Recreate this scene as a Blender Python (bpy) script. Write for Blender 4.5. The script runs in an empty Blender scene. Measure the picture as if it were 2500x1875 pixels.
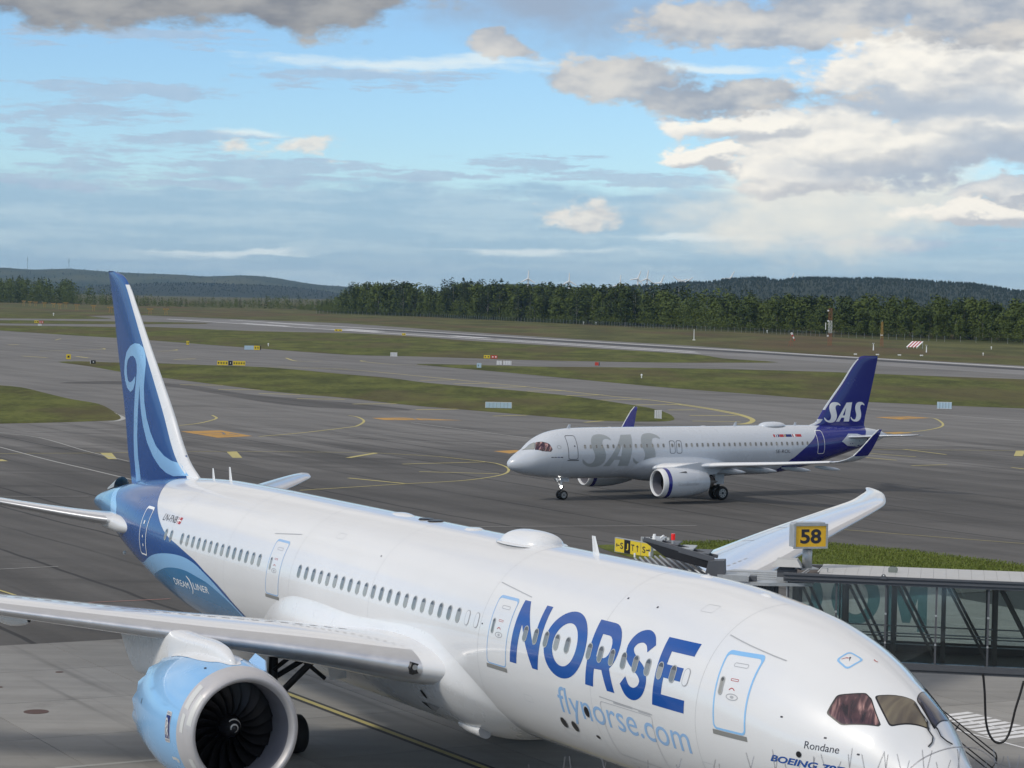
import bpy, bmesh, math, random
import numpy as np
from mathutils import Vector, Matrix
from mathutils.geometry import tessellate_polygon
R = math.radians
scene = bpy.context.scene
C = scene.collection

# ------------------------------------------------------------------ camera
cam_d = bpy.data.cameras.new('camera'); cam = bpy.data.objects.new('camera', cam_d); C.objects.link(cam)
scene.camera = cam
PITCH, ROLL, CAM_H = 0.036532, 0.01972, 16.195
cp, sp, cr, sr = math.cos(PITCH), math.sin(PITCH), math.cos(ROLL), math.sin(ROLL)
fw, up0, rt0 = Vector((0, cp, -sp)), Vector((0, sp, cp)), Vector((1, 0, 0))
rt = rt0 * cr + up0 * sr; up = up0 * cr - rt0 * sr
cam.matrix_world = Matrix(((rt.x, up.x, -fw.x, 0), (rt.y, up.y, -fw.y, 0), (rt.z, up.z, -fw.z, CAM_H), (0, 0, 0, 1)))
cam_d.sensor_fit = 'HORIZONTAL'; cam_d.sensor_width = 36; cam_d.lens = 82.876
cam_d.clip_start = 0.3; cam_d.clip_end = 60000
cam_d.dof.use_dof = True; cam_d.dof.focus_distance = 110; cam_d.dof.aperture_fstop = 30

# ------------------------------------------------------------------ light
SUN_EL, SUN_AZ = R(40), (-0.84, -0.54)             # towards the sun: left of and behind the camera
sd = Vector((SUN_AZ[0] * math.cos(SUN_EL), SUN_AZ[1] * math.cos(SUN_EL), math.sin(SUN_EL))).normalized()
sun_l = bpy.data.lights.new('sun', 'SUN'); sun = bpy.data.objects.new('sun', sun_l); C.objects.link(sun)
sun_l.energy = 2.15; sun_l.angle = R(9); sun_l.color = (1.0, 0.93, 0.82)
sun.rotation_euler = (-sd).to_track_quat('-Z', 'Y').to_euler()

scene.view_settings.view_transform = 'Standard'; scene.view_settings.look = 'None'
scene.view_settings.exposure = 0.0; scene.view_settings.gamma = 1.0
scene.view_settings.use_curve_mapping = False
scene.render.resolution_x, scene.render.resolution_y = 1024, 768
if scene.render.engine != 'CYCLES':
    scene.render.engine = 'CYCLES'
cy = scene.cycles; cy.max_bounces = 6; cy.diffuse_bounces = 3; cy.glossy_bounces = 3; cy.transmission_bounces = 4; cy.transparent_max_bounces = 12; cy.volume_bounces = 0
cy.caustics_reflective = False; cy.caustics_refractive = False

def srgb(r, g, b, a=1.0):
    f = lambda c: (c / 255 / 12.92) if c / 255 <= 0.04045 else ((c / 255 + 0.055) / 1.055) ** 2.4
    return (f(r), f(g), f(b), a)

# ------------------------------------------------------------------ node helper
class NT:
    def __init__(s, tree): s.t = tree; s.n = tree.nodes; s.l = tree.links
    def put(s, sock, v):
        if v is None: return
        if isinstance(v, bpy.types.NodeSocket): s.l.new(v, sock)
        else:
            try: sock.default_value = v
            except Exception: sock.default_value = tuple(v)[:len(sock.default_value)]
    def m(s, op, a, b=None, c=None, clamp=False):
        n = s.n.new('ShaderNodeMath'); n.operation = op; n.use_clamp = clamp
        for i, v in enumerate((a, b, c)): s.put(n.inputs[i], v)
        return n.outputs[0]
    def v(s, op, a, b=None, sc=None):
        n = s.n.new('ShaderNodeVectorMath'); n.operation = op
        s.put(n.inputs[0], a); s.put(n.inputs[1], b)
        if sc is not None: s.put(n.inputs['Scale'], sc)
        return n.outputs['Value'] if op in ('LENGTH', 'DOT_PRODUCT', 'DISTANCE') else n.outputs[0]
    def comb(s, x, y, z):
        n = s.n.new('ShaderNodeCombineXYZ')
        for i, q in enumerate((x, y, z)): s.put(n.inputs[i], q)
        return n.outputs[0]
    def sep(s, v):
        n = s.n.new('ShaderNodeSeparateXYZ'); s.put(n.inputs[0], v); return n.outputs
    def noise(s, vec, scale=1, detail=4, rough=.5, dist=0, out='Fac', dim='3D'):
        n = s.n.new('ShaderNodeTexNoise'); n.noise_dimensions = dim; s.put(n.inputs['Vector'], vec); s.put(n.inputs['Scale'], scale)
        s.put(n.inputs['Detail'], detail); s.put(n.inputs['Roughness'], rough); s.put(n.inputs['Distortion'], dist)
        return n.outputs[out]
    def ramp(s, x, a, b, lo=0., hi=1., smooth=True):
        n = s.n.new('ShaderNodeMapRange'); n.interpolation_type = 'SMOOTHSTEP' if smooth else 'LINEAR'
        for i, q in enumerate((x, a, b, lo, hi)): s.put(n.inputs[i], q)
        return n.outputs[0]
    def mix(s, f, a, b, mode='MIX'):
        n = s.n.new('ShaderNodeMix'); n.data_type = 'RGBA'; n.blend_type = mode
        s.put(n.inputs[0], f); s.put(n.inputs[6], a); s.put(n.inputs[7], b)
        return n.outputs[2]

# ------------------------------------------------------------------ sky: physical sky plus cloud decks laid out by azimuth and elevation
world = bpy.data.worlds.new('World'); scene.world = world; world.use_nodes = True
w = NT(world.node_tree); w.n.clear()
sky = w.n.new('ShaderNodeTexSky'); sky.sky_type = 'NISHITA'; sky.sun_disc = False
sky.sun_elevation = SUN_EL; sky.sun_rotation = math.atan2(SUN_AZ[0], SUN_AZ[1])
sky.altitude = 300; sky.air_density = 1.0; sky.dust_density = 0.3; sky.ozone_density = 2.0
dirv = w.n.new('ShaderNodeTexCoord').outputs['Generated']
dx, dy, dz = w.sep(dirv)
az = w.m('MULTIPLY', w.m('ARCTAN2', dx, dy), 57.2958)
el = w.m('MULTIPLY', w.m('ARCSINE', dz), 57.2958)
pos = w.comb(az, el, 0)
def cloud_vec(sx, sy, seed): return w.v('ADD', w.v('MULTIPLY', pos, (sx, sy, 0)), (seed * 17.3, seed * 9.1, 0))
def shape(blobs, p):
    acc = None
    for a0, e0, ra, re in blobs:
        n = w.n.new('ShaderNodeVectorMath'); n.operation = 'MULTIPLY_ADD'
        w.put(n.inputs[0], p); n.inputs[1].default_value = (1 / ra, 1 / re, 0); n.inputs[2].default_value = (-a0 / ra, -e0 / re, 0)
        d = w.v('LENGTH', n.outputs[0])
        acc = d if acc is None else w.m('MINIMUM', acc, d)
    return w.m('SUBTRACT', 1, acc)
def W(n, k): return w.m('MULTIPLY', w.m('SUBTRACT', n, .5), k)
def warp(vec, amp): return w.v('MULTIPLY', w.v('SUBTRACT', vec, (.5, .5, .5)), amp)
def puffs(sx, sy, seed, scale=1., detail=2., off=(0, 0, 0)):
    n = w.n.new('ShaderNodeTexVoronoi'); n.voronoi_dimensions = '2D'; n.feature = 'F1'; n.normalize = True
    w.put(n.inputs['Vector'], w.v('ADD', cloud_vec(sx, sy, seed), off)); n.inputs['Scale'].default_value = scale; n.inputs['Detail'].default_value = detail
    n.inputs['Roughness'].default_value = .5
    return w.m('SUBTRACT', 1, n.outputs['Distance'])
w_lo = w.noise(cloud_vec(.42, .85, 2.2), 1, 2, .5, 0, 'Color', '2D'); w_hi = w.noise(cloud_vec(1.3, 2.6, 6.1), 1, 4, .62, 0, 'Color', '2D')
p1 = w.v('ADD', pos, w.v('ADD', warp(w_lo, (2.2, .75, 0)), warp(w_hi, (.9, .45, 0))))
p2 = w.v('ADD', pos, w.v('ADD', warp(w_lo, (3.2, .35, 0)), warp(w_hi, (1.1, .16, 0))))
n_big = w.noise(cloud_vec(.45, .95, 3.1), 1.0, 4, .52, 0, 'Fac', '2D')
n_str = w.noise(w.v('ADD', cloud_vec(.24, 2.6, 5.7), warp(w_hi, (.3, .5, 0))), 1.0, 5, .6, 0, 'Fac', '2D')
n_str2 = w.noise(w.v('ADD', cloud_vec(.9, 8.5, 2.7), warp(w_hi, (.6, 1.2, 0))), 1.0, 4, .6, 0, 'Fac', '2D')
n_fine = w.noise(cloud_vec(1.7, 3.6, 1.3), 1.0, 5, .6, 0, 'Fac', '2D')
pf = puffs(.95, 1.9, 4.4, 1., 2.)
CLOUDS = dict(
 dark=[(-8.6, 7.15, 6.6, 1.0), (-4.9, 7.0, 2.6, .80), (-11.6, 6.85, 2.0, .75)],
 veil=[(.9, 7.2, 4.2, 1.5)],
 grey=[(9.6, 7.3, 5.4, 1.05), (5.6, 6.6, 3.0, .62), (12, 6.9, 3.5, 1.0), (-.45, 6.0, 1.0, .33), (2.4, 5.35, 2.1, .50), (5.1, 4.95, 3.0, .45)],
 cum=[(10.6, 5.6, 3.9, .98), (8.6, 3.85, 4.2, 1.02), (11.6, 4.4, 4.8, 1.3), (5.6, 4.2, 1.9, .46), (4.6, 3.5, 1.2, .32), (7.0, 3.05, 2.0, .55), (12.6, 6.1, 2, .8),
      (11.3, 2.25, 2.0, .34), (11.9, 2.75, 1.6, .30)],
 puff=[(1.75, 2.05, 1.0, .42), (.9, 2.0, .6, .22), (-4.9, 3.5, .85, .28), (-6.5, 3.42, .7, .22), (7.6, 2.9, 1.6, .4)],
 glow=[(7.0, 2.2, 3.6, 1.25), (8.8, 2.9, 2.8, .9)],
 under=[(10.6, 3.15, 4.0, .55), (9.2, 4.75, 4.8, .42), (12.2, 3.6, 2.9, .75)],
 white=[(.5, 1.15, 2.2, .16), (4.6, 1.55, 2.4, .16), (-6.5, .95, 2.4, .14), (-3.0, 5.6, 4.9, .24), (4.0, 5.6, 3.0, .16), (-6.0, 3.85, 1.2, .14), (-.9, 5.65, 2.6, .28)],
 strat=[(-6.9, 3.05, 4.6, .46), (-10.9, 4.2, 2.8, .50), (-11.2, 3.55, 2.0, .28), (.1, 3.25, 3.0, .30), (-11.2, 2.55, 1.8, .28), (-9, 6.05, 3.8, .4), (-4.0, 5.25, 3.8, .34), (-7.5, 2.65, 1.4, .2), (-10.2, 2.95, 2.8, .28), (4.2, 4.4, 1.0, .3), (-8, 3.65, 3.5, .2), (-9.5, 4.75, 3, .26), (-5, 2.75, 2.6, .2), (3, 2.95, 2.6, .26), (-2.5, 2.95, 2.2, .16), (9.5, 1.5, 4, .25)],
)
col = w.mix(1.0, sky.outputs[0], (.98, 1.22, 1.47, 1), 'MULTIPLY')
# unseen cloud cover above the view, warmed and thickened to tint the ground light
k_ = w.m('ADD', w.m('ABSOLUTE', dz), .12); pl = w.v('DIVIDE', dirv, w.comb(k_, k_, k_))
n_top = w.noise(pl, .9, 5, .56)
n_top2 = w.noise(w.v('ADD', pl, (.14, .12, .1)), .9, 5, .56)
top_m = w.m('MULTIPLY', w.ramp(n_top, .36, .54), w.ramp(el, 7.4, 12))
top_c = w.mix(w.ramp(w.m('SUBTRACT', n_top, n_top2), -.12, .12), (4.9, 4.7, 4.5, 1), (8.2, 7.9, 7.5, 1))
col = w.mix(w.m('MULTIPLY', top_m, .93), col, top_c)
# low haze bank above the horizon
bank = w.ramp(w.m('ADD', el, w.m('ADD', W(n_str, .9), W(n_big, .8))), 2.95, 2.45)
col = w.mix(w.m('MULTIPLY', bank, .78), col, w.mix(w.ramp(w.m('ADD', n_str, W(n_fine, .3)), .34, .72), (3.3, 5.0, 6.7, 1), (4.6, 6.1, 7.4, 1)))
# thin lilac layer clouds
ms = w.ramp(w.m('ADD', shape(CLOUDS['strat'], p2), w.m('ADD', w.m('ADD', W(n_str, 2.6), W(n_str2, 1.3)), W(n_fine, .7))), .16, .72)
col = w.mix(w.m('MULTIPLY', ms, .72), col, w.mix(n_fine, (3.6, 4.85, 6.5, 1), (5.0, 6.1, 7.4, 1)))
mw = w.ramp(w.m('ADD', shape(CLOUDS['white'], p2), w.m('ADD', W(n_str, 1.8), W(n_fine, .3))), .0, .95)
col = w.mix(w.m('MULTIPLY', mw, .75), col, (8.4, 9.2, 9.2, 1))
# cumulus, lit from the upper left
def dens(p, dpf, extra): return w.m('ADD', shape(CLOUDS['cum'], p), w.m('ADD', W(n_big, .7), w.m('ADD', W(dpf, .55), extra)))
ex = W(n_fine, .62)
D0 = dens(p1, pf, ex)
pf2 = puffs(.95, 1.9, 4.4, 1., 2., (-.12, .30, 0))
D1 = dens(w.v('ADD', p1, (-.14, .16, 0)), pf2, ex)
mc = w.ramp(D0, .0, .36)
sh = w.ramp(w.m('ADD', w.m('MULTIPLY', w.m('SUBTRACT', D0, D1), 1.6), w.m('ADD', W(n_big, .9), W(n_fine, .25))), -.60, .50)
cu = w.mix(sh, (5.7, 5.9, 6.2, 1), (10.3, 9.8, 8.8, 1))
mu = w.ramp(w.m('ADD', shape(CLOUDS['under'], p1), W(n_big, .9)), -.25, .75)
cu = w.mix(w.m('MULTIPLY', mu, .8), cu, (4.0, 4.8, 5.9, 1))
glow = w.ramp(w.m('ADD', shape(CLOUDS['glow'], p1), w.m('ADD', W(n_big, .8), W(pf, .5))), -.15, .75)
col = w.mix(w.m('MULTIPLY', glow, .82), col, w.mix(pf, (7.4, 7.6, 7.3, 1), (9.8, 9.3, 8.1, 1)))
mp_ = w.ramp(w.m('ADD', shape(CLOUDS['puff'], p1), w.m('ADD', W(n_fine, 1.0), W(pf, .6))), .05, .80)
col = w.mix(w.m('MULTIPLY', mp_, .85), col, w.mix(w.ramp(w.m('ADD', w.m('MULTIPLY', w.m('SUBTRACT', pf, pf2), 1.2), W(n_fine, .8)), -.5, .4), (6.3, 6.3, 6.3, 1), (9.4, 8.9, 8.0, 1)))
col = w.mix(w.m('MULTIPLY', mc, .96), col, cu)
# grey decks at the top of the view
mv = w.ramp(w.m('ADD', shape(CLOUDS['veil'], p1), W(n_big, .8)), -.1, .85)
col = w.mix(w.m('MULTIPLY', mv, .82), col, (3.5, 4.1, 5.1, 1))
mg = w.ramp(w.m('ADD', shape(CLOUDS['grey'], p1), w.m('ADD', W(n_big, .9), w.m('ADD', W(pf, .5), W(n_fine, .65)))), .0, .42)
gc = w.mix(w.ramp(w.m('ADD', w.m('MULTIPLY', w.m('SUBTRACT', pf, pf2), .7), w.m('ADD', W(n_big, 2.0), W(n_fine, .35))), -.5, .6), (3.5, 3.9, 4.6, 1), (7.4, 7.1, 6.6, 1))
col = w.mix(w.m('MULTIPLY', mg, .93), col, gc)
md = w.ramp(w.m('ADD', shape(CLOUDS['dark'], p1), w.m('ADD', W(n_big, .7), w.m('ADD', W(pf, .4), W(n_fine, .5)))), .0, .45)
dc = w.mix(w.ramp(w.m('ADD', w.m('MULTIPLY', w.m('SUBTRACT', pf, pf2), .35), w.m('ADD', W(n_big, 2.6), W(n_fine, .3))), -.7, .9), (2.1, 2.2, 2.5, 1), (4.9, 4.75, 4.5, 1))
col = w.mix(w.m('MULTIPLY', md, .95), col, dc)
bg = w.n.new('ShaderNodeBackground'); w.put(bg.inputs[0], col); bg.inputs[1].default_value = 0.1
wo = w.n.new('ShaderNodeOutputWorld'); w.l.new(bg.outputs[0], wo.inputs[0])
world.cycles.sampling_method = 'MANUAL'; world.cycles.sample_map_resolution = 512
# ------------------------------------------------------------------ materials
def mat(name, rgb, rough=.5, metal=0., coat=0., var=0., vscale=3., bump=0., bscale=40., spec=.5, emit=None, trans=0., alpha=1., dirt=None, dscale=1.):
    m = bpy.data.materials.new(name); m.use_nodes = True
    t = NT(m.node_tree); b = m.node_tree.nodes['Principled BSDF']
    c = srgb(*rgb) if max(rgb) > 1.001 else (*rgb, 1.)
    b.inputs['Base Color'].default_value = c
    b.inputs['Roughness'].default_value = rough; b.inputs['Metallic'].default_value = metal
    b.inputs['Coat Weight'].default_value = coat; b.inputs['Coat Roughness'].default_value = .06
    b.inputs['Specular IOR Level'].default_value = spec
    b.inputs['Transmission Weight'].default_value = trans; b.inputs['Alpha'].default_value = alpha
    if emit: b.inputs['Emission Color'].default_value = (*emit[:3], 1); b.inputs['Emission Strength'].default_value = emit[3]
    if var or bump or dirt:
        co = t.n.new('ShaderNodeTexCoord').outputs['Object']
        if var:
            n = t.noise(co, vscale, 6, .6)
            k = t.ramp(n, .25, .75, 1 - var, 1 + var, False)
            cc = t.v('MULTIPLY', c[:3], t.comb(k, k, k)); 
            if dirt:
                st = t.noise(t.v('MULTIPLY', co, (.35 * dscale, 1.2 * dscale, 2.2 * dscale)), 1.0, 8, .7)
                cc = t.mix(t.ramp(st, .52, .80, 0, dirt[3], True), cc, (*dirt[:3], 1))
            t.put(b.inputs['Base Color'], cc)
            t.put(b.inputs['Roughness'], t.ramp(n, .2, .8, max(rough - .08, .02), min(rough + .1, 1), False))
        if bump:
            bn = t.n.new('ShaderNodeBump'); bn.inputs['Strength'].default_value = bump; bn.inputs['Distance'].default_value = .02
            t.put(bn.inputs['Height'], t.noise(co, bscale, 4, .6)); t.put(b.inputs['Normal'], bn.outputs[0])
    return m
M = {}
M['white'] = mat('airliner_white_paint', (.73, .735, .74), .35, coat=1.0, var=.02, vscale=.5, dirt=(.55, .56, .56, .10))
M['pearl'] = mat('pearl_white_paint', (.55, .585, .635), .26, coat=.5, var=.02, vscale=.5, dirt=(.42, .44, .47, .10))
M['fairing'] = mat('fairing_white_paint', (.74, .75, .76), .28, coat=.4, var=.03, vscale=.8, dirt=(.42, .42, .41, .18))
M['navy'] = mat('tail_blue_paint', (.008, .070, .26), .25, coat=.5, var=.03, vscale=.4)
M['sky'] = mat('light_blue_paint', (.25, .50, .80), .25, coat=.8, var=.02, vscale=.4)
M['teal'] = mat('mid_blue_paint', (.028, .19, .40), .2, coat=.7, var=.03, vscale=.4)
M['norse'] = mat('lettering_blue', (.010, .075, .32), .2, coat=.6)
M['fly'] = mat('lettering_light_blue', (.28, .47, .74), .22, coat=.5)
M['royal'] = mat('royal_blue_paint', (.007, .012, .20), .22, coat=.6, var=.04, vscale=.4)
M['sasgrey'] = mat('silver_lettering', (.33, .36, .375), .35, coat=.3)
M['black'] = mat('black_paint', (.012, .012, .014), .35)
M['ink'] = mat('dark_ink', (.03, .03, .045), .4)
M['rubber'] = mat('tyre_rubber', (.012, .012, .012), .75, bump=.3, bscale=30)
M['metal'] = mat('polished_leading_edge', (.62, .62, .63), .38, metal=.75, var=.05, vscale=2)
M['steel'] = mat('gear_steel', (.42, .43, .44), .38, metal=.6, var=.1)
M['dsteel'] = mat('dark_gear_metal', (.05, .05, .055), .5, metal=.4)
M['lip'] = mat('engine_lip_metal', (.52, .505, .51), .42, metal=.2, var=.06, vscale=1.4)
M['liner'] = mat('inlet_liner_grey', (.20, .20, .23), .5, var=.06)
M['blade'] = mat('titanium_fan_blade', (.022, .022, .025), .38, metal=.7)
M['hot'] = mat('exhaust_metal', (.16, .14, .13), .45, metal=.8, var=.1)
M['tape'] = mat('repair_tape', (.62, .62, .60), .4)
M['line'] = mat('panel_line_grey', (.40, .41, .43), .5)
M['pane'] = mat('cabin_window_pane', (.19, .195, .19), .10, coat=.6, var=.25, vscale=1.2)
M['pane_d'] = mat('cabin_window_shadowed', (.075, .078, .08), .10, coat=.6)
M['pane_l'] = mat('cabin_window_blind', (.30, .30, .28), .15, coat=.5)
M['joint'] = mat('skin_joint', (.52, .53, .54), .5)
M['rim'] = mat('window_rim', (.42, .43, .43), .35, metal=.2)
M['glassd'] = mat('cockpit_glass', (.055, .045, .05), .08, coat=.5, var=.5, vscale=1.4)
M['glassp'] = mat('cockpit_glass_painted_reflection', (.20, .115, .11), .10, coat=.6, var=.7, vscale=2.2)
M['glassg'] = mat('cockpit_glass_golden', (.20, .165, .11), .10, coat=.6, var=.45, vscale=1.3)
def streak_glass(name, cols, ang, sc):
    m = bpy.data.materials.new(name); m.use_nodes = True; t = NT(m.node_tree); b = m.node_tree.nodes['Principled BSDF']
    x, y, z = t.sep(t.n.new('ShaderNodeTexCoord').outputs['Object'])
    a = t.m('ADD', t.m('MULTIPLY', x, math.cos(ang)), t.m('MULTIPLY', z, math.sin(ang))); c = t.m('SUBTRACT', t.m('MULTIPLY', z, math.cos(ang)), t.m('MULTIPLY', x, math.sin(ang)))
    n = t.noise(t.comb(t.m('MULTIPLY', a, sc * .22), t.m('MULTIPLY', c, sc), t.m('MULTIPLY', y, .4)), 1., 3, .5, .6)
    r = t.n.new('ShaderNodeValToRGB'); t.put(r.inputs[0], n); e = r.color_ramp.elements
    e[0].position, e[0].color = .36, (*cols[0], 1); e[1].position, e[1].color = .70, (*cols[2], 1); q = e.new(.52); q.color = (*cols[1], 1)
    t.put(b.inputs['Base Color'], r.outputs[0]); b.inputs['Roughness'].default_value = .12; b.inputs['Coat Weight'].default_value = .6; b.inputs['Coat Roughness'].default_value = .03
    return m
M['glassp'] = streak_glass('cockpit_glass_painted_reflection', ((.014, .009, .018), (.085, .038, .048), (.52, .30, .27)), 1.0, 7.)  # pink reflection streaks painted into the glass colour
M['glassg'] = streak_glass('cockpit_glass_golden', ((.055, .045, .042), (.14, .115, .085), (.27, .24, .15)), 1.2, 2.4)
M['sill'] = mat('door_sill_grey', (.22, .22, .21), .5)
M['red'] = mat('red_paint', (.42, .03, .035), .4)
M['flagblue'] = mat('flag_blue', (.01, .02, .14), .4)
M['yellowp'] = mat('flag_yellow', (.75, .50, .03), .4)
M['lamp'] = mat('lit_taxi_lamp', (.9, .9, .9), .2, emit=(1, .97, .92, 14))
M['alu'] = mat('galvanised_metal', (.46, .48, .49), .42, metal=.45, var=.10, vscale=5, dirt=(.28, .28, .27, .3), dscale=2)
M['dgrey'] = mat('dark_grey_cladding', (.085, .092, .105), .5, var=.06)
M['roofw'] = mat('pale_roof_sheet', (.47, .47, .46), .55, var=.08, vscale=4, dirt=(.30, .30, .28, .35), dscale=1.5)
M['brownpost'] = mat('interior_brown_post', (.15, .12, .105), .6)
M['floorc'] = mat('bridge_floor_dark', (.10, .085, .078), .8)
M['floorl'] = mat('bridge_floor_grey', (.13, .125, .12), .7)
M['ysign'] = mat('yellow_sign_face', (.74, .56, .035), .4, var=.05, vscale=4)
M['osign'] = mat('amber_sign_face', (.86, .50, .03), .4, var=.06, vscale=6)
M['rsign'] = mat('red_sign_face', (.50, .06, .04), .4)
M['bluesign'] = mat('pale_blue_board', (.42, .56, .66), .45, var=.1, vscale=1)
M['wsign'] = mat('white_board', (.66, .67, .68), .5, var=.06)
M['orange'] = mat('orange_steel_paint', (.30, .10, .05), .5)
M['amber'] = mat('yellow_steel_paint', (.42, .25, .06), .5)
M['redglass'] = mat('red_beacon_glass', (.55, .02, .02), .15, emit=(1, .03, .03, .25))
M['spike'] = mat('spike_steel', (.30, .29, .31), .3, metal=.6)
M['tgl'] = mat('turbine_white', (.85, .86, .86), .4)
M['cable'] = mat('black_cable', (.012, .012, .014), .45)

def glass_mat(name, tint, rough=.02, fac=.16):
    m = bpy.data.materials.new(name); m.use_nodes = True; t = NT(m.node_tree); t.n.clear()
    tr = t.n.new('ShaderNodeBsdfTransparent'); tr.inputs[0].default_value = (*tint, 1)
    gl = t.n.new('ShaderNodeBsdfGlossy'); gl.inputs[0].default_value = (.9, .95, 1, 1); gl.inputs[1].default_value = rough
    fr = t.n.new('ShaderNodeFresnel'); fr.inputs[0].default_value = 1.5
    mx = t.n.new('ShaderNodeMixShader'); t.put(mx.inputs[0], t.m('MULTIPLY', fr.outputs[0], fac / .16, clamp=True))
    t.l.new(tr.outputs[0], mx.inputs[1]); t.l.new(gl.outputs[0], mx.inputs[2])
    o = t.n.new('ShaderNodeOutputMaterial'); t.l.new(mx.outputs[0], o.inputs[0]); return m
M['bglass'] = glass_mat('green_bridge_glass', (.86, .91, .90), .02, .26)
M['gletter'] = glass_mat('teal_film_on_glass', (.20, .42, .46), .1)
M['mesh'] = glass_mat('chain_link_mesh', (.62, .66, .64), .6, .02)

# ------------------------------------------------------------------ object helpers
def link(o, parent=None):
    C.objects.link(o)
    if parent is not None: o.parent = parent
    return o
def tag(o, label, cat, group=None):
    o['label'] = label; o['category'] = cat
    if group: o['group'] = group
    return o
def thing(name, label, cat, loc=(0, 0, 0), rz=0., group=None):
    o = bpy.data.objects.new(name, None); o.location = loc; o.rotation_euler = (0, 0, rz)
    o.empty_display_size = .5
    return tag(link(o), label, cat, group)
def mk(name, verts, faces, m, parent=None, smooth=False, normals=None, mats=None, fmat=None):
    me = bpy.data.meshes.new(name)
    me.from_pydata([tuple(map(float, v)) for v in verts], [], [tuple(map(int, f)) for f in faces])
    for q in (mats or [m]): me.materials.append(q if not isinstance(q, str) else M[q])
    if smooth or normals is not None: me.polygons.foreach_set('use_smooth', [True] * len(me.polygons))
    if fmat is not None: me.polygons.foreach_set('material_index', [int(i) for i in fmat])
    me.update()
    if normals is not None: me.normals_split_custom_set_from_vertices([tuple(map(float, n)) for n in normals])
    return link(bpy.data.objects.new(name, me), parent)
class B:
    """collects boxes, bars, discs and prisms into one mesh"""
    def __init__(s): s.v = []; s.f = []; s.m = []
    def add(s, vs, fs, mi=0):
        o = len(s.v); s.v += [tuple(v) for v in vs]; s.f += [tuple(i + o for i in f) for f in fs]; s.m += [mi] * len(fs); return s
    def box(s, x0, x1, y0, y1, z0, z1, mi=0):
        return s.add([(x0, y0, z0), (x1, y0, z0), (x1, y1, z0), (x0, y1, z0), (x0, y0, z1), (x1, y0, z1), (x1, y1, z1), (x0, y1, z1)],
                     [(3, 2, 1, 0), (4, 5, 6, 7), (0, 1, 5, 4), (1, 2, 6, 5), (2, 3, 7, 6), (3, 0, 4, 7)], mi)
    def bar(s, a, b, r, n=8, r2=None, mi=0, caps=True):
        a, b = Vector(a), Vector(b); d = (b - a).normalized()
        u = d.orthogonal().normalized(); q = d.cross(u); r2 = r if r2 is None else r2
        vs = [a + (u * math.cos(t) + q * math.sin(t)) * r for t in [2 * math.pi * i / n for i in range(n)]]
        vs += [b + (u * math.cos(t) + q * math.sin(t)) * r2 for t in [2 * math.pi * i / n for i in range(n)]]
        fs = [(i, (i + 1) % n, n + (i + 1) % n, n + i) for i in range(n)]
        if caps: fs += [tuple(reversed(range(n))), tuple(range(n, 2 * n))]
        return s.add(vs, fs, mi)
    def beam(s, a, b, w, h, mi=0):
        a, b = Vector(a), Vector(b); d = (b - a).normalized()
        side = d.cross(Vector((0, 0, 1)));  side = side.normalized() if side.length > 1e-4 else Vector((1, 0, 0))
        upv = side.cross(d)
        vs = [p + side * sx * w / 2 + upv * sz * h / 2 for p in (a, b) for sx, sz in ((-1, -1), (1, -1), (1, 1), (-1, 1))]
        return s.add(vs, [(3, 2, 1, 0), (4, 5, 6, 7), (0, 1, 5, 4), (1, 2, 6, 5), (2, 3, 7, 6), (3, 0, 4, 7)], mi)
    def prism(s, poly, axis, lo, hi, mi=0):
        def P(a, b, c): return ((c, a, b), (a, c, b), (a, b, c))[axis]
        n = len(poly); vs = [P(a, b, lo) for a, b in poly] + [P(a, b, hi) for a, b in poly]
        return s.add(vs, [tuple(reversed(range(n))), tuple(range(n, 2 * n))] + [(i, (i + 1) % n, n + (i + 1) % n, n + i) for i in range(n)], mi)
    def build(s, name, m, parent=None, smooth=False):
        return mk(name, s.v, s.f, m if not isinstance(m, (list, tuple)) else None, parent, smooth, mats=m if isinstance(m, (list, tuple)) else None, fmat=s.m)
def tube(name, pts, r_, m, parent, n=8):
    P = [Vector(p) for p in pts]; V, F = [], []; u = (P[1] - P[0]).orthogonal().normalized()
    for i, p in enumerate(P):
        d = (P[min(i + 1, len(P) - 1)] - P[max(i - 1, 0)]).normalized(); u = (u - d * u.dot(d)).normalized(); q = d.cross(u)
        V += [p + (u * math.cos(2 * math.pi * k / n) + q * math.sin(2 * math.pi * k / n)) * r_ for k in range(n)]
        if i: F += [((i - 1) * n + k, (i - 1) * n + (k + 1) % n, i * n + (k + 1) % n, i * n + k) for k in range(n)]
    return mk(name, V, F + [tuple(reversed(range(n))), tuple(range((len(P) - 1) * n, len(P) * n))], m, parent, smooth=True)
def lathe(prof, n, cx, cy, cz, axis='x', t0=0., t1=2 * math.pi):
    """rings of a profile (along, radius) around the x axis through (cy, cz)"""
    full = abs(t1 - t0 - 2 * math.pi) < 1e-6
    k = n if full else n + 1
    vs, fs = [], []
    for a, r in prof:
        for i in range(k):
            t = t0 + (t1 - t0) * i / n
            vs.append((cx + a, cy + r * math.cos(t), cz + r * math.sin(t)))
    for j in range(len(prof) - 1):
        for i in range(n):
            i2 = (i + 1) % k
            fs.append((j * k + i, j * k + i2, (j + 1) * k + i2, (j + 1) * k + i))
    return vs, fs
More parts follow.
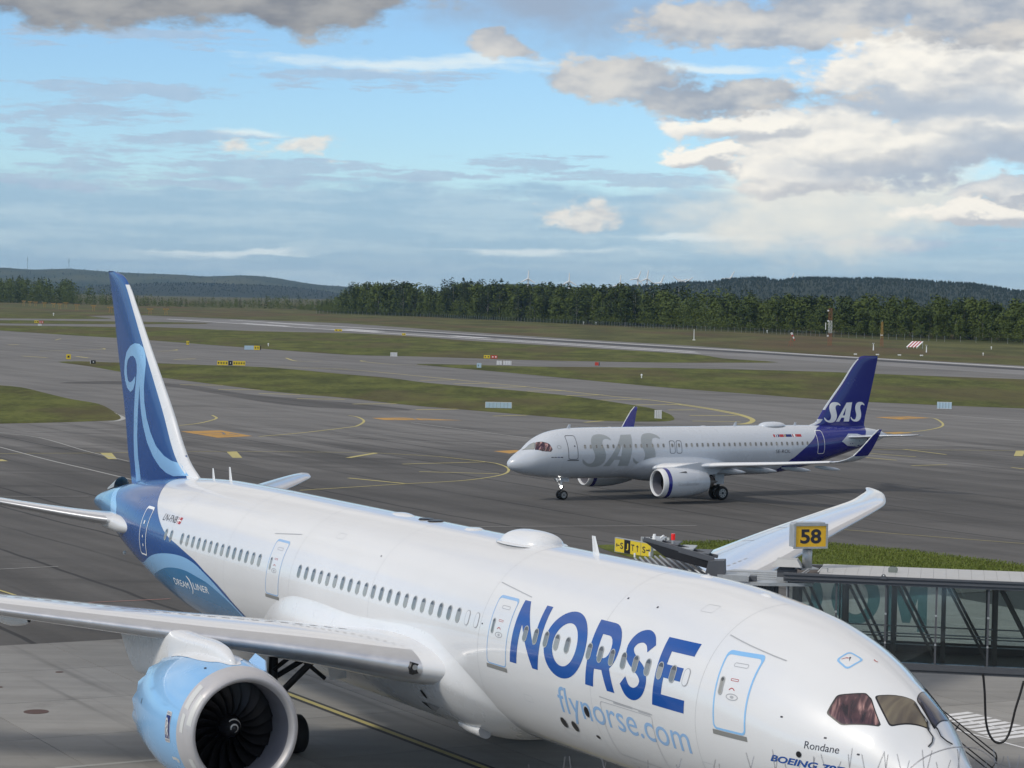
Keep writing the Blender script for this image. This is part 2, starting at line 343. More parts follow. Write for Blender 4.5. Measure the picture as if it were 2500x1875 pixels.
def pchip(tab):
    x = np.array([t[0] for t in tab], float); y = np.array([t[1] for t in tab], float)
    h = np.diff(x); dl = np.diff(y) / h; m = np.zeros_like(y)
    for i in range(1, len(x) - 1):
        if dl[i - 1] * dl[i] > 0:
            w1 = 2 * h[i] + h[i - 1]; w2 = h[i] + 2 * h[i - 1]; m[i] = (w1 + w2) / (w1 / dl[i - 1] + w2 / dl[i])
    m[0] = dl[0]; m[-1] = dl[-1]
    def f(q):
        q = np.clip(np.asarray(q, float), x[0], x[-1]); i = np.clip(np.searchsorted(x, q) - 1, 0, len(h) - 1)
        t = (q - x[i]) / h[i]
        return y[i] * (1 + 2 * t) * (1 - t) ** 2 + m[i] * h[i] * t * (1 - t) ** 2 + y[i + 1] * t * t * (3 - 2 * t) + m[i + 1] * h[i] * t * t * (t - 1)
    return f
def smooth_poly(pts, n=4, closed=False):
    """Catmull-Rom through the points"""
    P = [np.array(p, float) for p in pts]; out = []
    L = len(P); rng = range(L if closed else L - 1)
    for i in rng:
        p0 = P[(i - 1) % L] if closed or i > 0 else P[i]; p1 = P[i]; p2 = P[(i + 1) % L]
        p3 = P[(i + 2) % L] if closed or i + 2 < L else P[(i + 1) % L]
        for k in range(n):
            t = k / n
            out.append(tuple(.5 * ((2 * p1) + (-p0 + p2) * t + (2 * p0 - 5 * p1 + 4 * p2 - p3) * t * t + (-p0 + 3 * p1 - 3 * p2 + p3) * t ** 3)))
    if not closed: out.append(tuple(P[-1]))
    return out
def flat_mesh(polys):
    """polys: list of (outer, [holes]) in 2-D -> bmesh of triangles"""
    bm = bmesh.new()
    for outer, holes in polys:
        loops = [[Vector((a, b, 0)) for a, b in outer]] + [[Vector((a, b, 0)) for a, b in h] for h in holes]
        vs = [bm.verts.new(v) for lp in loops for v in lp]
        for tri in tessellate_polygon(loops):
            try: bm.faces.new([vs[i] for i in tri])
            except ValueError: pass
    return bm
def cut(bm, axis, vals):
    no = (1, 0, 0) if axis == 0 else (0, 1, 0)
    for v in vals:
        co = (v, 0, 0) if axis == 0 else (0, v, 0)
        bmesh.ops.bisect_plane(bm, geom=bm.verts[:] + bm.edges[:] + bm.faces[:], dist=1e-6, plane_co=co, plane_no=no)
def drape(name, polys, fmap, m, parent, sx=.4, sy=.25, bm=None):
    """lays flat shapes on a curved surface; fmap(a, b) -> positions, normals"""
    bm = bm or flat_mesh(polys)
    co = np.array([v.co[:2] for v in bm.verts])
    lo, hi = co.min(0), co.max(0)
    if sx: cut(bm, 0, np.arange(lo[0] + sx, hi[0], sx))
    if sy: cut(bm, 1, np.arange(lo[1] + sy, hi[1], sy))
    bm.verts.index_update()
    co = np.array([v.co[:2] for v in bm.verts]); fs = [[v.index for v in f.verts] for f in bm.faces]; bm.free()
    pos, nor = fmap(co[:, 0], co[:, 1])
    for f in fs:
        a, b, c = pos[f[0]], pos[f[1]], pos[f[2]]
        if np.dot(np.cross(b - a, c - a), nor[f[0]]) < 0: f.reverse()
    return mk(name, pos, fs, m, parent, normals=nor)
def text_bm(body, shear=0., bold=0.):
    cu = bpy.data.curves.new('t', 'FONT'); cu.body = body; cu.size = 1.; cu.shear = shear; cu.offset = bold; cu.resolution_u = 6
    ob = bpy.data.objects.new('t', cu); C.objects.link(ob)
    dg = bpy.context.evaluated_depsgraph_get(); dg.update()
    me = bpy.data.meshes.new_from_object(ob.evaluated_get(dg))
    bm = bmesh.new(); bm.from_mesh(me)
    bpy.data.objects.remove(ob); bpy.data.curves.remove(cu); bpy.data.meshes.remove(me)
    bmesh.ops.remove_doubles(bm, verts=bm.verts[:], dist=1e-5)
    return bm
def fit_text(body, a0, a1, b0, b1, **k):
    """flat text scaled so that its box runs a0..a1, b0..b1 (a1 < a0 mirrors it for surfaces read towards -a)"""
    bm = text_bm(body, **k); co = np.array([v.co[:2] for v in bm.verts]); lo, hi = co.min(0), co.max(0)
    for v in bm.verts:
        v.co.x = a0 + (v.co.x - lo[0]) / (hi[0] - lo[0]) * (a1 - a0); v.co.y = b0 + (v.co.y - lo[1]) / (hi[1] - lo[1]) * (b1 - b0); v.co.z = 0
    return bm
def pill(cx, cy, w, h, n=6):
    r = min(w, h) / 2; out = []
    for k, (sx, sy) in enumerate(((1, 1), (-1, 1), (-1, -1), (1, -1))):
        for i in range(n + 1):
            t = math.pi / 2 * (k + i / n)
            out.append((cx + sx * (w / 2 - r) + r * math.cos(t), cy + sy * (h / 2 - r) + r * math.sin(t)))
    return out
def rrect(x0, x1, y0, y1, r, n=4):
    out = []
    for k, (cx, cy) in enumerate(((x1 - r, y1 - r), (x0 + r, y1 - r), (x0 + r, y0 + r), (x1 - r, y0 + r))):
        for i in range(n + 1):
            t = math.pi / 2 * (k + i / n); out.append((cx + r * math.cos(t), cy + r * math.sin(t)))
    return out
def ellipse(cx, cy, rx, ry, n=40, t0=0, t1=2 * math.pi):
    return [(cx + rx * math.cos(t0 + (t1 - t0) * i / n), cy + ry * math.sin(t0 + (t1 - t0) * i / n)) for i in range(n)]
def stroke(path, w, closed=False):
    """outline of a thick line"""
    P = [np.array(p, float) for p in path]; L, Rr = [], []
    for i in range(len(P)):
        a = P[max(i - 1, 0)]; b = P[min(i + 1, len(P) - 1)]; d = (b - a) / (np.linalg.norm(b - a) + 1e-9); n = np.array([-d[1], d[0]])
        ww = w[i] if hasattr(w, '__len__') else w
        L.append(tuple(P[i] + n * ww / 2)); Rr.append(tuple(P[i] - n * ww / 2))
    return L + Rr[::-1]

# ------------------------------------------------------------------ aircraft surfaces
class Body:
    """fuselage with tabulated crown, keel and half width"""
    def __init__(s, top, bot, wid, zc, L, nose=None):
        s.ft, s.fb, s.fw = pchip(top), pchip(bot), pchip(wid); s.zc = zc; s.L = L; s.nose = nose
    def n(s, x):
        x = np.asarray(x, float)
        return 2 - .32 * np.clip(x / 1.2, 0, 1) * np.clip((6.5 - x) / 3.5, 0, 1) if s.nose else np.full_like(x, 2.)
    def pos(s, x, phi):
        x = np.asarray(x, float); phi = np.asarray(phi, float)
        a, b, w_ = s.ft(x), s.fb(x), s.fw(x); e = np.where(np.sin(phi) > 0, 2 / s.n(x), 1.)
        c_, q = np.cos(phi), np.sin(phi)
        return np.stack([x, w_ * np.sign(c_) * np.abs(c_) ** e, s.zc + (a + b) / 2 + (a - b) / 2 * np.sign(q) * np.abs(q) ** e], -1)
    def nor(s, x, phi):
        h = 1e-3; x = np.clip(np.asarray(x, float), .01, s.L - .01); phi = np.asarray(phi, float)
        dx = s.pos(x + h, phi) - s.pos(x - h, phi); dp = s.pos(x, phi + h) - s.pos(x, phi - h)
        n_ = np.cross(dp, dx); n_ = n_ / (np.linalg.norm(n_, axis=-1, keepdims=True) + 1e-12)
        c0 = np.stack([x, 0 * x, s.zc + (s.ft(x) + s.fb(x)) / 2], -1); sg = np.sign(np.sum((s.pos(x, phi) - c0) * n_, -1)); sg[sg == 0] = 1
        return n_ * sg[..., None]
    def at(s, off):                                   # map (x, phi)
        def f(x, p):
            n_ = s.nor(x, p); return s.pos(x, p) + n_ * off, n_
        return f
    def phi(s, x, z, side=1):                         # z relative to the axis
        x = np.asarray(x, float); a, b = s.ft(x), s.fb(x); q = np.clip((np.asarray(z, float) - (a + b) / 2) / ((a - b) / 2), -.9999, .9999)
        e = np.where(q > 0, s.n(x) / 2, 1.)
        p = np.arcsin(np.clip(np.sign(q) * np.abs(q) ** e, -1, 1)); return p if side > 0 else math.pi - p
    def side(s, off, side=1):                         # map (x, z)
        def f(x, z): return s.at(off)(x, s.phi(x, z, side))
        return f
    def mesh(s, name, m, parent, xs, nseg=120):
        ph = np.linspace(0, 2 * math.pi, nseg, endpoint=False); X, P = np.meshgrid(xs, ph, indexing='ij')
        pos = s.pos(X.ravel(), P.ravel()); nor = s.nor(X.ravel(), P.ravel()); k = len(xs)
        fs = [(i * nseg + j, i * nseg + (j + 1) % nseg, (i + 1) * nseg + (j + 1) % nseg, (i + 1) * nseg + j) for i in range(k - 1) for j in range(nseg)]
        fs += [tuple(range(nseg)), tuple(reversed(range((k - 1) * nseg, k * nseg)))]
        return mk(name, pos, fs, m, parent, normals=nor)
AF = None
def airfoil(n=26, camber=.012):
    """points (chord fraction, half thickness unit, camber) from the trailing edge over the top to the leading edge and back"""
    b = np.linspace(0, math.pi, n); x = .5 * (1 + np.cos(b))
    yt = 5 * (.2969 * np.sqrt(x) - .126 * x - .3516 * x ** 2 + .2843 * x ** 3 - .1036 * x ** 4)
    xs = np.concatenate([x, x[::-1][1:-1]]); ys = np.concatenate([yt, -yt[::-1][1:-1]])
    cam_ = camber * 4 * xs * (1 - xs)
    return xs, ys, cam_
class Lift:
    """lofted lifting surface: rows of (y, x_le, z_le, chord, t/c, twist deg); vertical=True lofts along z instead"""
    def __init__(s, rows, vertical=False, camber=.012, side=1):
        s.y = [r[0] for r in rows]; s.f = [pchip([(r[0], r[i]) for r in rows]) for i in range(1, 6)]; s.vertical = vertical; s.camber = camber; s.side = side
    def pt(s, y, xf, yt, cm):
        xl, zl, ch, tc, tw = [f(y) for f in s.f]
        dx = xf * ch; dz = (yt * tc + cm) * ch; t = np.radians(tw)
        px = xl + dx * np.cos(t) + dz * np.sin(t); pz = zl - dx * np.sin(t) + dz * np.cos(t)
        if s.vertical: return np.stack([xl + dx, dz, y], -1)
        return np.stack([px, y * s.side, pz], -1)
    def mesh(s, name, m, parent, ny=40, n=26, ys=None, sel=None, off=0.):
        ax, ay, ac = airfoil(n, s.camber)
        if sel is not None: idx = [i for i in range(len(ax)) if sel(ax[i], ay[i])]; 
        else: idx = list(range(len(ax)))
        # keep order around the leading edge
        ys = np.linspace(s.y[0], s.y[-1], ny) if ys is None else np.array(ys)
        k = len(idx); V = []
        for y in ys:
            yy = np.full(k, y); p = s.pt(yy, ax[idx], ay[idx], ac[idx])
            if off:
                ch = s.f[2](y); c0 = s.pt(np.array([y]), np.array([.3]), np.array([0.]), np.array([0.]))[0]
                # push outwards from the section's own surface
                d = np.stack([np.where(ax[idx] < .02, -1., -.25), 0 * yy, np.sign(ay[idx])], -1) if not s.vertical else np.stack([np.where(ax[idx] < .02, -1., -.25), np.sign(ay[idx]), 0 * yy], -1)
                p = p + d / np.linalg.norm(d, axis=1, keepdims=True) * off
            V.append(p)
        V = np.concatenate(V); closed = sel is None
        fs = [(i * k + j, i * k + (j + 1) % k, (i + 1) * k + (j + 1) % k, (i + 1) * k + j) for i in range(len(ys) - 1) for j in range(k if closed else k - 1)]
        if closed: fs += [tuple(range(k)), tuple(reversed(range((len(ys) - 1) * k, len(ys) * k)))]
        flip = (s.side > 0) != s.vertical
        if flip: fs = [tuple(reversed(f)) for f in fs]
        o = mk(name, V, fs, m, parent, smooth=True)
        return o
    def top(s, off, sgn=1):                           # map (y, chord fraction) on the upper side, or (x, z) on a fin
        def f(a, b):
            a = np.asarray(a, float); b = np.asarray(b, float)
            if s.vertical: y = b; xf = (a - s.f[0](y)) / s.f[2](y)
            else: y = a; xf = b
            xf = np.clip(xf, .002, .998)
            yt = 5 * (.2969 * np.sqrt(xf) - .126 * xf - .3516 * xf ** 2 + .2843 * xf ** 3 - .1036 * xf ** 4)
            h = 2e-3; yt2 = 5 * (.2969 * np.sqrt(np.clip(xf + h, 0, 1)) - .126 * (xf + h) - .3516 * (xf + h) ** 2 + .2843 * (xf + h) ** 3 - .1036 * (xf + h) ** 4)
            cm = s.camber * 4 * xf * (1 - xf); cm2 = s.camber * 4 * (xf + h) * (1 - xf - h)
            p = s.pt(y, xf, sgn * yt, cm); p1 = s.pt(y, xf + h, sgn * yt2, cm2); p2 = s.pt(y + .01, xf, sgn * yt, cm)
            n_ = np.cross(p1 - p, p2 - p); n_ /= np.linalg.norm(n_, axis=-1, keepdims=True) + 1e-12
            ax_ = 1 if s.vertical else 2
            n_ = n_ * np.where(n_[:, ax_] * sgn < 0, -1, 1)[:, None]
            return p + n_ * off, n_
        return f
# ------------------------------------------------------------------ surveyed ground plan (metres)
GRASS = {}
GRASS['left'] = [(-89.8,393.7),(-86.9,392.4),(-80.4,385.3),(-71.8,364),(-65,347.2),(-58.7,334.4),(-52.9,313.5),(-49.5,299.1),(-49.2,293.4),(-51.3,290),(-56.1,284.5),(-61.9,279.9),(-63.4,278.3)]
GRASS['middle'] = [(-100.9,522.8),(-95.2,529.5),(-87.2,523.7),(-79,525.7),(-67.6,518.8),(-53.1,513.2),(-33.2,477.5),(-24.5,463.7),(-15.8,440),(-6.7,425.2),(1.8,410),(9.6,393.8),(15.5,375.4),(20.7,356),(22.5,339.6),(22.5,325.4),(21.5,318.3),(18.4,315),(12,314.7),(5.8,321.8),(-0.7,330.3),(-7.6,339.1),(-14.8,348.5),(-20,357.8),(-25.6,368.2),(-37.1,384.1),(-50.6,410.3),(-64.3,437.9),(-77.9,467.9),(-89.5,497.8)]
GRASS['runway_side'] = [(-229.5,1004.9),(-201.9,1022.3),(-175.6,1036.7),(-158.5,1052.6),(-109.8,995.5),(-69.3,991),(-40.7,944.1),(-14.1,869),(14,810.3),(33.9,766.3),(56.1,720.4),(60.5,676.7),(72.9,645.8),(56.3,629.1),(43,619.6),(27.3,615.9),(6.6,616.1),(-7.5,621.3),(-27.1,630.9),(-44.3,634.4),(-70.3,679.2),(-94.4,724.2),(-118.6,770.6),(-135.4,799.9),(-163.2,840.8),(-211.8,927.8)]
GRASS['right'] = [(-22.9,561.4),(-9,561.8),(6,559),(19.7,564.4),(39.4,568.5),(58.5,568.3),(76.6,561.6),(93.3,548.6),(116.2,535.1),(125.7,530.2),(89.5,377),(82.5,379.4),(70.9,385.5),(60,392.4),(53.1,398.4),(43,416.4),(30.4,436.8),(14.7,472.5),(-1.3,510.6),(-15.9,541.7)]
GRASS['far_strip'] = [(-264.7,1159.2),(-206.6,1219.8),(-160.3,1228.7),(-157.3,1211.4),(-158,1180.8),(-189.4,1118.2),(-243.7,1067.1)]
GRASS['far_left'] = [(-311,1361.6),(-314.7,1402.6),(-291.1,1525.2),(-269.3,1472.9),(-244.5,1388.1),(-226.1,1324.1),(-250.7,1269.2),(-285.3,1249.1)]
GRASS['near_right'] = [(5.7,151),(6.8,152.2),(11,154.3),(16.6,156.6),(21.5,155.6),(26,151.3),(31.4,143.1),(34.2,139.2),(31.2,126.9),(26.8,132.6),(22.6,134.9),(18.2,137.4),(13.5,138.8),(8.8,141),(6.6,146.3)]
FAR_EDGE = [(-304.2,1244.3),(-288,1283.4),(-293.3,1580.9),(-242.9,1543.4),(-166.7,1423.7),(-92.5,1321.5),(-42.1,1156.2),(-3,1036.5),(29,946.6),(66.6,855.7),(101.3,743),(143.1,659.3),(154.7,634.7)]
LINES = [
 (0.3,'y',[(-10.4,226.3),(-2.4,231.6)]),
 (0.3,'y',[(-8.4,217),(-1,216.2)]),
 (0.35,'y',[(-14.3,207.8),(-9.1,202.9)]),
 (0.2,'y',[(-7.1,237.9),(-2.4,231.6),(-1,228.3),(-0.2,223.2),(-0.4,217.1),(-1.8,212),(-4.5,207),(-9,202.6),(-13.6,197.6),(-17.3,193.7)]),
 (0.18,'y',[(-50.7,229.5),(-39.8,233.9),(-32.5,238.3),(-16.7,241.6),(-11.8,240.6),(-7.1,237.9)]),
 (0.5,'y',[(-16.1,233.6),(-13.8,241.5)]),
 (0.2,'w',[(-53.5,241.9),(-51.9,239.1),(-43.8,222.7),(-38,211.9),(-32.4,201.3)]),
 (0.15,'w',[(-58.4,264.2),(-57,262.5),(-51.2,255.6),(-42.5,235.8),(-36.1,222.7)]),
 (0.2,'y',[(-40.1,284),(-38.5,289.2),(-37.8,297),(-37.9,302.8),(-39.3,309.2)]),
 (0.2,'y',[(-28.4,265.5),(-24.5,273.7),(-19.9,287.1),(-19,291.7),(-18.9,302.2),(-20.3,311.7),(-21.8,315.3)]),
 (0.25,'y',[(-53.1,513.2),(-35.4,507.7),(-20.5,480.3),(-7.2,451.4),(4.7,425.9),(15.1,399.7),(22.3,384.3),(26,372.7),(29.8,358.8),(32.3,345.9),(33.4,335.7),(33.4,324.8),(31.8,315.2),(30.3,312.7)]),
 (0.25,'y',[(30,312.6),(31.7,316.4),(33.2,324.8),(33,334.7),(31.8,343.9),(29.4,356.6),(25.8,369.9)]),
 (0.45,'y',[(-17.7,452.5),(-11,459.7)]),
 (0.45,'y',[(-10.8,437.9),(-4.1,444.8)]),
 (0.45,'y',[(-4.2,423.5),(2.7,430.1)]),
 (0.45,'y',[(2.6,409.7),(9.3,415.8)]),
 (0.45,'y',[(8.7,394),(15.4,400.5)]),
 (0.45,'y',[(14.4,379.5),(21.1,385)]),
 (0.45,'y',[(19.2,364.3),(26.7,369.7)]),
 (0.45,'y',[(23.3,350),(27.6,351.8)]),
 (0.45,'y',[(25.3,334.3),(32.2,336.6)]),
 (0.45,'y',[(24.5,318.6),(31.1,319.4)]),
 (0.45,'y',[(-23.5,348.8),(-16.9,352.8)]),
 (0.45,'y',[(-13.6,335.2),(-7.8,339.5)]),
 (0.45,'y',[(-2.5,321.6),(2.1,325.6)]),
 (0.45,'y',[(9.7,309.8),(12.2,314.7)]),
 (0.45,'y',[(-57.5,408.1),(-50,409.9)]),
 (0.45,'y',[(-48.8,391.4),(-41.7,393.6)]),
 (0.45,'y',[(-40.7,379.2),(-33.9,378)]),
 (0.45,'y',[(-33.1,363),(-25.8,364.1)]),
 (0.45,'y',[(-80.2,558.5),(-76.4,568.7)]),
 (0.45,'y',[(-105.4,568.7),(-100.3,557.6)]),
 (0.45,'y',[(-117,562.5),(-109.3,553.6)]),
 (0.45,'y',[(-143.2,668.7),(-142,676.8)]),
 (0.3,'y',[(44.3,265.4),(47.6,257.2)]),
 (0.3,'y',[(39.2,256.6),(43.5,252.4)]),
 (0.3,'y',[(40.6,238.3),(44.7,241)]),
 (0.3,'y',[(37.7,249.7),(40.4,246.2)]),
 (0.3,'y',[(50.8,238.6),(52.3,235.3)]),
 (0.18,'y',[(38.8,263.4),(58.2,267.1),(61.8,267.4)]),
 (0.2,'y',[(59.8,341.5),(61,338.8),(59.3,323.4),(56.5,312.6),(51.6,302.4),(46.6,296.5)]),
 (0.2,'w',[(55.7,365.5),(73.4,337),(76.6,331.8)]),
 (0.15,'y',[(23.3,168.6),(34.9,159.3),(36.7,157.7)]),
 (0.15,'w',[(-11,161.3),(-1.6,164.7),(13.5,169.2)]),
 (0.12,'w',[(-28.4,130),(-25.3,132)]),
 (0.18,'y',[(-26.5,121.5),(-24.6,118.6)]),
 (0.15,'r',[(-21.5,116.6),(-17.1,119)]),
 (0.15,'w',[(-18.8,272.5),(-2.5,280.7)]),
 (0.15,'w',[(-18.2,263.5),(-0.5,260.6)]),
 (0.15,'w',[(-12.8,300.7),(3.1,270.5)]),
 (0.2,'w',[(-57.1,263.1),(-44.9,274.8)]),
 (0.15,'w',[(-39.6,182.5),(-33,184.3)]),
 (0.4,'w',[(-56.7,325.5),(-52.3,309.5),(-49.2,298.4),(-48.8,291.7),(-49.5,289.9)]),
 (0.25,'y',[(-122.4,609.6),(-112.1,637.4),(-112.1,647.4),(-114.1,653.6)]),
 (0.25,'y',[(-95,631.6),(-92.6,641.2),(-92.6,651),(-94.7,657.1)]),
 (0.2,'y',[(-144.6,744.9),(-147.2,767.8)]),
 (0.3,'y',[(-56.8,591.3),(-51.7,565.5),(-45.9,569.7)]),
 (0.25,'y',[(-36.3,582.6),(-37.2,577.6),(-34.2,567),(-27.4,552.9),(-19.9,551.6)]),
 (0.25,'y',[(-51.7,520),(-35.7,513.1)]),
]
PATCHES = [
 ('o',[(-38.2,272.2),(-34,276),(-29.2,265.9),(-32.6,261.7)]),
 ('o',[(-18.4,310.4),(-14.3,312.8),(-6.4,308.9),(-16.5,305.9)]),
 ('o',[(52.5,340),(58,344.5),(60.9,341.1),(55.2,334.5)]),
 ('o',[(-1.8,248.1),(0.5,250.6),(1.5,249.6),(-0.1,244.8)]),
 ('o',[(47.3,299.5),(49.9,301.8),(51.2,300.1),(48.2,296.3)]),
 ('y',[(-40.7,233.4),(-39.6,233.7),(-37.7,225.5),(-38.5,225.3)]),
 ('y',[(-28.8,238.7),(-27.9,239.7),(-26.3,230.7),(-27.2,230.4)]),
 ('y',[(57.2,266.5),(58.5,267.2),(55.9,257.1),(55,257.3)]),
 ('y',[(-48.7,221.9),(-48,222.2),(-47,220.1),(-48.1,219.5)]),
]
SIGNS = [
 ('yellow',-222.5,1100.4,1.91,1.15),
 ('red',-218.3,1090.5,2.08,1.14),
 ('back',-204.4,1018.2,1.59,0.88),
 ('yellow_tall',-102.0,541.4,1.03,1.13),
 ('black',-91.1,512.1,1.07,0.71),
 ('yellow',-98.2,712.0,0.87,1.11),
 ('grey_yellow',-73.3,664.4,4.62,1.15),
 ('yellow_black',-62.0,519.7,6.14,0.95),
 ('yellow',-76.6,1033.8,3.23,0.90),
 ('yellow',-44.5,960.8,1.50,0.83),
 ('barred',-31.4,623.5,1.84,0.98),
 ('yellow_red',-5.8,622.1,3.57,0.81),
 ('panels',-2.0,564.2,3.53,0.98),
 ('box',-7.6,537.5,1.03,1.03),
 ('bluelong',-1.9,343.2,3.76,0.81),
 ('barred_big',20.1,322.6,1.01,1.06),
 ('panels2',68.2,371.2,2.32,0.97),
 ('redbox',20.7,574.6,1.20,0.80),
]
AX, AY, ATH = 10.9487, 55.5765, 2.073988          # nose of the wide-body, heading of its tail
FD = np.array([-math.cos(ATH), -math.sin(ATH)]); ND = np.array([math.sin(ATH), -math.cos(ATH)])
def gh(y):
    t = np.clip((np.asarray(y, float) - 130) / 50, 0, 1); return .6 * (1 - (3 * t * t - 2 * t ** 3))
def ground_map(z0, dome=None):
    def f(x, y):
        z = gh(y) + z0
        if dome is not None: z = z + dome(x, y)
        n_ = np.zeros((len(x), 3)); n_[:, 2] = 1
        return np.stack([x, y, z], -1), n_
    return f
def sheet(name, poly, z0, m, parent=None, kind='structure', dome=None, sx=0):
    bm = flat_mesh([(poly, [])]); ys = [p[1] for p in poly]
    cut(bm, 1, [v for v in np.arange(130, 181, 4.) if min(ys) < v < max(ys)])
    o = drape(name, None, ground_map(z0, dome), m, parent, sx, 0, bm=bm)
    if parent is None: o['kind'] = kind
    return o
def asphalt(name, dark, lite, lines=False, streak=1., lit_old=None):
    m = bpy.data.materials.new(name); m.use_nodes = True; t = NT(m.node_tree); b = m.node_tree.nodes['Principled BSDF']
    co = t.n.new('ShaderNodeTexCoord').outputs['Object']; x, y, z = t.sep(co)
    s = t.m('ADD', t.m('MULTIPLY', x, float(FD[0])), t.m('MULTIPLY', y, float(FD[1])))
    q = t.m('ADD', t.m('MULTIPLY', x, float(ND[0])), t.m('MULTIPLY', y, float(ND[1])))
    st = t.comb(s, q, 0)
    big = t.noise(st, .022, 5, .55, 0); stk = t.noise(t.comb(t.m('MULTIPLY', s, .018), t.m('MULTIPLY', q, .22), 0), 1, 6, .62)
    wide = t.noise(t.comb(t.m('MULTIPLY', x, .02), t.m('MULTIPLY', y, .10), 3.), 1, 6, .6)
    fine = t.noise(co, 2.2, 5, .7); grain = t.noise(co, 60, 3, .6)
    k = t.m('ADD', t.m('MULTIPLY', big, .35), t.m('ADD', t.m('MULTIPLY', stk, .52 * streak), t.m('ADD', t.m('MULTIPLY', wide, .22), t.m('MULTIPLY', fine, .16))))
    c = t.mix(t.ramp(k, .46, .84), dark, lite)
    if lit_old:                                   # paler past a ragged seam: older surface plus near cloud shade put into colour
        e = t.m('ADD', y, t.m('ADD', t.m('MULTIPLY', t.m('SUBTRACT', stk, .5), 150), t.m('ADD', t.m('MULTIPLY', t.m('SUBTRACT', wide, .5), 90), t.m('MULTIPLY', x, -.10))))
        far_ = t.ramp(e, 222, 292); c = t.mix(far_, c, t.mix(t.ramp(k, .44, .84), lit_old[0], lit_old[1]))
    stn = t.ramp(t.noise(t.comb(t.m('MULTIPLY', x, .035), t.m('MULTIPLY', y, .16), 8.), 1, 6, .65), .52, .72); c = t.mix(t.m('MULTIPLY', stn, .6), c, (.030, .029, .028, 1))
    c = t.mix(t.m('MULTIPLY', grain, .22), c, tuple(v * 1.5 for v in lite[:3]) + (1,))
    if lines:
        wob = t.m('MULTIPLY', t.m('SUBTRACT', t.noise(co, .15, 2, .5), .5), .5)
        fr = t.m('FRACT', t.m('DIVIDE', t.m('ADD', q, wob), 4.85)); d = t.m('ABSOLUTE', t.m('SUBTRACT', fr, .5))
        br = t.ramp(t.noise(t.comb(t.m('MULTIPLY', s, .05), q, 0), .3, 3, .5), .38, .55)
        ln = t.m('MULTIPLY', t.ramp(d, .020, .040, 1, 0), t.m('MULTIPLY', br, .8))
        if lit_old: ln = t.m('MULTIPLY', ln, t.ramp(y, 330, 240))
        c = t.mix(ln, c, (.022, .022, .023, 1))
    t.put(b.inputs['Base Color'], c); b.inputs['Roughness'].default_value = .86; b.inputs['Specular IOR Level'].default_value = .3
    bn = t.n.new('ShaderNodeBump'); bn.inputs['Strength'].default_value = .25; bn.inputs['Distance'].default_value = .01
    t.put(bn.inputs['Height'], grain); t.put(b.inputs['Normal'], bn.outputs[0])
    return m
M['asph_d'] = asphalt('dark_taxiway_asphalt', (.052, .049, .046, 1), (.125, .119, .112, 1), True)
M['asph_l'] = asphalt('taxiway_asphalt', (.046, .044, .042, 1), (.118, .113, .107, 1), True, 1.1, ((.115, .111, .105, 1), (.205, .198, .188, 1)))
M['asph_r'] = asphalt('runway_asphalt', (.15, .146, .142, 1), (.27, .265, .26, 1), False, .9)
def paint(name, rgb, wear=.35):
    m = bpy.data.materials.new(name); m.use_nodes = True; t = NT(m.node_tree); b = m.node_tree.nodes['Principled BSDF']
    co = t.n.new('ShaderNodeTexCoord').outputs['Object']
    n_ = t.noise(co, .9, 8, .75)
    t.put(b.inputs['Base Color'], t.mix(t.ramp(n_, .50, .72, 0, wear), (*rgb, 1), (.10, .098, .09, 1))); b.inputs['Roughness'].default_value = .8
    return m
M['py'] = paint('yellow_line_paint', (.46, .40, .15)); M['pw'] = paint('white_line_paint', (.40, .40, .38), .5)
M['po'] = paint('orange_marking_paint', (.46, .25, .05), .45); M['pr'] = paint('red_line_paint', (.36, .19, .16), .5)
M['pww'] = paint('bright_white_marking', (.75, .75, .75), .3); M['rub'] = paint('tyre_rubber_deposit', (.035, .035, .037), .3)
def grass_mat(name, a, b_, br, sc=.05, brown=.5):
    m = bpy.data.materials.new(name); m.use_nodes = True; t = NT(m.node_tree); b = m.node_tree.nodes['Principled BSDF']
    co = t.n.new('ShaderNodeTexCoord').outputs['Object']
    n1 = t.noise(t.v('MULTIPLY', co, (1, .35, 1)), sc * 3, 8, .68); n2 = t.noise(t.v('MULTIPLY', co, (1, .3, 1)), sc, 5, .6); n3 = t.noise(t.v('MULTIPLY', co, (1, .5, 1)), .8, 7, .78)
    c = t.mix(t.ramp(t.m('ADD', t.m('MULTIPLY', n1, .6), t.m('MULTIPLY', n3, .4)), .41, .59), (*a, 1), (*b_, 1))
    c = t.mix(t.m('MULTIPLY', t.ramp(n2, .46, .60), brown), c, (*br, 1))
    t.put(b.inputs['Base Color'], c); b.inputs['Roughness'].default_value = .95; b.inputs['Specular IOR Level'].default_value = .15
    bn = t.n.new('ShaderNodeBump'); bn.inputs['Strength'].default_value = .7; bn.inputs['Distance'].default_value = .15
    t.put(bn.inputs['Height'], n3); t.put(b.inputs['Normal'], bn.outputs[0])
    return m
M['grass'] = grass_mat('rough_grass', (.055, .063, .015), (.125, .138, .032), (.098, .076, .038), .035, .6)
M['grass2'] = grass_mat('lush_grass', (.066, .088, .015), (.14, .17, .033), (.10, .092, .03), .1, .4)
M['heath'] = grass_mat('far_heath', (.060, .062, .020), (.120, .122, .042), (.11, .062, .040), .012, .55)

# ground sheet to the horizon
xs_g = [-26000, -9000, -3000, -1200, -500, 500, 1500, 4000, 9000, 26000]
ys_g = [-400, 100, 130, 140, 150, 160, 170, 180, 400, 900, 1600, 2600, 4500, 9000, 15500]
V = [(x, y, float(gh(y)) - .10) for y in ys_g for x in xs_g]; nx = len(xs_g)
gnd = mk('ground', V, [(j * nx + i, j * nx + i + 1, (j + 1) * nx + i + 1, (j + 1) * nx + i) for j in range(len(ys_g) - 1) for i in range(nx - 1)], 'heath', smooth=True); gnd['kind'] = 'structure'

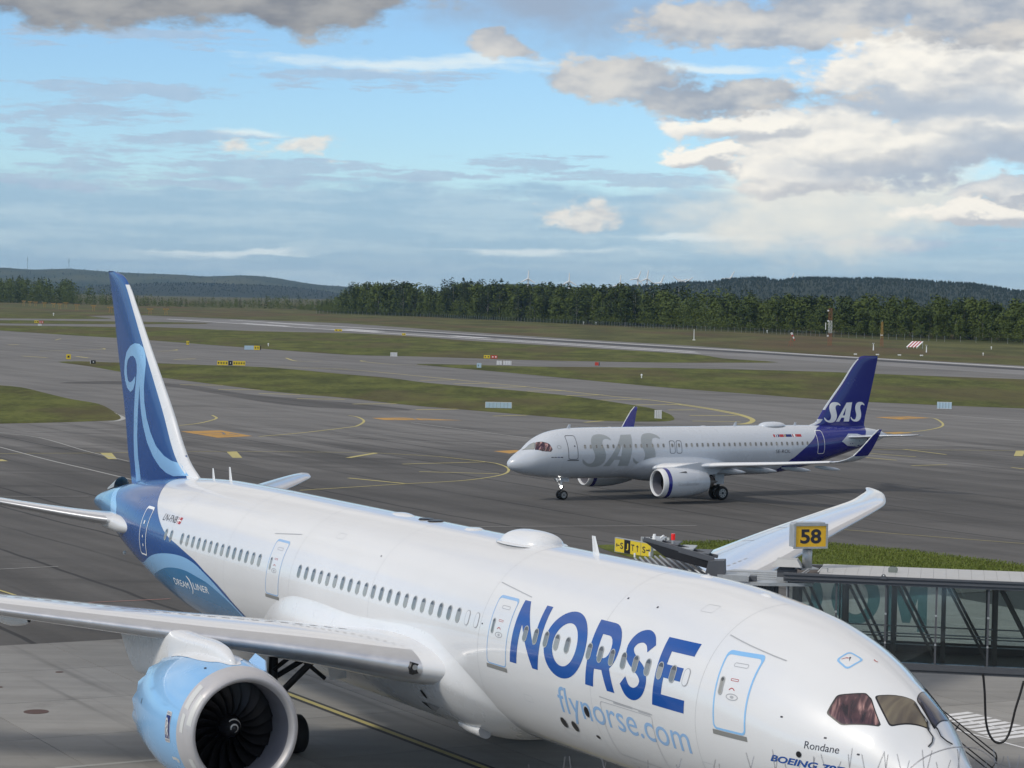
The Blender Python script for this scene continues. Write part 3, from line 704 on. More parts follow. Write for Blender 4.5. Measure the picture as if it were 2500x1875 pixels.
P0 = np.array([-22.1, 102.3])
def sq(s, q): p = FD * s + ND * q; return (float(p[0]), float(p[1]))
S0 = float(P0 @ FD); Q0 = float(P0 @ ND)
ends = [sq(S0, Q0 - 330), sq(S0, Q0 + 330)]                                    # left end, right end of the concrete edge
far = sorted(FAR_EDGE)
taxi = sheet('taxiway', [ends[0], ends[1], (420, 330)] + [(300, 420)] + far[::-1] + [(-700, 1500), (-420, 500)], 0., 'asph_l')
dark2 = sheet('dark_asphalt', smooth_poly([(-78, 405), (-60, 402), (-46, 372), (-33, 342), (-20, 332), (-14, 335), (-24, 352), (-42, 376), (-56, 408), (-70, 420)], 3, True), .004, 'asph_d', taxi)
# concrete stand: individual slabs with open joints
apron = sheet('apron', [sq(S0 + .02, Q0 - 60), sq(S0 + .02, Q0 + 75), sq(S0 + 175, Q0 + 75), sq(S0 + 175, Q0 - 60)], -.03, mat('joint_filler', (.03, .03, .03), .9))
def concrete():
    m = bpy.data.materials.new('apron_concrete'); m.use_nodes = True; t = NT(m.node_tree); b = m.node_tree.nodes['Principled BSDF']
    g_ = t.n.new('ShaderNodeNewGeometry').outputs['Position']; rnd = t.n.new('ShaderNodeObjectInfo').outputs['Random']
    x, y, z = t.sep(g_)
    st = t.noise(t.comb(t.m('MULTIPLY', x, .10), t.m('MULTIPLY', y, .9), 0), 1, 7, .62); f1 = t.noise(g_, .5, 7, .65); f2 = t.noise(g_, 30, 3, .6)
    c = t.mix(t.ramp(t.m('ADD', t.m('MULTIPLY', st, .6), t.m('MULTIPLY', f1, .4)), .33, .68), (.18, .172, .158, 1), (.32, .31, .29, 1))
    c = t.mix(.5, c, t.mix(rnd, (.19, .186, .175, 1), (.31, .30, .28, 1)))
    c = t.mix(t.ramp(t.noise(g_, .22, 6, .7), .60, .78, 0, .55), c, (.075, .072, .068, 1)); c = t.mix(t.m('MULTIPLY', f2, .2), c, (.3, .3, .29, 1))
    q = t.m('ADD', t.m('MULTIPLY', x, float(ND[0])), t.m('MULTIPLY', y, float(ND[1]))); s_ = t.m('ADD', t.m('MULTIPLY', x, float(FD[0])), t.m('MULTIPLY', y, float(FD[1])))
    trk = t.noise(t.comb(t.m('MULTIPLY', s_, .03), t.m('MULTIPLY', q, .9), 2.), 1, 5, .6); c = t.mix(t.ramp(trk, .56, .74, 0, .5), c, (.085, .082, .078, 1))
    t.put(b.inputs['Base Color'], c); b.inputs['Roughness'].default_value = .8
    bn = t.n.new('ShaderNodeBump'); bn.inputs['Strength'].default_value = .2; bn.inputs['Distance'].default_value = .01
    t.put(bn.inputs['Height'], f2); t.put(b.inputs['Normal'], bn.outputs[0]); return m
M['conc'] = concrete()
bb = B(); hw = 3.535
bb.box(-hw, hw, -hw, hw, -.25, 0); slab0 = bb.build('concrete_slab', 'conc', apron)
QJ = 25.0                                                          # a joint runs through this offset
first = True
for i in range(9):
    for j in range(-3, 8):
        s = S0 + 3.55 + 7.1 * i; q = QJ + 3.55 + 7.1 * j
        pos = FD * s + ND * q
        o = slab0 if first else slab0.copy()
        if not first: C.objects.link(o)
        first = False
        o.location = (float(pos[0]), float(pos[1]), .6); o.rotation_euler = (0, 0, math.atan2(FD[1], FD[0]))
# grass islands
def dome_of(poly):
    P = np.array(poly)
    def f(x, y):
        d = np.full(len(x), 1e9)
        for a, b in zip(P, np.roll(P, -1, 0)):
            ab = b - a; L = ab @ ab + 1e-9
            t = np.clip(((x - a[0]) * ab[0] + (y - a[1]) * ab[1]) / L, 0, 1)
            d = np.minimum(d, np.hypot(x - a[0] - t * ab[0], y - a[1] - t * ab[1]))
        return .10 * np.clip(d / 1.0, 0, 1)
    return f
for k, poly in GRASS.items():
    pts = smooth_poly(poly, 3, True)
    o = sheet('grass_verge', pts, .015, 'grass2' if k == 'near_right' else 'grass', None, dome=dome_of(pts), sx=4 if k in ('near_right', 'middle', 'left') else 0)
# painted lines
def ribbon(name, path, wd, z0, m, parent, taper=False):
    P = [np.array(p, float) for p in (smooth_poly(path, 5) if len(path) > 2 else [tuple(np.array(path[0]) + (np.array(path[1]) - np.array(path[0])) * t) for t in np.linspace(0, 1, 4)])]
    V, F = [], []
    for i, p in enumerate(P):
        d = P[min(i + 1, len(P) - 1)] - P[max(i - 1, 0)]; d = d / (np.linalg.norm(d) + 1e-9); n_ = np.array([-d[1], d[0]]) * wd / 2
        for q in (p + n_, p - n_): V.append((q[0], q[1], float(gh(q[1])) + z0))
        if i: F.append((2 * i - 2, 2 * i - 1, 2 * i + 1, 2 * i))
    return mk(name, V, F, m, parent)
for n_, (wd, c, path) in enumerate(LINES):
    fy = np.mean([p[1] for p in path])
    ribbon('painted_line', path, wd * (2.2 if fy > 330 else 1.6 if fy > 270 else 1.25 if fy > 200 else 1.), .016 + .0005 * (n_ % 9), {'y': 'py', 'w': 'pw', 'r': 'pr'}[c], taxi)
for c, poly in PATCHES: sheet('painted_sign' if c == 'o' else 'painted_block', poly, .011, {'o': 'po', 'y': 'py'}[c], taxi)
# dark arrows and figures inside the orange location markings
for (x, y), a in (((-33.5, 268.8), .2), ((-13.2, 309.2), .1), ((56.6, 339.6), .5)):
    for dx0, dy0, dx1, dy1 in ((-2.2, -.8, .2, 2.2), (.2, 2.2, .9, -.6), (-.4, -1.2, 2.2, -1.9), (1.2, 1.0, 2.6, -1.0)):
        ribbon('painted_figure', [(x + dx0, y + dy0 * 1.3), (x + dx1, y + dy1 * 1.3)], .28, .022, 'black', taxi)
# stand centre line of the wide-body, black edged
cl = [(-11.5, 96.6), (-.6, 77.6), (9.5, 60)]
ribbon('stand_line', cl, .62, .006, 'rub', apron).location.z = 0
ribbon('stand_line', cl, .24, .011, 'py', apron)
ribbon('stand_edge_line', [(-14.6, 76.2), (-9.0, 79.4)], .25, .008, 'pw', apron)
# hatched area right of the nose
for i in range(9):
    q = i * .62; a = np.array([16.55 + q * .22, 89.2 - q * .93]); 
    ribbon('hatch_stripe', [tuple(a), tuple(a + np.array([1.35 + .12 * i, 1.0 + .08 * i]))], .34, .008, 'pww', apron)
ribbon('hatch_border', [(15.6, 91.0), (19.4, 85.4), (23, 80)], .13, .012, 'pww', apron)
ribbon('hatch_border', [(15.9, 87.7), (18.4, 83.1), (20, 80)], .13, .012, 'pww', apron)
# inspection covers in the stand
for (x, y, r) in ((-17.3, 86.4, .46), (-18.2, 95.5, .16), (-19.8, 91.6, .14)):
    b_ = B(); b_.bar((0, 0, 0), (0, 0, .012), r, 24); o = b_.build('inspection_cover', mat('rusty_cover', (.085, .045, .036), .7, var=.2, vscale=4), apron); o.location = (x, y, .6)
# runway beyond the verges
RD = np.array([.381, -.9246]); RN = np.array([.9246, .381]); R0 = np.array([58., 803.])
def rpt(s, o_): p = R0 + RD * s + RN * o_; return (float(p[0]), float(p[1]))
runway = sheet('runway', [rpt(-620, -27.5), rpt(330, -27.5), rpt(330, 16), rpt(-620, 16)], .006, 'asph_r')
def rstripe(name, s0, s1, o0, o1, z0, m): return sheet(name, [rpt(s0, o0), rpt(s1, o0), rpt(s1, o1), rpt(s0, o1)], z0, m, runway)
rstripe('rubber_streak', -330, 330, -4.5, 6.5, .012, 'rub'); rstripe('rubber_streak', -180, 60, -8.5, -6.5, .012, 'asph_d')
rstripe('edge_line', -620, 330, 12.4, 14.6, .012, 'pww'); rstripe('edge_line', -620, 60, -25.2, -23.2, .012, 'pww')
for s0, s1, o0, o1 in ((-130, 40, -16.6, -14.6), (-190, -150, -14, -9), (-330, -280, -14, -9), (-520, -440, 6, 9), (-480, -400, -20, -16), (-320, -260, -22, -19)): rstripe('touchdown_mark', s0, s1, o0, o1, .014, 'pww')
# ------------------------------------------------------------------ the wide-body airliner
ZC = 5.575
wb = thing('wide_body_airliner', 'large white airliner with blue swirled tail parked in front', 'airliner', (AX, AY, .6), ATH)
DZ = -.6
def dn(o): o.location.z = DZ; return o
TOP = [(0,-1.05),(.1,-.72),(.3,-.45),(.6,-.17),(1,.13),(1.3,.40),(1.6,.69),(1.9,.95),(2.4,1.24),(3,1.52),(4,1.92),(5,2.23),(6,2.46),(7,2.63),(8,2.755),(9,2.85),(10,2.92),(11.5,2.97),(40,2.97),(46,2.93),(50,2.76),(54,2.41),(58,1.87),(60,1.52),(61.5,1.2),(62.2,.92)]
BOT = [(0,-1.05),(.1,-1.35),(.3,-1.55),(.6,-1.73),(1,-1.9),(1.5,-2.07),(2,-2.2),(3,-2.42),(4,-2.6),(5,-2.73),(6,-2.83),(8,-2.94),(10,-2.97),(40,-2.97),(43,-2.93),(46,-2.74),(49,-2.28),(51,-1.83),(54,-1.09),(57,-.36),(60,.22),(61.5,.45),(62.2,.58)]
WID = [(0,0),(.1,.36),(.3,.62),(.6,.87),(1,1.12),(1.5,1.37),(2,1.60),(3,2.02),(4,2.36),(5,2.60),(6,2.74),(7,2.82),(8,2.87),(9,2.885),(43,2.885),(46,2.86),(48,2.79),(51,2.58),(54,2.2),(57,1.65),(60,1.0),(61.5,.66),(62.2,.36)]
fb_ = Body(TOP, BOT, WID, ZC, 62.2, nose=True)
xs = np.concatenate([[.004, .02, .05, .1, .18, .28, .4, .55, .75], np.linspace(1, 12, 56), np.linspace(12.8, 40, 35), np.linspace(40.8, 62.2, 54)])
fus = dn(fb_.mesh('fuselage', 'white', wb, xs, 128))
# tail livery
def deg(l): return [(a, R(b)) for a, b in l]
white_edge = [(51.3,90),(51.15,79),(50.88,67.6),(50.28,56.6),(49.57,45.3),(49.02,37.4),(48.28,29.1),(47.62,22.8),(46.81,16.6),(45.98,12.5),(45.04,9.7),(43.92,5.9),(42.85,2.0),(41.86,-3.5),(40.96,-8.4),(40.14,-14.2),(39.46,-21.2),(38.86,-28.0),(38.51,-33.4),(37.9,-45),(37.4,-62),(37.2,-90)]
for side in (1, -1):
    f = (lambda off, sd: (lambda x, p: fb_.at(off)(x, p if sd > 0 else math.pi - p)))
    dn(drape('tail_paint', [(smooth_poly(deg(white_edge), 3) + deg([(58, -90), (62.15, -90), (62.15, 0), (62.15, 90), (57, 90)]), [])], f(.004, side), 'navy', wb, .5, R(6)))
    dn(drape('tail_paint', [(smooth_poly(deg([(57,-31),(53.8,-30),(51.5,-32.5),(50.4,-29),(49.5,-21.8),(48.59,-13.4),(47.67,-6.9),(46.67,-2.4),(45.56,.6),(44.49,1.9),(43.65,1.5),(42.84,-.5),(42.06,-4.2),(40.99,-10.4),(39.53,-23),(38.69,-34.2),(38.0,-46),(37.5,-62),(37.3,-90)]), 3) + deg([(57, -90)]), [])], f(.008, side), 'sky', wb, .5, R(6)))
    dn(drape('tail_paint', [(smooth_poly(deg([(50.4,-60),(49.5,-42),(48.9,-33),(48.18,-26),(46.85,-16.2),(45.91,-11.6),(44.77,-8.8),(43.71,-8.3),(42.74,-9.9),(41.8,-11.8),(40.93,-15.5),(40.08,-20.6),(39.42,-26.4),(38.91,-34.7),(38.3,-46),(37.8,-62),(37.55,-90)]), 3) + deg([(50.6, -90)]), [])], f(.012, side), 'teal', wb, .5, R(6)))
    dn(drape('tail_paint', [(smooth_poly(deg([(53.6,-20),(53.9,0),(54.5,18),(55.39,28),(56.5,44),(57.0,62),(57.2,90)]), 3) + smooth_poly(deg([(58.3,90),(57.95,62),(57.34,42),(56.66,29),(55.8,13),(55.3,0),(55.0,-20)]), 3), [])], f(.008, side), 'sky', wb, .4, R(6)))
    dn(drape('tail_paint', [(smooth_poly(deg([(58.3,90),(57.95,62),(57.34,42),(56.66,29),(55.8,13),(55.3,0),(55.0,-20)]), 3) + deg([(58, -40), (62.1, -40), (62.1, 90)]), [])], f(.0085, side), 'teal', wb, .4, R(6)))
# lettering along the cabin
def S1(off): return fb_.side(off, 1)
N_ = [(17.26,-.12),(17.28,1.68),(16.94,1.68),(15.97,.53),(15.97,1.68),(15.62,1.68),(15.58,-.12),(15.90,-.12),(16.87,1.03),(16.86,-.12)]
O_ = (ellipse(14.24, .78, 1.14, .93, 48), [ellipse(14.25, .79, .66, .60, 40)[::-1]])
R_ = ([(12.86,-.12),(12.90,1.67),(12.1,1.67)] + ellipse(12.1, 1.03, .70, .64, 14, math.pi / 2, math.pi / 2 - math.pi * .86)[::1][1:] , [])
rb = [(12.1 - .70 * math.sin(t), 1.02 + .65 * math.cos(t)) for t in np.linspace(0, math.pi * .80, 14)]
R_ = ([(12.88,-.12),(12.90,1.67)] + rb + [(11.31,-.12),(11.71,-.12),(12.07,.40),(12.46,.38),(12.45,-.12)], [[(12.47,1.33),(12.46,.72),(12.12,.72)] + [(12.12 - .31 * math.sin(t), 1.025 + .305 * math.cos(t)) for t in np.linspace(math.pi * .95, 0, 9)]])
sp_ = smooth_poly([(9.93,1.27),(10.12,1.46),(10.42,1.535),(10.74,1.44),(10.90,1.20),(10.78,.97),(10.45,.80),(10.10,.64),(9.93,.42),(10.02,.16),(10.32,0.01),(10.66,.06),(10.93,.30)], 5)
S_ = (stroke(sp_, .335), [])
E_ = ([(9.38,-.12),(9.42,1.65),(7.99,1.65),(7.99,1.33),(9.0,1.33),(9.0,1.0),(8.22,1.0),(8.22,.655),(8.99,.655),(8.98,.215),(7.88,.215),(7.87,-.12)], [])
for nm, pl_ in (('N', (N_, [])), ('O', O_), ('R', R_), ('S', S_), ('E', E_)):
    dn(drape('painted_letter', [pl_], S1(.006), 'norse', wb, .5, .12))
dn(drape('painted_name', None, S1(.006), 'fly', wb, .5, .12, bm=fit_text('flynorse.com', 14.55, 7.72, -1.42, -.40)))
dn(drape('painted_name', None, S1(.006), 'ink', wb, .3, .12, bm=fit_text('Rondane', 3.48, 2.57, -.30, -.12)))
dn(drape('painted_name', None, S1(.006), 'norse', wb, .3, .12, bm=fit_text('BOEING 787-9', 4.52, 2.10, -.78, -.60, shear=.35, bold=.03)))
dn(drape('painted_name', None, S1(.014), 'tgl', wb, .3, .12, bm=fit_text('DREAM', 45.66, 43.9, -1.12, -.86)))
dn(drape('painted_name', None, S1(.014), 'tgl', wb, .3, .12, bm=fit_text('LINER', 43.35, 41.72, -1.05, -.80)))
dn(drape('painted_name', [(stroke(smooth_poly([(43.95,-.60),(43.66,-.74),(43.55,-.95),(43.6,-1.14),(43.8,-1.3)], 4), [.03,.05,.06,.07,.09,.1,.1,.1,.1,.1,.09,.08,.06,.05,.04,.03,.03][:17]), [])], S1(.014), 'tgl', wb, .3, .12))
dn(drape('painted_registration', None, S1(.006), 'ink', wb, .3, .12, bm=fit_text('LN-FNB', 47.36, 45.80, 1.30, 1.56, shear=.15)))
for a, b_, z0, z1, m_ in ((45.68, 45.30, 1.30, 1.56, 'red'), (45.68, 45.30, 1.41, 1.45, 'tgl'), (45.60, 45.54, 1.30, 1.56, 'tgl')):
    dn(drape('painted_flag', [([(a, z0), (b_, z0), (b_, z1), (a, z1)], [])], S1(.006 if m_ == 'red' else .010), m_, wb, .3, .12))
# cabin windows
def window(x, z, mapper, pane, parent, w_=.27, h_=.47, rim='rim', plug=False, sub=False):
    outer = pill(x, z, w_, h_); inner = pill(x, z, w_ - .055, h_ - .055)
    bm = flat_mesh([(outer, [inner[::-1]])]); n0 = len(bm.faces); bm.free()
    P1, N1 = mapper(.011)(np.array([p[0] for p in outer]), np.array([p[1] for p in outer])); P2, N2 = mapper(.015)(np.array([p[0] for p in inner]), np.array([p[1] for p in inner]))
    cz = np.array([(x, z + d) for d in (-.10, 0, .10)]); P3, N3 = mapper(.015)(cz[:, 0], cz[:, 1])
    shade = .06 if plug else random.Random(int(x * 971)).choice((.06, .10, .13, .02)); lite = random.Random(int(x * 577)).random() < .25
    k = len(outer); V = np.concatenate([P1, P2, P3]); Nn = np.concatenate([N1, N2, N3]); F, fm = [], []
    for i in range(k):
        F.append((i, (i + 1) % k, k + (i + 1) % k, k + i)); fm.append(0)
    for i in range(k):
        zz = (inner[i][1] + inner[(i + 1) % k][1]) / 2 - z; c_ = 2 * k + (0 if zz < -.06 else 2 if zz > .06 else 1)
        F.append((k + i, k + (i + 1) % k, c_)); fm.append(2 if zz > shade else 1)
    # close the small gaps between the three centres on both long sides
    def side_pts(s_): return [i for i in range(k) if (inner[i][0] - x) * s_ > 0]
    for s_ in (1, -1):
        ii = sorted(side_pts(s_), key=lambda i: inner[i][1])
        lo_ = max([i for i in ii if inner[i][1] - z < 0], key=lambda i: inner[i][1]); hi_ = min([i for i in ii if inner[i][1] - z >= 0], key=lambda i: inner[i][1])
        F += [(lo_ + k, 2 * k, 2 * k + 1), (hi_ + k, 2 * k + 1, 2 * k + 2)]; fm += [1, 1]
    F = [list(f) for f in F]
    for f in F:
        if np.dot(np.cross(V[f[1]] - V[f[0]], V[f[2]] - V[f[0]]), Nn[f[0]]) < 0: f.reverse()
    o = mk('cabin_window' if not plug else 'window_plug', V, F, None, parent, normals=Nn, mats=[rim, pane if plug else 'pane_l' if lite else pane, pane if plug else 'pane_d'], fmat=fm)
    return o
PITCH_W = .6096; XW0 = 46.4107
ks = [0, 1] + list(range(3, 17)) + list(range(22, 45)) + [49, 50, 51, 52, 53] + list(range(55, 64))
for k in ks:
    plug = k in (43, 44, 63)
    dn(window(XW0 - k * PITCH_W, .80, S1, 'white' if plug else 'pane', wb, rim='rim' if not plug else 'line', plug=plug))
# doors
def door(x0, x1, z0, z1, edge='sky', panel='white', skew=0., bw=.055, win=True, body=fb_, side=1, parent=wb, sill=True):
    def mp(off):
        g_ = body.side(off, side)
        return lambda a, b_: g_(a + skew * (b_ - z0), b_)
    d = drape('door', [(rrect(x0, x1, z0, z1, .14), [])], mp(.0035), panel, parent, .4, .15)
    ring = drape('door_outline', [(rrect(x0, x1, z0, z1, .14), [rrect(x0 + bw, x1 - bw, z0 + bw, z1 - bw - .045, .11)[::-1]])], mp(.007), edge, d, .4, .15)
    if sill: drape('sill_plate', [([(x0 - .03, z0 - .13), (x1 + .03, z0 - .13), (x1 + .03, z0 - .01), (x0 - .03, z0 - .01)], [])], mp(.012), 'sill', d, .4, .15)
    if win:
        xm = (x0 + x1) / 2
        window(x1 - .22 if side > 0 else x0 + .22, (z0 + z1) / 2 + .12, lambda off: mp(off), 'pane', d, .17, .46)
        drape('vent_panel', [(rrect(xm - .28, xm + .20, z1 - .36, z1 - .26, .045), [rrect(xm - .265, xm + .185, z1 - .345, z1 - .275, .03)[::-1]])], mp(.009), 'line', d, .4, .15)
        drape('door_handle', [(ellipse(xm - .05, (z0 + z1) / 2 - .1, .22, .085, 20), [ellipse(xm - .05, (z0 + z1) / 2 - .1, .19, .06, 20)[::-1]]), (ellipse(xm - .05, (z0 + z1) / 2 - .1, .07, .035, 12), [])], mp(.009), 'line', d, .4, .15)
        drape('warning_mark', [(stroke([(xm + .10 - .2 * i / 6, (z0 + z1) / 2 + .06 + .05 * math.sin(math.pi * i / 6)) for i in range(7)], .022), [])], mp(.009), 'red', d, .4, .15)
        drape('warning_mark', [(rrect(xm - .15, xm + .12, (z0 + z1) / 2 + .28, (z0 + z1) / 2 + .34, .02), [rrect(xm - .135, xm + .105, (z0 + z1) / 2 + .292, (z0 + z1) / 2 + .328, .01)[::-1]])], mp(.009), 'red', d, .4, .15)
    return d
dn(door(5.32, 6.58, -.29, 1.66, skew=.16)); dn(door(17.50, 18.70, -.35, 1.67, edge='fly', skew=.03, bw=.035)); dn(door(34.60, 35.78, -.30, 1.67, edge='fly', skew=.02, bw=.035))
d4 = dn(door(48.72, 49.68, -.32, 1.66, edge='tgl', panel='navy', skew=.08, win=False, sill=False))
for x, z, s_ in ((49.35, 1.02, .07), (49.25, .45, .05), (49.15, .1, .05)): drape('door_light', [(rrect(x - s_, x + s_, z - s_, z + s_, .02), [])], S1(.014), 'tgl', d4, .4, .2)
for p in d4.children[:1]: pass
# the navy door lies above the tail paint
d4.location.y += .006
# barrel joints of the skin and a few access panels
for x in (7.35, 12.6, 19.3, 27.1, 33.7, 39.9, 45.9):
    dn(drape('skin_joint', [([(x, R(-80)), (x + .02, R(-80)), (x + .02, R(90)), (x, R(90))], [])], fb_.at(.0022), 'joint', wb, 0, R(4)))
for x, z, a, b_ in ((8.6, 2.35, .5, .3), (14.2, -1.9, .7, .4), (16.2, -1.2, .5, .35), (10.9, -2.35, .9, .3), (31.0, 2.1, .6, .3), (3.9, -1.3, .6, .4), (6.9, -1.6, .5, .5)):
    dn(drape('access_panel', [(rrect(x, x + a, z, z + b_ * .6, .05), [rrect(x + .014, x + a - .014, z + .014, z + b_ * .6 - .014, .04)[::-1]])], S1(.0024), 'joint', wb, .3, .15))
# rain gutters, cargo door, outlets
for pts in ([(19.18, 1.98), (17.04, 1.79)], [(7.25, 1.97), (5.05, 1.60)], [(36.33, 1.80), (34.2, 1.97)]):
    dn(drape('rain_gutter', [(stroke([tuple(np.array(pts[0]) + (np.array(pts[1]) - np.array(pts[0])) * t) for t in np.linspace(0, 1, 6)], .022), [])], S1(.014), 'line', wb, .4, .2))
dn(drape('cargo_door', [(rrect(9.42, 12.12, -2.0, -.46, .08), [rrect(9.435, 12.105, -1.985, -.475, .07)[::-1]]), ([(9.4, -.42), (12.14, -.36), (12.14, -.33), (9.4, -.39)], []), (rrect(9.5, 10.1, -.44, -.38, .02), []), (rrect(10.4, 11.4, -.42, -.36, .02), [])], S1(.008), 'line', wb, .4, .15))
for x, z, rx, rz in ((12.99, -.92, .13, .15), (14.69, -1.52, .16, .15), (14.07, -1.53, .16, .15), (3.62, -.47, .075, .075), (12.88, -1.63, .1, .05)):
    dn(drape('outlet', [(ellipse(x, z, rx * 1.12, rz * 1.12, 20), [])], S1(.009), 'line', wb, .3, .1)); dn(drape('outlet', [(ellipse(x, z, rx, rz, 20), [])], S1(.013), 'black', wb, .3, .1))
for x, z in ((4.3, .35), (3.0, .02), (8.0, .86), (19.2, .75), (27.5, 1.9), (10.8, 2.25), (12.4, 2.3), (2.1, -.25)):
    dn(drape('sensor', [(rrect(x - .035, x + .035, z - .02, z + .02, .015), [])], S1(.009), 'ink', wb, .3, .1))
# cockpit glazing, in (x, phi)
def pane(name, pts, m_, r_=.10):
    out = []
    P = [np.array(p, float) for p in pts]; L = len(P)
    for i in range(L):
        a, b_, c_ = P[i - 1], P[i], P[(i + 1) % L]
        for t in np.linspace(0, 1, 5): 
            q0 = b_ + (a - b_) * r_; q1 = b_ + (c_ - b_) * r_; out.append(tuple((1 - t) ** 2 * q0 + 2 * t * (1 - t) * b_ + t * t * q1))
    c0 = sum(P) / L
    big = [tuple(c0 + (np.array(p) - c0) * 1.075) for p in out]
    fr = dn(drape('cockpit_window', [(big, [])], fb_.at(.004), 'black', wb, .12, R(4)))
    drape('pane', [(out, [])], fb_.at(.010), m_, fr, .12, R(4)); return fr
pane('s', [(3.20, R(33.5)), (3.24, R(46.5)), (2.76, R(57.8)), (2.55, R(56.8)), (2.0, R(45.5)), (2.02, R(43)), (2.74, R(31))], 'glassp', .13)
pane('f', [(2.52, R(61.5)), (1.93, R(87)), (1.31, R(84.5)), (1.78, R(50.5))], 'glassg')
pane('f', [(2.52, R(180 - 61.5)), (1.93, R(180 - 87)), (1.31, R(180 - 84.5)), (1.78, R(180 - 50.5))], 'glassd')
pane('s', [(3.20, R(180 - 33.5)), (3.24, R(180 - 46.5)), (2.76, R(180 - 57.8)), (2.0, R(180 - 45.5)), (2.02, R(180 - 43)), (2.74, R(180 - 31))], 'glassd', .13)
for s_ in (1, -1):
    V_ = fb_.at(.035); a = V_(np.array([1.88, 1.45, 1.28]), np.array([R(90 - s_ * 6), R(90 - s_ * 3), R(90 - s_ * 9)]))[0]
    b_ = B(); b_.bar(a[0], a[1], .012, 6).bar(a[1], a[2], .02, 6); dn(b_.build('wiper', 'black', wb))
    c_ = V_(np.array([1.28, 1.12, 1.02, .98]), np.array([R(90 - s_ * 9), R(90 - s_ * 8), R(90 - s_ * 14), R(90 - s_ * 22)]))[0]
    b_ = B(); [b_.bar(c_[i], c_[i + 1], .016, 6) for i in range(3)]; dn(b_.build('wiper_arm', 'black', wb))
hp = [(4.06, R(65.9)), (4.11, R(78.5)), (3.63, R(80.3)), (3.60, R(64.6))]
hp = smooth_poly([tuple(.25 * np.array(hp[i]) + .75 * np.array(hp[(i + 1) % 4])) for i in range(4)] + [], 1, True)
hc = np.array([(4.06, R(65.9)), (4.11, R(78.5)), (3.63, R(80.3)), (3.60, R(64.6))]); c0 = hc.mean(0)
def rq(k): 
    out = []
    for i in range(4):
        a, b_, c_ = [c0 + (hc[j % 4] - c0) * k for j in (i - 1, i, i + 1)]
        for t in np.linspace(0, 1, 5): q0 = b_ + (a - b_) * .25; q1 = b_ + (c_ - b_) * .25; out.append(tuple((1 - t) ** 2 * q0 + 2 * t * (1 - t) * b_ + t * t * q1))
    return out
hatch = dn(drape('escape_hatch', [(rq(1.0), [rq(.80)[::-1]])], fb_.at(.006), 'sky', wb, .2, R(4)))
drape('hatch_handle', [([(3.80, R(71)), (3.92, R(74)), (3.90, R(75))], [])], fb_.at(.008), 'ink', hatch, .2, R(4))
drape('hatch_mark', [(stroke([(3.98, R(69)), (3.95, R(72)), (3.9, R(73))], .015), [])], fb_.at(.008), 'red', hatch, .2, R(4))
dn(drape('sensor', [(stroke([(3.56, R(88)), (3.50, R(87.5)), (3.44, R(89))], .02), [])], fb_.at(.01), 'red', wb, .2, R(4)))
# roof equipment
def blob(name, x0, x1, wy, h, z0, m_, parent, sh=1.6):
    V, F = [], []; nx_, ny_ = 28, 16
    for i in range(nx_ + 1):
        t = i / nx_; x = x0 + (x1 - x0) * t; e = max(1e-3, (1 - abs(2 * t - 1) ** sh)) ** .5
        for j in range(ny_ + 1):
            a = math.pi * j / ny_; V.append((x, wy * e * math.cos(a), z0 + h * e * math.sin(a)))
    for i in range(nx_):
        for j in range(ny_): q = i * (ny_ + 1) + j; F.append((q, q + 1, q + ny_ + 2, q + ny_ + 1))
    return mk(name, V, F, m_, parent, smooth=True)
rad = dn(blob('satellite_dome', 19.9, 22.5, .80, .46, ZC + 2.86, 'fairing', wb, 3.2))
blob('dome_skirt', 19.6, 22.8, .92, .12, ZC + 2.89, 'white', rad, 2.2)
def blade(name, x, h, c_, parent, z0, lean=.35, m_='white', tz=.05):
    b_ = B(); sec = [(0, 0), (.3, .5), (.7, .35), (1, 0), (.7, -.35), (.3, -.5)]
    vs = [(x + a * c_, q * tz, z0) for a, q in sec] + [(x + lean * h + a * c_ * .5, q * tz * .6, z0 + h) for a, q in sec]
    b_.add(vs, [(i, (i + 1) % 6, 6 + (i + 1) % 6, 6 + i) for i in range(6)] + [tuple(range(6, 12))]); return b_.build(name, m_, parent)
dn(blade('blade_antenna', 17.0, .62, .42, wb, ZC + 2.88, .5)); dn(blade('blade_antenna', 46.2, .62, .34, wb, ZC + 2.85, .4)); dn(blade('blade_antenna', 48.1, .5, .30, wb, ZC + 2.78, .4))
for x in (25.1, 27.9, 28.6): 
    b_ = B(); b_.bar((x, 0, ZC + 2.94), (x, 0, ZC + 3.01), .30 if x > 27 else .36, 20, .24); dn(b_.build('beacon_base' if x < 27 else 'roof_antenna', 'white' if x < 26 else 'black', wb, False))
dn(blob('roof_antenna', 29.6, 31.2, .30, .12, ZC + 2.93, 'white', wb)); dn(blob('roof_antenna', 10.9, 11.6, .18, .12, ZC + 2.9, 'white', wb)); dn(blob('roof_antenna', 8.1, 8.7, .12, .10, ZC + 2.74, 'white', wb))
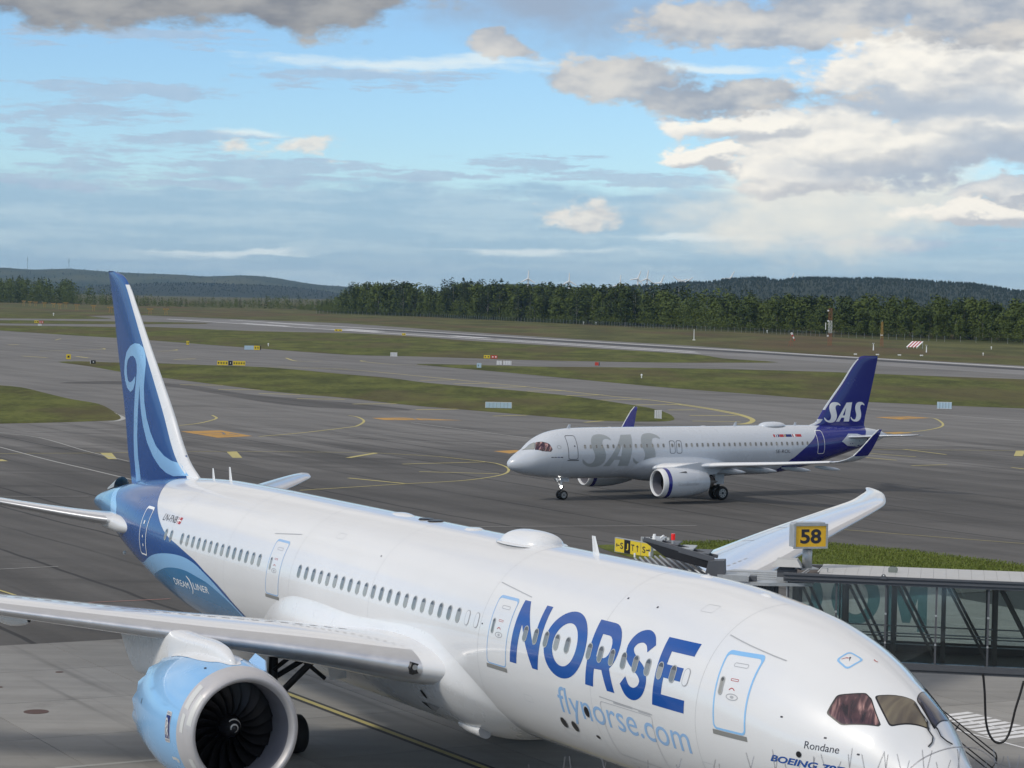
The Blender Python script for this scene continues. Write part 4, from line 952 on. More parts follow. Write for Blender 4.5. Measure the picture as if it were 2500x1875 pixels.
# wing body fairing
def fairing(body, x0, x1, ztop, d0, m_, parent, name='wing_fairing', nxx=90, npp=44):
    V = []; zt = pchip(ztop); X = np.linspace(x0, x1, nxx); T = np.linspace(0, 1, 2 * npp + 1)
    for x in X:
        zz = float(zt(x)); pa_ = float(body.phi(x, zz)); lo = -math.pi - pa_
        ph = pa_ + (lo - pa_) * T; p, n_ = body.at(0)(np.full(len(T), x), ph)
        e = np.minimum(1, np.minimum((x - x0) / 3.2, (x1 - x) / 5.0)); e = max(e, 0); e = e * e * (3 - 2 * e)
        s_ = np.clip(np.minimum(T, 1 - T) / .13, 0, 1); s_ = s_ * s_ * (3 - 2 * s_)
        V.append(p + n_ * (.004 + d0 * e * s_ - .02 * (1 - s_))[:, None])
    V = np.array(V); k = V.shape[1]
    F = [(i * k + j, (i + 1) * k + j, (i + 1) * k + j + 1, i * k + j + 1) for i in range(nxx - 1) for j in range(k - 1)]
    return mk(name, V.reshape(-1, 3), F, m_, parent, smooth=True)
dn(fairing(fb_, 18.75, 38.6, [(18.75, -2.5), (19.1, -1.45), (19.62, -1.05), (20.44, -.63), (21.24, -.28), (21.9, -.02), (22.5, .14), (23.9, .20), (26, .10), (28.5, .0), (31.5, .08), (33, .05), (34.4, -.2), (35.2, -.5), (36, -.9), (37.2, -1.5), (38.6, -2.5)], .42, 'fairing', wb))
fo_ = lambda off: fb_.side(.435 + off, 1)
dn(drape('outlet', [(ellipse(23.35, -1.80, .12, .13, 20), [])], fo_(.004), 'black', wb, .2, .08))
rc = dn(drape('air_intake', [([(22.75, -2.10), (24.15, -2.12), (23.85, -2.42)], [])], fo_(.004), 'line', wb, .2, .08)); drape('intake_mouth', [([(23.75, -2.12), (24.12, -2.125), (23.9, -2.40)], [])], fo_(.008), 'black', rc, .2, .08)
a_, n_ = fo_(.0)(np.array([21.2, 21.2, 22.9]), np.array([-2.72, -2.52, -2.6])); V, F = [], []; nn = 14
for i in range(15):
    t = i / 14; c_ = a_[0] * .5 + a_[1] * .5 + (a_[2] - (a_[0] + a_[1]) / 2) * t; r_ = .20 * (1 - t ** 2.2) ** .5 + .004; tv = n_[1]; bv = np.cross(np.array([1., 0, 0]), tv)
    for j in range(nn): q_ = 2 * math.pi * j / nn; V.append(c_ + tv * r_ * math.cos(q_) * .9 + bv * r_ * 1.2 * math.sin(q_))
for i in range(14):
    for j in range(nn): F.append((i * nn + j, i * nn + (j + 1) % nn, (i + 1) * nn + (j + 1) % nn, (i + 1) * nn + j))
sc_ = dn(mk('cooling_scoop', V, F, 'fairing', wb, smooth=True)); mk('scoop_face', V[:nn], [tuple(range(nn))], 'line', sc_)
# wings
WROWS = [(2.2, 20.75, 4.50, 12.2, .135, 2.2), (3.2, 21.4, 4.58, 11.4, .13, 2.0), (6, 23.3, 4.98, 9.6, .12, 1.6), (9.5, 25.7, 5.40, 7.6, .11, 1.2), (12.5, 27.7, 5.75, 6.5, .105, .8), (15, 29.4, 6.05, 5.6, .10, .6), (20, 32.8, 6.80, 4.1, .10, .2), (25, 36.2, 7.46, 2.75, .095, 0), (26.5, 37.45, 7.60, 2.35, .09, 0), (28, 39.3, 7.70, 1.8, .09, 0), (29.2, 41.1, 7.77, 1.15, .09, 0), (29.85, 42.5, 7.80, .65, .09, 0), (30.06, 43.1, 7.81, .28, .09, 0)]
wys = list(np.linspace(2.2, 26, 36)) + list(np.linspace(26.3, 30.06, 22))
for sd_ in (1, -1):
    L_ = Lift(WROWS, side=sd_)
    wg = dn(L_.mesh('wing', 'white', wb, ys=wys, n=34))
    ye = [y for y in wys if y >= 3.3 and y < 29.4]
    L_.mesh('leading_edge', 'metal', wg, ys=ye, n=60, sel=lambda a, t_: a < .075 if t_ >= 0 else a < .05, off=.006)
    up_ = L_.top(.006)
    # spoiler and flap seams, over-wing walkway dashes
    for f0, f1 in ((.70, 0), (.86, 0)):
        drape('flap_seam', [([(4, f0), (24.5, f0 + .02), (24.5, f0 + .026), (4, f0 + .003)], [])], up_, 'line', wg, .8, 0)
    for y in (6.2, 8.4, 10.6, 13.0, 15.4, 17.8, 20.2): drape('spoiler_seam', [([(y, .70), (y + .05, .70), (y + .05, .87), (y, .87)], [])], up_, 'line', wg, 0, .05)
    for i in range(26): y = 4.4 + i * .42; drape('walkway_dash', [([(y, .30), (y + .22, .30), (y + .22, .318), (y, .318)], [])], up_, 'line', wg, 0, 0)
    for y in (6.5, 13.2, 19.0):
        xl = float(L_.f[0](y)); ch = float(L_.f[2](y)); zl = float(L_.f[1](y)); V, F = [], []; nn = 14
        for i in range(15):
            t = i / 14; x = xl + ch * .45 + t * ch * .75; r_ = .34 * math.sin(math.pi * min(1, t * .97 + .03)) ** .6
            for j in range(nn): a = 2 * math.pi * j / nn; V.append((x, sd_ * (y + .75 * r_ * math.cos(a)), zl - .42 - .25 * t + r_ * math.sin(a)))
        for i in range(14):
            for j in range(nn): F.append((i * nn + j, i * nn + (j + 1) % nn, (i + 1) * nn + (j + 1) % nn, (i + 1) * nn + j))
        mk('flap_track_fairing', V, F, 'fairing', wg, smooth=True)
# landing light in the wing root
L_ = Lift(WROWS, side=1)
p = L_.pt(np.array([3.75]), np.array([0.]), np.array([0.]), np.array([0.]))[0]
b_ = B(); b_.prism([(3.50, p[2] - .14), (3.86, p[2] - .20), (3.94, p[2] + .02), (3.86, p[2] + .20), (3.62, p[2] + .12)], 0, p[0] - .03, p[0] + .45); bay = dn(b_.build('landing_light_bay', 'black', wb))
b_ = B(); b_.bar((p[0] - .05, 3.78, p[2] + .03), (p[0] + .05, 3.78, p[2] + .03), .085, 14); b_.build('landing_light', 'steel', bay)
b_ = B(); b_.bar((p[0] - .05, 3.62, p[2] - .04), (p[0] + .05, 3.62, p[2] - .04), .06, 14); b_.build('landing_light', 'steel', bay)
# tailplane and fin
SROWS = [(1.2, 52.3, 6.15, 6.4, .10, 0), (2.6, 53.5, 6.28, 5.6, .10, 0), (6, 56.7, 6.80, 3.9, .09, 0), (9.2, 59.4, 7.38, 2.3, .09, 0), (9.65, 60.0, 7.46, 1.75, .09, 0), (9.85, 60.7, 7.50, 1.0, .08, 0)]
for sd_ in (1, -1):
    L_ = Lift(SROWS, side=sd_, camber=-.004); tp = dn(L_.mesh('tailplane', 'white', wb, ny=28, n=26))
    L_.mesh('leading_edge', 'metal', tp, ys=list(np.linspace(2.75, 9.2, 20)), n=60, sel=lambda a, t_: a < .05 if t_ >= 0 else a < .09, off=.006)
    b_ = L_.top(.006); drape('elevator_seam', [([(2.4, .70), (9.2, .70), (9.2, .712), (2.4, .705)], [])], b_, 'line', tp, .6, 0)
    V, F = [], []; nn = 18
    for i in range(19):
        t = i / 18; x = 51.3 + 3.6 * t; r_ = .52 * math.sin(math.pi / 2 * min(1, t / .62)) ** .55
        for j in range(nn): a = 2 * math.pi * j / nn; V.append((x, sd_ * (2.05 - .10 * t + .55 * t * 0 + r_ * .8 * math.cos(a) + .25), 6.10 + .05 * t + r_ * .72 * math.sin(a)))
    for i in range(18):
        for j in range(nn): F.append((i * nn + j, i * nn + (j + 1) % nn, (i + 1) * nn + (j + 1) % nn, (i + 1) * nn + j))
    F.append(tuple(range(18 * nn, 19 * nn))); mk('tailplane_root_fairing', V, F, 'white', tp, smooth=True)
FROWS = [(7.3, 49.6, 0, 8.6, .05, 0), (7.9, 50.0, 0, 8.4, .06, 0), (8.3, 49.9, 0, 8.6, .07, 0), (8.5, 50.3, 0, 8.3, .075, 0), (8.7, 50.75, 0, 8.0, .08, 0), (9.0, 51.25, 0, 7.6, .085, 0), (9.6, 51.95, 0, 7.05, .09, 0), (10.8, 53.05, 0, 6.3, .09, 0), (12, 54.3, 0, 5.5, .09, 0), (13.7, 56.1, 0, 4.35, .09, 0), (15.4, 57.85, 0, 3.2, .09, 0), (16.5, 59.05, 0, 2.5, .085, 0), (16.8, 59.6, 0, 2.1, .08, 0), (17.0, 60.5, 0, 1.3, .07, 0), (17.07, 61.2, 0, .6, .06, 0)]
FL = Lift(FROWS, vertical=True, camber=0)
fin = dn(FL.mesh('fin', 'navy', wb, ys=[7.3, 7.9, 8.2, 8.5, 8.6, 8.7, 8.85, 9.0, 9.3] + list(np.linspace(9.6, 16.5, 30)) + [16.6, 16.7, 16.8, 16.9, 17.0, 17.07], n=34))
FL.mesh('leading_edge', 'fairing', fin, ys=list(np.linspace(8.05, 9.3, 10)) + list(np.linspace(9.6, 16.45, 26)), n=60, sel=lambda a, t_: a < .10, off=.006)
SWIRL = [(57.39,12.35),(57.86,12.12),(58.28,12.02),(58.60,12.11),(58.78,12.40),(58.79,12.73),(58.59,13.04),(58.18,13.22),(57.76,13.25),(57.42,13.13),(57.22,12.89),(57.19,12.53),(57.28,12.18),(57.48,11.53),(57.65,10.67),(57.74,9.66),(57.70,8.60),(57.51,7.58),(56.79,7.70),(57.03,8.64),(57.12,9.70),(57.03,10.56),(56.89,11.27),(56.77,11.98),(56.69,11.42),(56.52,10.80),(56.19,10.18),(55.59,9.51),(54.77,8.94),(53.86,8.52),(53.07,8.32),(52.21,8.24),(50.61,8.38),(51.09,8.62),(51.57,8.84),(52.42,8.89),(53.30,9.05),(54.29,9.40),(55.07,9.93),(55.68,10.56),(56.03,11.24),(56.14,11.87),(56.10,12.36),(56.06,12.93),(56.22,13.34),(56.51,13.65),(56.99,13.81),(57.61,13.82),(58.24,13.67),(58.82,13.37),(59.12,12.97),(59.25,12.46),(59.10,12.07),(58.75,11.76),(58.19,11.60),(57.74,11.74),(57.46,12.03)]
for sg in (1, -1): drape('fin_swirl', [(SWIRL, [])], FL.top(.006, sg), 'sky', fin, .3, .3)
# engines
def engine(parent, yc, zc, prof_out, lip_i, inner, fan_x, fan_r, hub_r, nblade, nozzle, plug, m_cowl, m_lip, swirl=True, seg=72, chevron=0., ring=None, sd=1, lip_mat='lip', dzz=0.):
    V, F = lathe(prof_out[lip_i:], seg, 0, yc, zc)
    if chevron:
        k = len(prof_out[lip_i:]) - 1
        for i in range(seg):
            ph = (i % 4) / 4; V[k * seg + i] = (V[k * seg + i][0] + chevron * (1 - abs(2 * ph - 1)) - chevron * .3, V[k * seg + i][1], V[k * seg + i][2])
    eng = mk('engine', V, [tuple(reversed(f)) for f in F], m_cowl, parent, smooth=True); eng.location.z = dzz
    inn = [(a, r) for a, r in inner]
    V, F = lathe(list(reversed(inn[:3])) + prof_out[1:lip_i + 1], seg, 0, yc, zc); mk('inlet_lip', V, [tuple(reversed(f)) for f in F], m_lip, eng, smooth=True)
    V, F = lathe(inn[2:], seg, 0, yc, zc); mk('inlet_duct', V, F, 'liner', eng, smooth=True)
    if ring: V, F = lathe([(a, r + .006) for a, r in ring], seg, 0, yc, zc); mk('cowl_band', V, [tuple(reversed(f)) for f in F], 'royal', eng, smooth=True)
    b_ = B(); b_.bar((fan_x + .22, yc, zc), (fan_x + .30, yc, zc), fan_r + .02, 40); b_.build('fan_backing', 'black', eng)
    # fan blades share one mesh
    V, F = [], []; nr = 7
    for i in range(nr):
        t = i / (nr - 1); r_ = hub_r + (fan_r - hub_r) * t; tw = R(25 + 33 * t); ch = .26 + .10 * t; sw = -.10 * math.sin(math.pi * t) + .16 * t * t
        for c_ in (-.5, 0, .5):
            ax_ = fan_x + .06 + sw * .4 + c_ * ch * math.cos(tw); tg = c_ * ch * math.sin(tw) * 1.6 + sw * .9
            V.append((ax_, tg + (0.02 if c_ == 0 else 0), r_))
    for i in range(nr - 1):
        for j in range(2): q = i * 3 + j; F.append((q, q + 1, q + 4, q + 3))
    me = None
    for n_ in range(nblade):
        if me is None: o = mk('fan_blade', V, F, 'blade', eng, smooth=True); me = o.data
        else: o = link(bpy.data.objects.new('fan_blade', me), eng)
        o.location = (0, yc, zc); o.rotation_euler = (2 * math.pi * n_ / nblade + .1, 0, 0)
    sp0 = fan_x - hub_r * 1.25
    V, F = lathe([(sp0, .004), (sp0 + .03, hub_r * .16), (sp0 + hub_r * .45, hub_r * .52), (sp0 + hub_r * .95, hub_r * .86), (fan_x + .1, hub_r)], 36, 0, yc, zc)
    spn = mk('spinner', V, [tuple(reversed(f)) for f in F], 'black', eng, smooth=True)
    if swirl:
        pf = pchip([(.16 * hub_r, sp0 + .03), (hub_r * .52, sp0 + hub_r * .45), (hub_r * .86, sp0 + hub_r * .95), (hub_r, fan_x + .1)])
        for r0, r1, a0, a1, w_ in ((.30, .34, -.3, 4.6, .12), (.62, .86, 1.0, 3.7, .10)):
            V, F = [], []
            for i in range(31):
                t = i / 30; r_ = (r0 + (r1 - r0) * t) * hub_r; a = a0 + (a1 - a0) * t; ww = w_ * hub_r * math.sin(math.pi * min(.97, max(.06, t))) ** .4
                for q in (r_ - ww / 2, r_ + ww / 2): V.append((float(pf(q)) - .012, yc + q * math.cos(a), zc + q * math.sin(a)))
                if i: F.append((2 * i - 2, 2 * i - 1, 2 * i + 1, 2 * i))
            mk('spinner_swirl', V, F, 'tape', spn)
    V, F = lathe(nozzle, 48, 0, yc, zc); mk('core_nozzle', V, [tuple(reversed(f)) for f in F], 'hot', eng, smooth=True)
    V, F = lathe(plug, 36, 0, yc, zc); mk('exhaust_plug', V, [tuple(reversed(f)) for f in F], 'hot', eng, smooth=True)
    V, F = lathe([(prof_out[-1][0] - .02, prof_out[-1][1] - .03), (prof_out[-1][0] - .5, nozzle[0][1] + .02)], seg, 0, yc, zc); mk('fan_nozzle_inside', V, F, 'hot', eng, smooth=True)
    return eng
EX = 20.62
for sd_ in (1, -1):
    yc, zc_ = 9.87 * sd_, 3.25
    e_ = engine(wb, yc, zc_, [(EX, 1.61), (EX + .02, 1.655), (EX + .08, 1.715), (EX + .22, 1.785), (EX + .42, 1.835), (EX + .62, 1.875), (EX + .7, 1.888), (EX + 1.2, 1.95), (EX + 1.9, 2.005), (EX + 2.6, 2.02), (EX + 3.4, 1.95), (EX + 4.2, 1.82), (EX + 4.8, 1.69), (EX + 4.98, 1.645), (EX + 5.25, 1.58)], 6,
        [(EX, 1.60), (EX + .05, 1.545), (EX + .22, 1.475), (EX + .6, 1.43), (EX + 1.0, 1.43), (EX + 1.5, 1.44)], EX + 1.22, 1.415, .36, 20, [(EX + 4.6, 1.10), (EX + 5.8, .92), (EX + 6.7, .70)], [(EX + 6.2, .5), (EX + 6.9, .42), (EX + 7.7, .05)], 'sky', 'lip', chevron=.22, sd=sd_, dzz=DZ)
    # pylon
    st_ = [(21.5, 5.20, 5.0, .05), (21.9, 5.38, 4.9, .16), (22.5, 5.56, 4.85, .26), (23.5, 5.62, 4.8, .34), (24.6, 5.60, 4.6, .40), (25.6, 5.60, 4.4, .42), (27, 5.50, 4.0, .40), (28.2, 5.40, 3.85, .36), (29.4, 5.38, 3.72, .30), (30.3, 5.36, 4.05, .23), (31.3, 5.3, 4.65, .08)]
    ft_, fb2, fw_ = [pchip([(q[0], q[i]) for q in st_]) for i in (1, 2, 3)]; X_ = np.linspace(21.5, 31.3, 40); V_, F_ = [], []; nn = 24
    for x in X_:
        zt, zb, hw_ = float(ft_(x)), float(fb2(x)), float(fw_(x))
        for j in range(nn): a = 2 * math.pi * j / nn; ca, sa = math.cos(a), math.sin(a); V_.append((x, yc + hw_ * math.copysign(abs(ca) ** .6, ca), (zt + zb) / 2 + (zt - zb) / 2 * math.copysign(abs(sa) ** .5, sa)))
    F_ = [(i * nn + j, (i + 1) * nn + j, (i + 1) * nn + (j + 1) % nn, i * nn + (j + 1) % nn) for i in range(39) for j in range(nn)] + [tuple(range(nn)), tuple(reversed(range(39 * nn, 40 * nn)))]
    py = mk('pylon', V_, F_, 'fairing', e_, smooth=True)
    # white cowl crown where the pylon meets the nacelle
    def nac(off):
        pr = pchip([(EX + .7, 1.888), (EX + 1.2, 1.95), (EX + 1.9, 2.005), (EX + 2.6, 2.02), (EX + 3.4, 1.95), (EX + 4.2, 1.82), (EX + 4.8, 1.69), (EX + 5.25, 1.58)])
        def f(x, th):
            r_ = pr(x) + off; h = 1e-3; dr = (pr(np.asarray(x) + h) - pr(np.asarray(x) - h)) / (2 * h)
            n_ = np.stack([-dr, np.cos(th), np.sin(th)], -1); n_ /= np.linalg.norm(n_, axis=-1, keepdims=True)
            return np.stack([x, yc + r_ * np.cos(th), zc_ + r_ * np.sin(th)], -1), n_
        return f
    drape('cowl_crown', [(smooth_poly([(21.4, R(90)), (21.5, R(84)), (21.9, R(80)), (22.3, R(73)), (23.2, R(69)), (24.6, R(70)), (25.6, R(74)), (25.6, R(106)), (24.6, R(110)), (23.2, R(111)), (22.3, R(107)), (21.9, R(100)), (21.5, R(96))], 3, True), [])], nac(.006), 'fairing', e_, .3, R(5))
    # vortex strake on the inboard flank
    th = R(128) if sd_ > 0 else R(52)
    c_, s_ = math.cos(th), math.sin(th); P_ = lambda x, r_: (x, yc + r_ * c_, zc_ + r_ * s_)
    b_ = B(); tv = Vector((0, -s_, c_)) * .025
    pts = [P_(22.0, 1.98), P_(22.5, 2.28), (23.4, yc + 2.38 * c_, zc_ + 2.38 * s_), P_(23.5, 1.96)]
    b_.add([Vector(p) + tv for p in pts] + [Vector(p) - tv for p in pts], [(0, 1, 2, 3), (7, 6, 5, 4), (0, 4, 5, 1), (1, 5, 6, 2), (2, 6, 7, 3)]); b_.build('nacelle_strake', 'sky', e_)
    if sd_ > 0:
        nm = nac(.007); sgn = -1
        # maker's badge and stencils on the outboard flank
        xa, xb, t0, t1 = 21.72, 22.02, R(-10), R(17)
        drape('engine_badge', [(rrect(xa, xb, t0, t1, .03), [])], nm, 'tape', e_, .2, R(4)); nm2 = nac(.011)
        drape('engine_badge', [(rrect(xa + .02, xb - .02, t0 + .06, t1 - .06, .01), [])], nm2, 'flagblue', e_, .2, R(4)); nm3 = nac(.015)
        drape('badge_letter', None, nm3, 'tape', e_, .2, R(4), bm=fit_text('R', xb - .04, xa + .10, R(-3.5), R(11))); drape('badge_letter', None, nac(.017), 'tape', e_, .2, R(4), bm=fit_text('R', xb - .10, xa + .04, R(-6), R(8)))
        for t_, tx in ((t1 - .045, 'ROLLS'), (t0 + .012, 'ROYCE')): drape('badge_text', None, nm2, 'flagblue', e_, .2, R(4), bm=fit_text(tx, xb - .03, xa + .03, t_, t_ + .032))
        drape('stencil', [(rrect(21.55, 21.85, R(-26), R(-23), .01), []), (rrect(21.45, 21.6, R(-28), R(-24), .01), [])], nm, 'tape', e_, .2, R(4))
        drape('stencil', [(ellipse(21.85, R(66), .06, .02, 12), [])], nac(.012), 'ink', e_, .2, R(4)); drape('stencil', [(rrect(24.4, 24.45, R(12), R(17), .01), [])], nm, 'ink', e_, .2, R(4))
        # pale repair patches on the lip
        pl_ = pchip([(EX + .02, 1.655), (EX + .08, 1.715), (EX + .22, 1.785), (EX + .42, 1.835), (EX + .7, 1.888)])
        def lipm(off):
            def f(x, th):
                x = np.asarray(x, float); r_ = pl_(x) + off; dr = (pl_(x + 1e-3) - pl_(x - 1e-3)) / 2e-3; n_ = np.stack([-dr, np.cos(th), np.sin(th)], -1); n_ /= np.linalg.norm(n_, axis=-1, keepdims=True)
                return np.stack([x, yc + r_ * np.cos(th), zc_ + r_ * np.sin(th)], -1), n_
            return f
        for x0, x1, a0, a1 in ((EX + .06, EX + .22, 10, 42), (EX + .34, EX + .58, 24, 50), (EX + .36, EX + .52, 2, 20), (EX + .1, EX + .25, -45, -22), (EX + .35, EX + .55, 118, 150)):
            drape('repair_patch', [([(x0, R(a0)), (x1, R(a0 + 1)), (x1, R(a1)), (x0, R(a1 - 1))], [])], lipm(.005), 'tape', e_, .06, R(4))
# landing gear
def wheel(parent, x, y, z, r_, w_, name='wheel'):
    prof = [(-w_ / 2, r_ * .62), (-w_ / 2, r_ * .86), (-w_ * .36, r_ * .97), (0, r_), (w_ * .36, r_ * .97), (w_ / 2, r_ * .86), (w_ / 2, r_ * .62)]
    V, F = lathe(prof, 36, 0, 0, 0); V = [(b1, a1, c1) for a1, b1, c1 in V]
    o = mk(name, V, F, 'rubber', parent, smooth=True); o.location = (x, y, z)
    b_ = B(); b_.bar((0, -w_ * .40, 0), (0, w_ * .40, 0), r_ * .63, 30); b_.build('rim', 'steel', o)
    b_ = B(); b_.bar((0, -w_ * .47, 0), (0, w_ * .47, 0), r_ * .2, 16)
    for i in range(8): a = 2 * math.pi * i / 8; b_.bar((r_ * .42 * math.cos(a), -w_ * .42, r_ * .42 * math.sin(a)), (r_ * .42 * math.cos(a), w_ * .42, r_ * .42 * math.sin(a)), r_ * .09, 8)
    b_.build('hub', 'dsteel', o)
    return o
G = .6
for sd_ in (1, -1):
    y0 = 4.85 * sd_
    b_ = B(); b_.bar((30.5, y0, G + .66), (30.6, y0 - .1 * sd_, 5.0), .19, 16).bar((29.75, y0, G + .66), (31.25, y0, G + .66), .15, 12).bar((30.55, y0, 2.2), (28.8, y0 - 1.3 * sd_, 4.35), .12, 10).bar((30.55, y0, 2.6), (32.4, y0 - .9 * sd_, 4.4), .10, 10).bar((30.6, y0, 3.0), (30.4, y0 - 2.0 * sd_, 4.1), .10, 10).bar((29.9, y0 - .2 * sd_, 4.3), (29.6, y0 - 1.6 * sd_, 3.1), .07, 8).bar((30.3, y0, 3.4), (29.0, y0 - .9 * sd_, 4.6), .08, 8)
    gear = dn(b_.build('main_gear', 'dsteel', wb, True))
    for x in (29.75, 31.25):
        b_ = B(); b_.bar((x, y0 - .75, G + .66), (x, y0 + .75, G + .66), .09, 10); b_.build('axle', 'dsteel', gear)
        for dy_ in (-.62, .62): wheel(gear, x, y0 + dy_, G + .66, .66, .48)
    b_ = B(); b_.prism([(29.9, 3.0), (31.1, 2.9), (31.2, 4.7), (29.7, 4.8)], 1, y0 + .42 * sd_ - .03, y0 + .42 * sd_ + .03); b_.build('gear_door', 'fairing', gear)
    b_ = B(); b_.prism([(28.6, 3.25), (29.8, 3.0), (30.3, 4.2), (28.6, 4.3)], 1, y0 - 1.9 * sd_ - .03, y0 - 1.9 * sd_ + .03); b_.build('gear_door', 'fairing', gear)
b_ = B(); b_.bar((5.6, 0, G + .5), (5.5, 0, 3.2), .14, 14).bar((5.6, 0, 1.6), (4.2, 0, 3.0), .08, 10).bar((5.6, -.45, G + .5), (5.6, .45, G + .5), .07, 10)
ng = dn(b_.build('nose_gear', 'dsteel', wb, True))
for dy_ in (-.33, .33): wheel(ng, 5.6, dy_, G + .5, .5, .32)
b_ = B(); b_.bar((5.45, -.2, 2.1), (5.3, -.2, 2.1), .12, 12).bar((5.45, .2, 2.1), (5.3, .2, 2.1), .12, 12); b_.build('taxi_lamp', 'steel', ng)
# tail end: auxiliary power exhaust and raised intake scoop
V, F = lathe([(61.6, .40), (62.3, .33)], 28, 0, 0, ZC + .74); dn(mk('exhaust_pipe', V, [tuple(reversed(f)) for f in F], 'hot', wb, smooth=True))
scp = []
for i in range(9): a = math.pi * i / 8; scp.append((.38 * math.cos(a), .42 * math.sin(a)))
V_ = [(59.6, y, ZC + 1.62 + z * 1.1) for y, z in scp] + [(60.6, y * .9, ZC + 1.42 + z * .5) for y, z in scp]
dn(mk('intake_scoop', V_, [(i, i + 1, 9 + i + 1, 9 + i) for i in range(8)] + [tuple(range(9, 18))], 'rim', wb, smooth=False))
b_ = B(); b_.bar((56.9, 1.65, ZC + .62), (57.3, 1.6, ZC + .66), .13, 12, .05); dn(b_.build('tail_light', 'tgl', wb, True))
b_ = B(); b_.bar((55.3, 1.35, ZC - .92), (55.5, 1.33, ZC - .95), .08, 10, .03); dn(b_.build('tail_light', 'tgl', wb, True))
b_ = B(); b_.bar((47.8, .5, ZC - 2.62), (48.5, .5, ZC - 2.45), .22, 12, .08); dn(b_.build('drain_mast', 'sky', wb, True))
# ------------------------------------------------------------------ the narrow-body airliner taxiing behind
NX, NY, NTH = -.2313, 187.55, .5081
ZA = 3.74
nb = thing('narrow_body_airliner', 'smaller pale grey airliner with dark blue tail taxiing on the asphalt', 'airliner', (NX, NY, 0), NTH)
TOPA = [(0,-.82),(.05,-.62),(.15,-.47),(.35,-.28),(.7,-.02),(1.1,.24),(1.5,.47),(2,.93),(2.5,1.28),(3,1.53),(3.6,1.74),(4.4,1.9),(5.3,2.0),(6.5,2.05),(8,2.07),(27,2.07),(30,2.04),(33,1.95),(35,1.82),(36.5,1.62),(37.3,1.42),(37.57,1.3)]
BOTA = [(0,-.82),(.05,-1.0),(.15,-1.12),(.35,-1.27),(.7,-1.43),(1.1,-1.56),(1.5,-1.66),(2,-1.76),(3,-1.9),(4,-1.99),(5.5,-2.06),(7,-2.07),(24,-2.07),(26,-1.95),(28.5,-1.55),(31,-1.0),(34,-.2),(36,.38),(37.3,.8),(37.57,.95)]
WIDA = [(0,0),(.05,.2),(.15,.34),(.35,.54),(.7,.8),(1.1,1.03),(1.5,1.22),(2,1.41),(2.5,1.56),(3,1.68),(3.6,1.79),(4.4,1.89),(5.3,1.95),(6.5,1.975),(26,1.975),(29,1.85),(32,1.5),(34.5,1.02),(36.5,.55),(37.3,.32),(37.57,.17)]
na = Body(TOPA, BOTA, WIDA, ZA, 37.57)
na.mesh('fuselage', 'pearl', nb, np.concatenate([[.002, .01, .03, .06, .1, .16, .24, .35, .5, .7], np.linspace(.9, 6.5, 40), np.linspace(7.2, 26, 26), np.linspace(26.6, 37.57, 36)]), 96)
def SA(off): return na.side(off, -1)
LX = .13
# blue tail paint
eA = [(30.6,90),(30.2,75),(29.55,58),(29.05,34),(28.62,20.5),(28.0,7),(27.3,-6),(26.7,-18.5),(26.3,-25),(25.6,-45),(25.1,-62),(24.6,-90)]
tailpoly = smooth_poly(deg(eA), 3) + deg([(34, -90), (37.2, -90)]) + smooth_poly(deg([(36.4,-60),(35.5,-20),(34.9,10),(35.0,30),(35.2,60),(35.3,90)]), 3)
for sd_ in (1, -1): drape('tail_paint', [(tailpoly, [])], (lambda s_: (lambda x, p: na.at(.004)(x, p if s_ > 0 else math.pi - p)))(sd_), 'royal', nb, .5, R(7))
GS = [(1287,545),(1270,530),(1245,523),(1212,528),(1193,550),(1188,582),(1195,612),(1203,640),(1200,670),(1185,686),(1165,681),(1145,660),(1143,668),(1150,685),(1172,701),(1202,706),(1232,699),(1252,675),(1257,640),(1250,605),(1243,575),(1250,554),(1270,548),(1287,556)]
GA = ([(1250,697),(1345,527),(1397,525),(1373,697),(1322,697),(1327,662),(1300,662),(1281,697)], [[(1312,642),(1331,642),(1341,572)]])
def glyph(pts, box, x0, x1, z0, z1, sl=0.):
    a0, a1, b0, b1 = box; return [(x0 + (a - a0) / (a1 - a0) * (x1 - x0), z0 + (b1 - b) / (b1 - b0) * (z1 - z0)) for a, b in pts]
SB = (1143, 1287, 523, 706); AB = (1250, 1397, 525, 697)
SM = smooth_poly(GS, 3, True)
def sas(fmap, m_, parent, boxes, step=.3):
    (s0, s1, sz0, sz1), (a0, a1, az0, az1), (t0, t1, tz0, tz1) = boxes
    drape('painted_letter', [(glyph(SM, SB, s0, s1, sz0, sz1), [])], fmap, m_, parent, step, step * .6)
    drape('painted_letter', [(glyph(GA[0], AB, a0, a1, az0, az1), [glyph(GA[1][0], AB, a0, a1, az0, az1)[::-1]])], fmap, m_, parent, step, step * .6)
    drape('painted_letter', [(glyph(SM, SB, t0, t1, tz0, tz1), [])], fmap, m_, parent, step, step * .6)
sas(SA(.005), 'sasgrey', nb, ((5.80, 8.55, -1.02, 1.58), (7.85, 10.66, -.98, 1.54), (10.55, 13.28, -.98, 1.62)))
drape('painted_registration', None, SA(.006), 'ink', nb, .3, .2, bm=fit_text('SE-ROL', 24.68, 26.18, -.15, .13))
fx = 24.68
for w_, c_ in ((.18, 'red'), (.06, 'tgl'), (.09, 'flagblue'), (.06, 'tgl'), (.14, 'flagblue'), (.06, 'red'), (.40, 'red'), (.06, 'flagblue'), (.06, 'yellowp'), (.62, 'flagblue'), (.10, 'red'), (.16, 'tgl'), (.10, 'red'), (.52, 'red')):
    drape('painted_flag', [([(fx, 1.18), (fx + w_ - .005, 1.18), (fx + w_ - .005, 1.39), (fx, 1.39)], [])], SA(.006), c_, nb, .3, .2); fx += w_ * 1.13
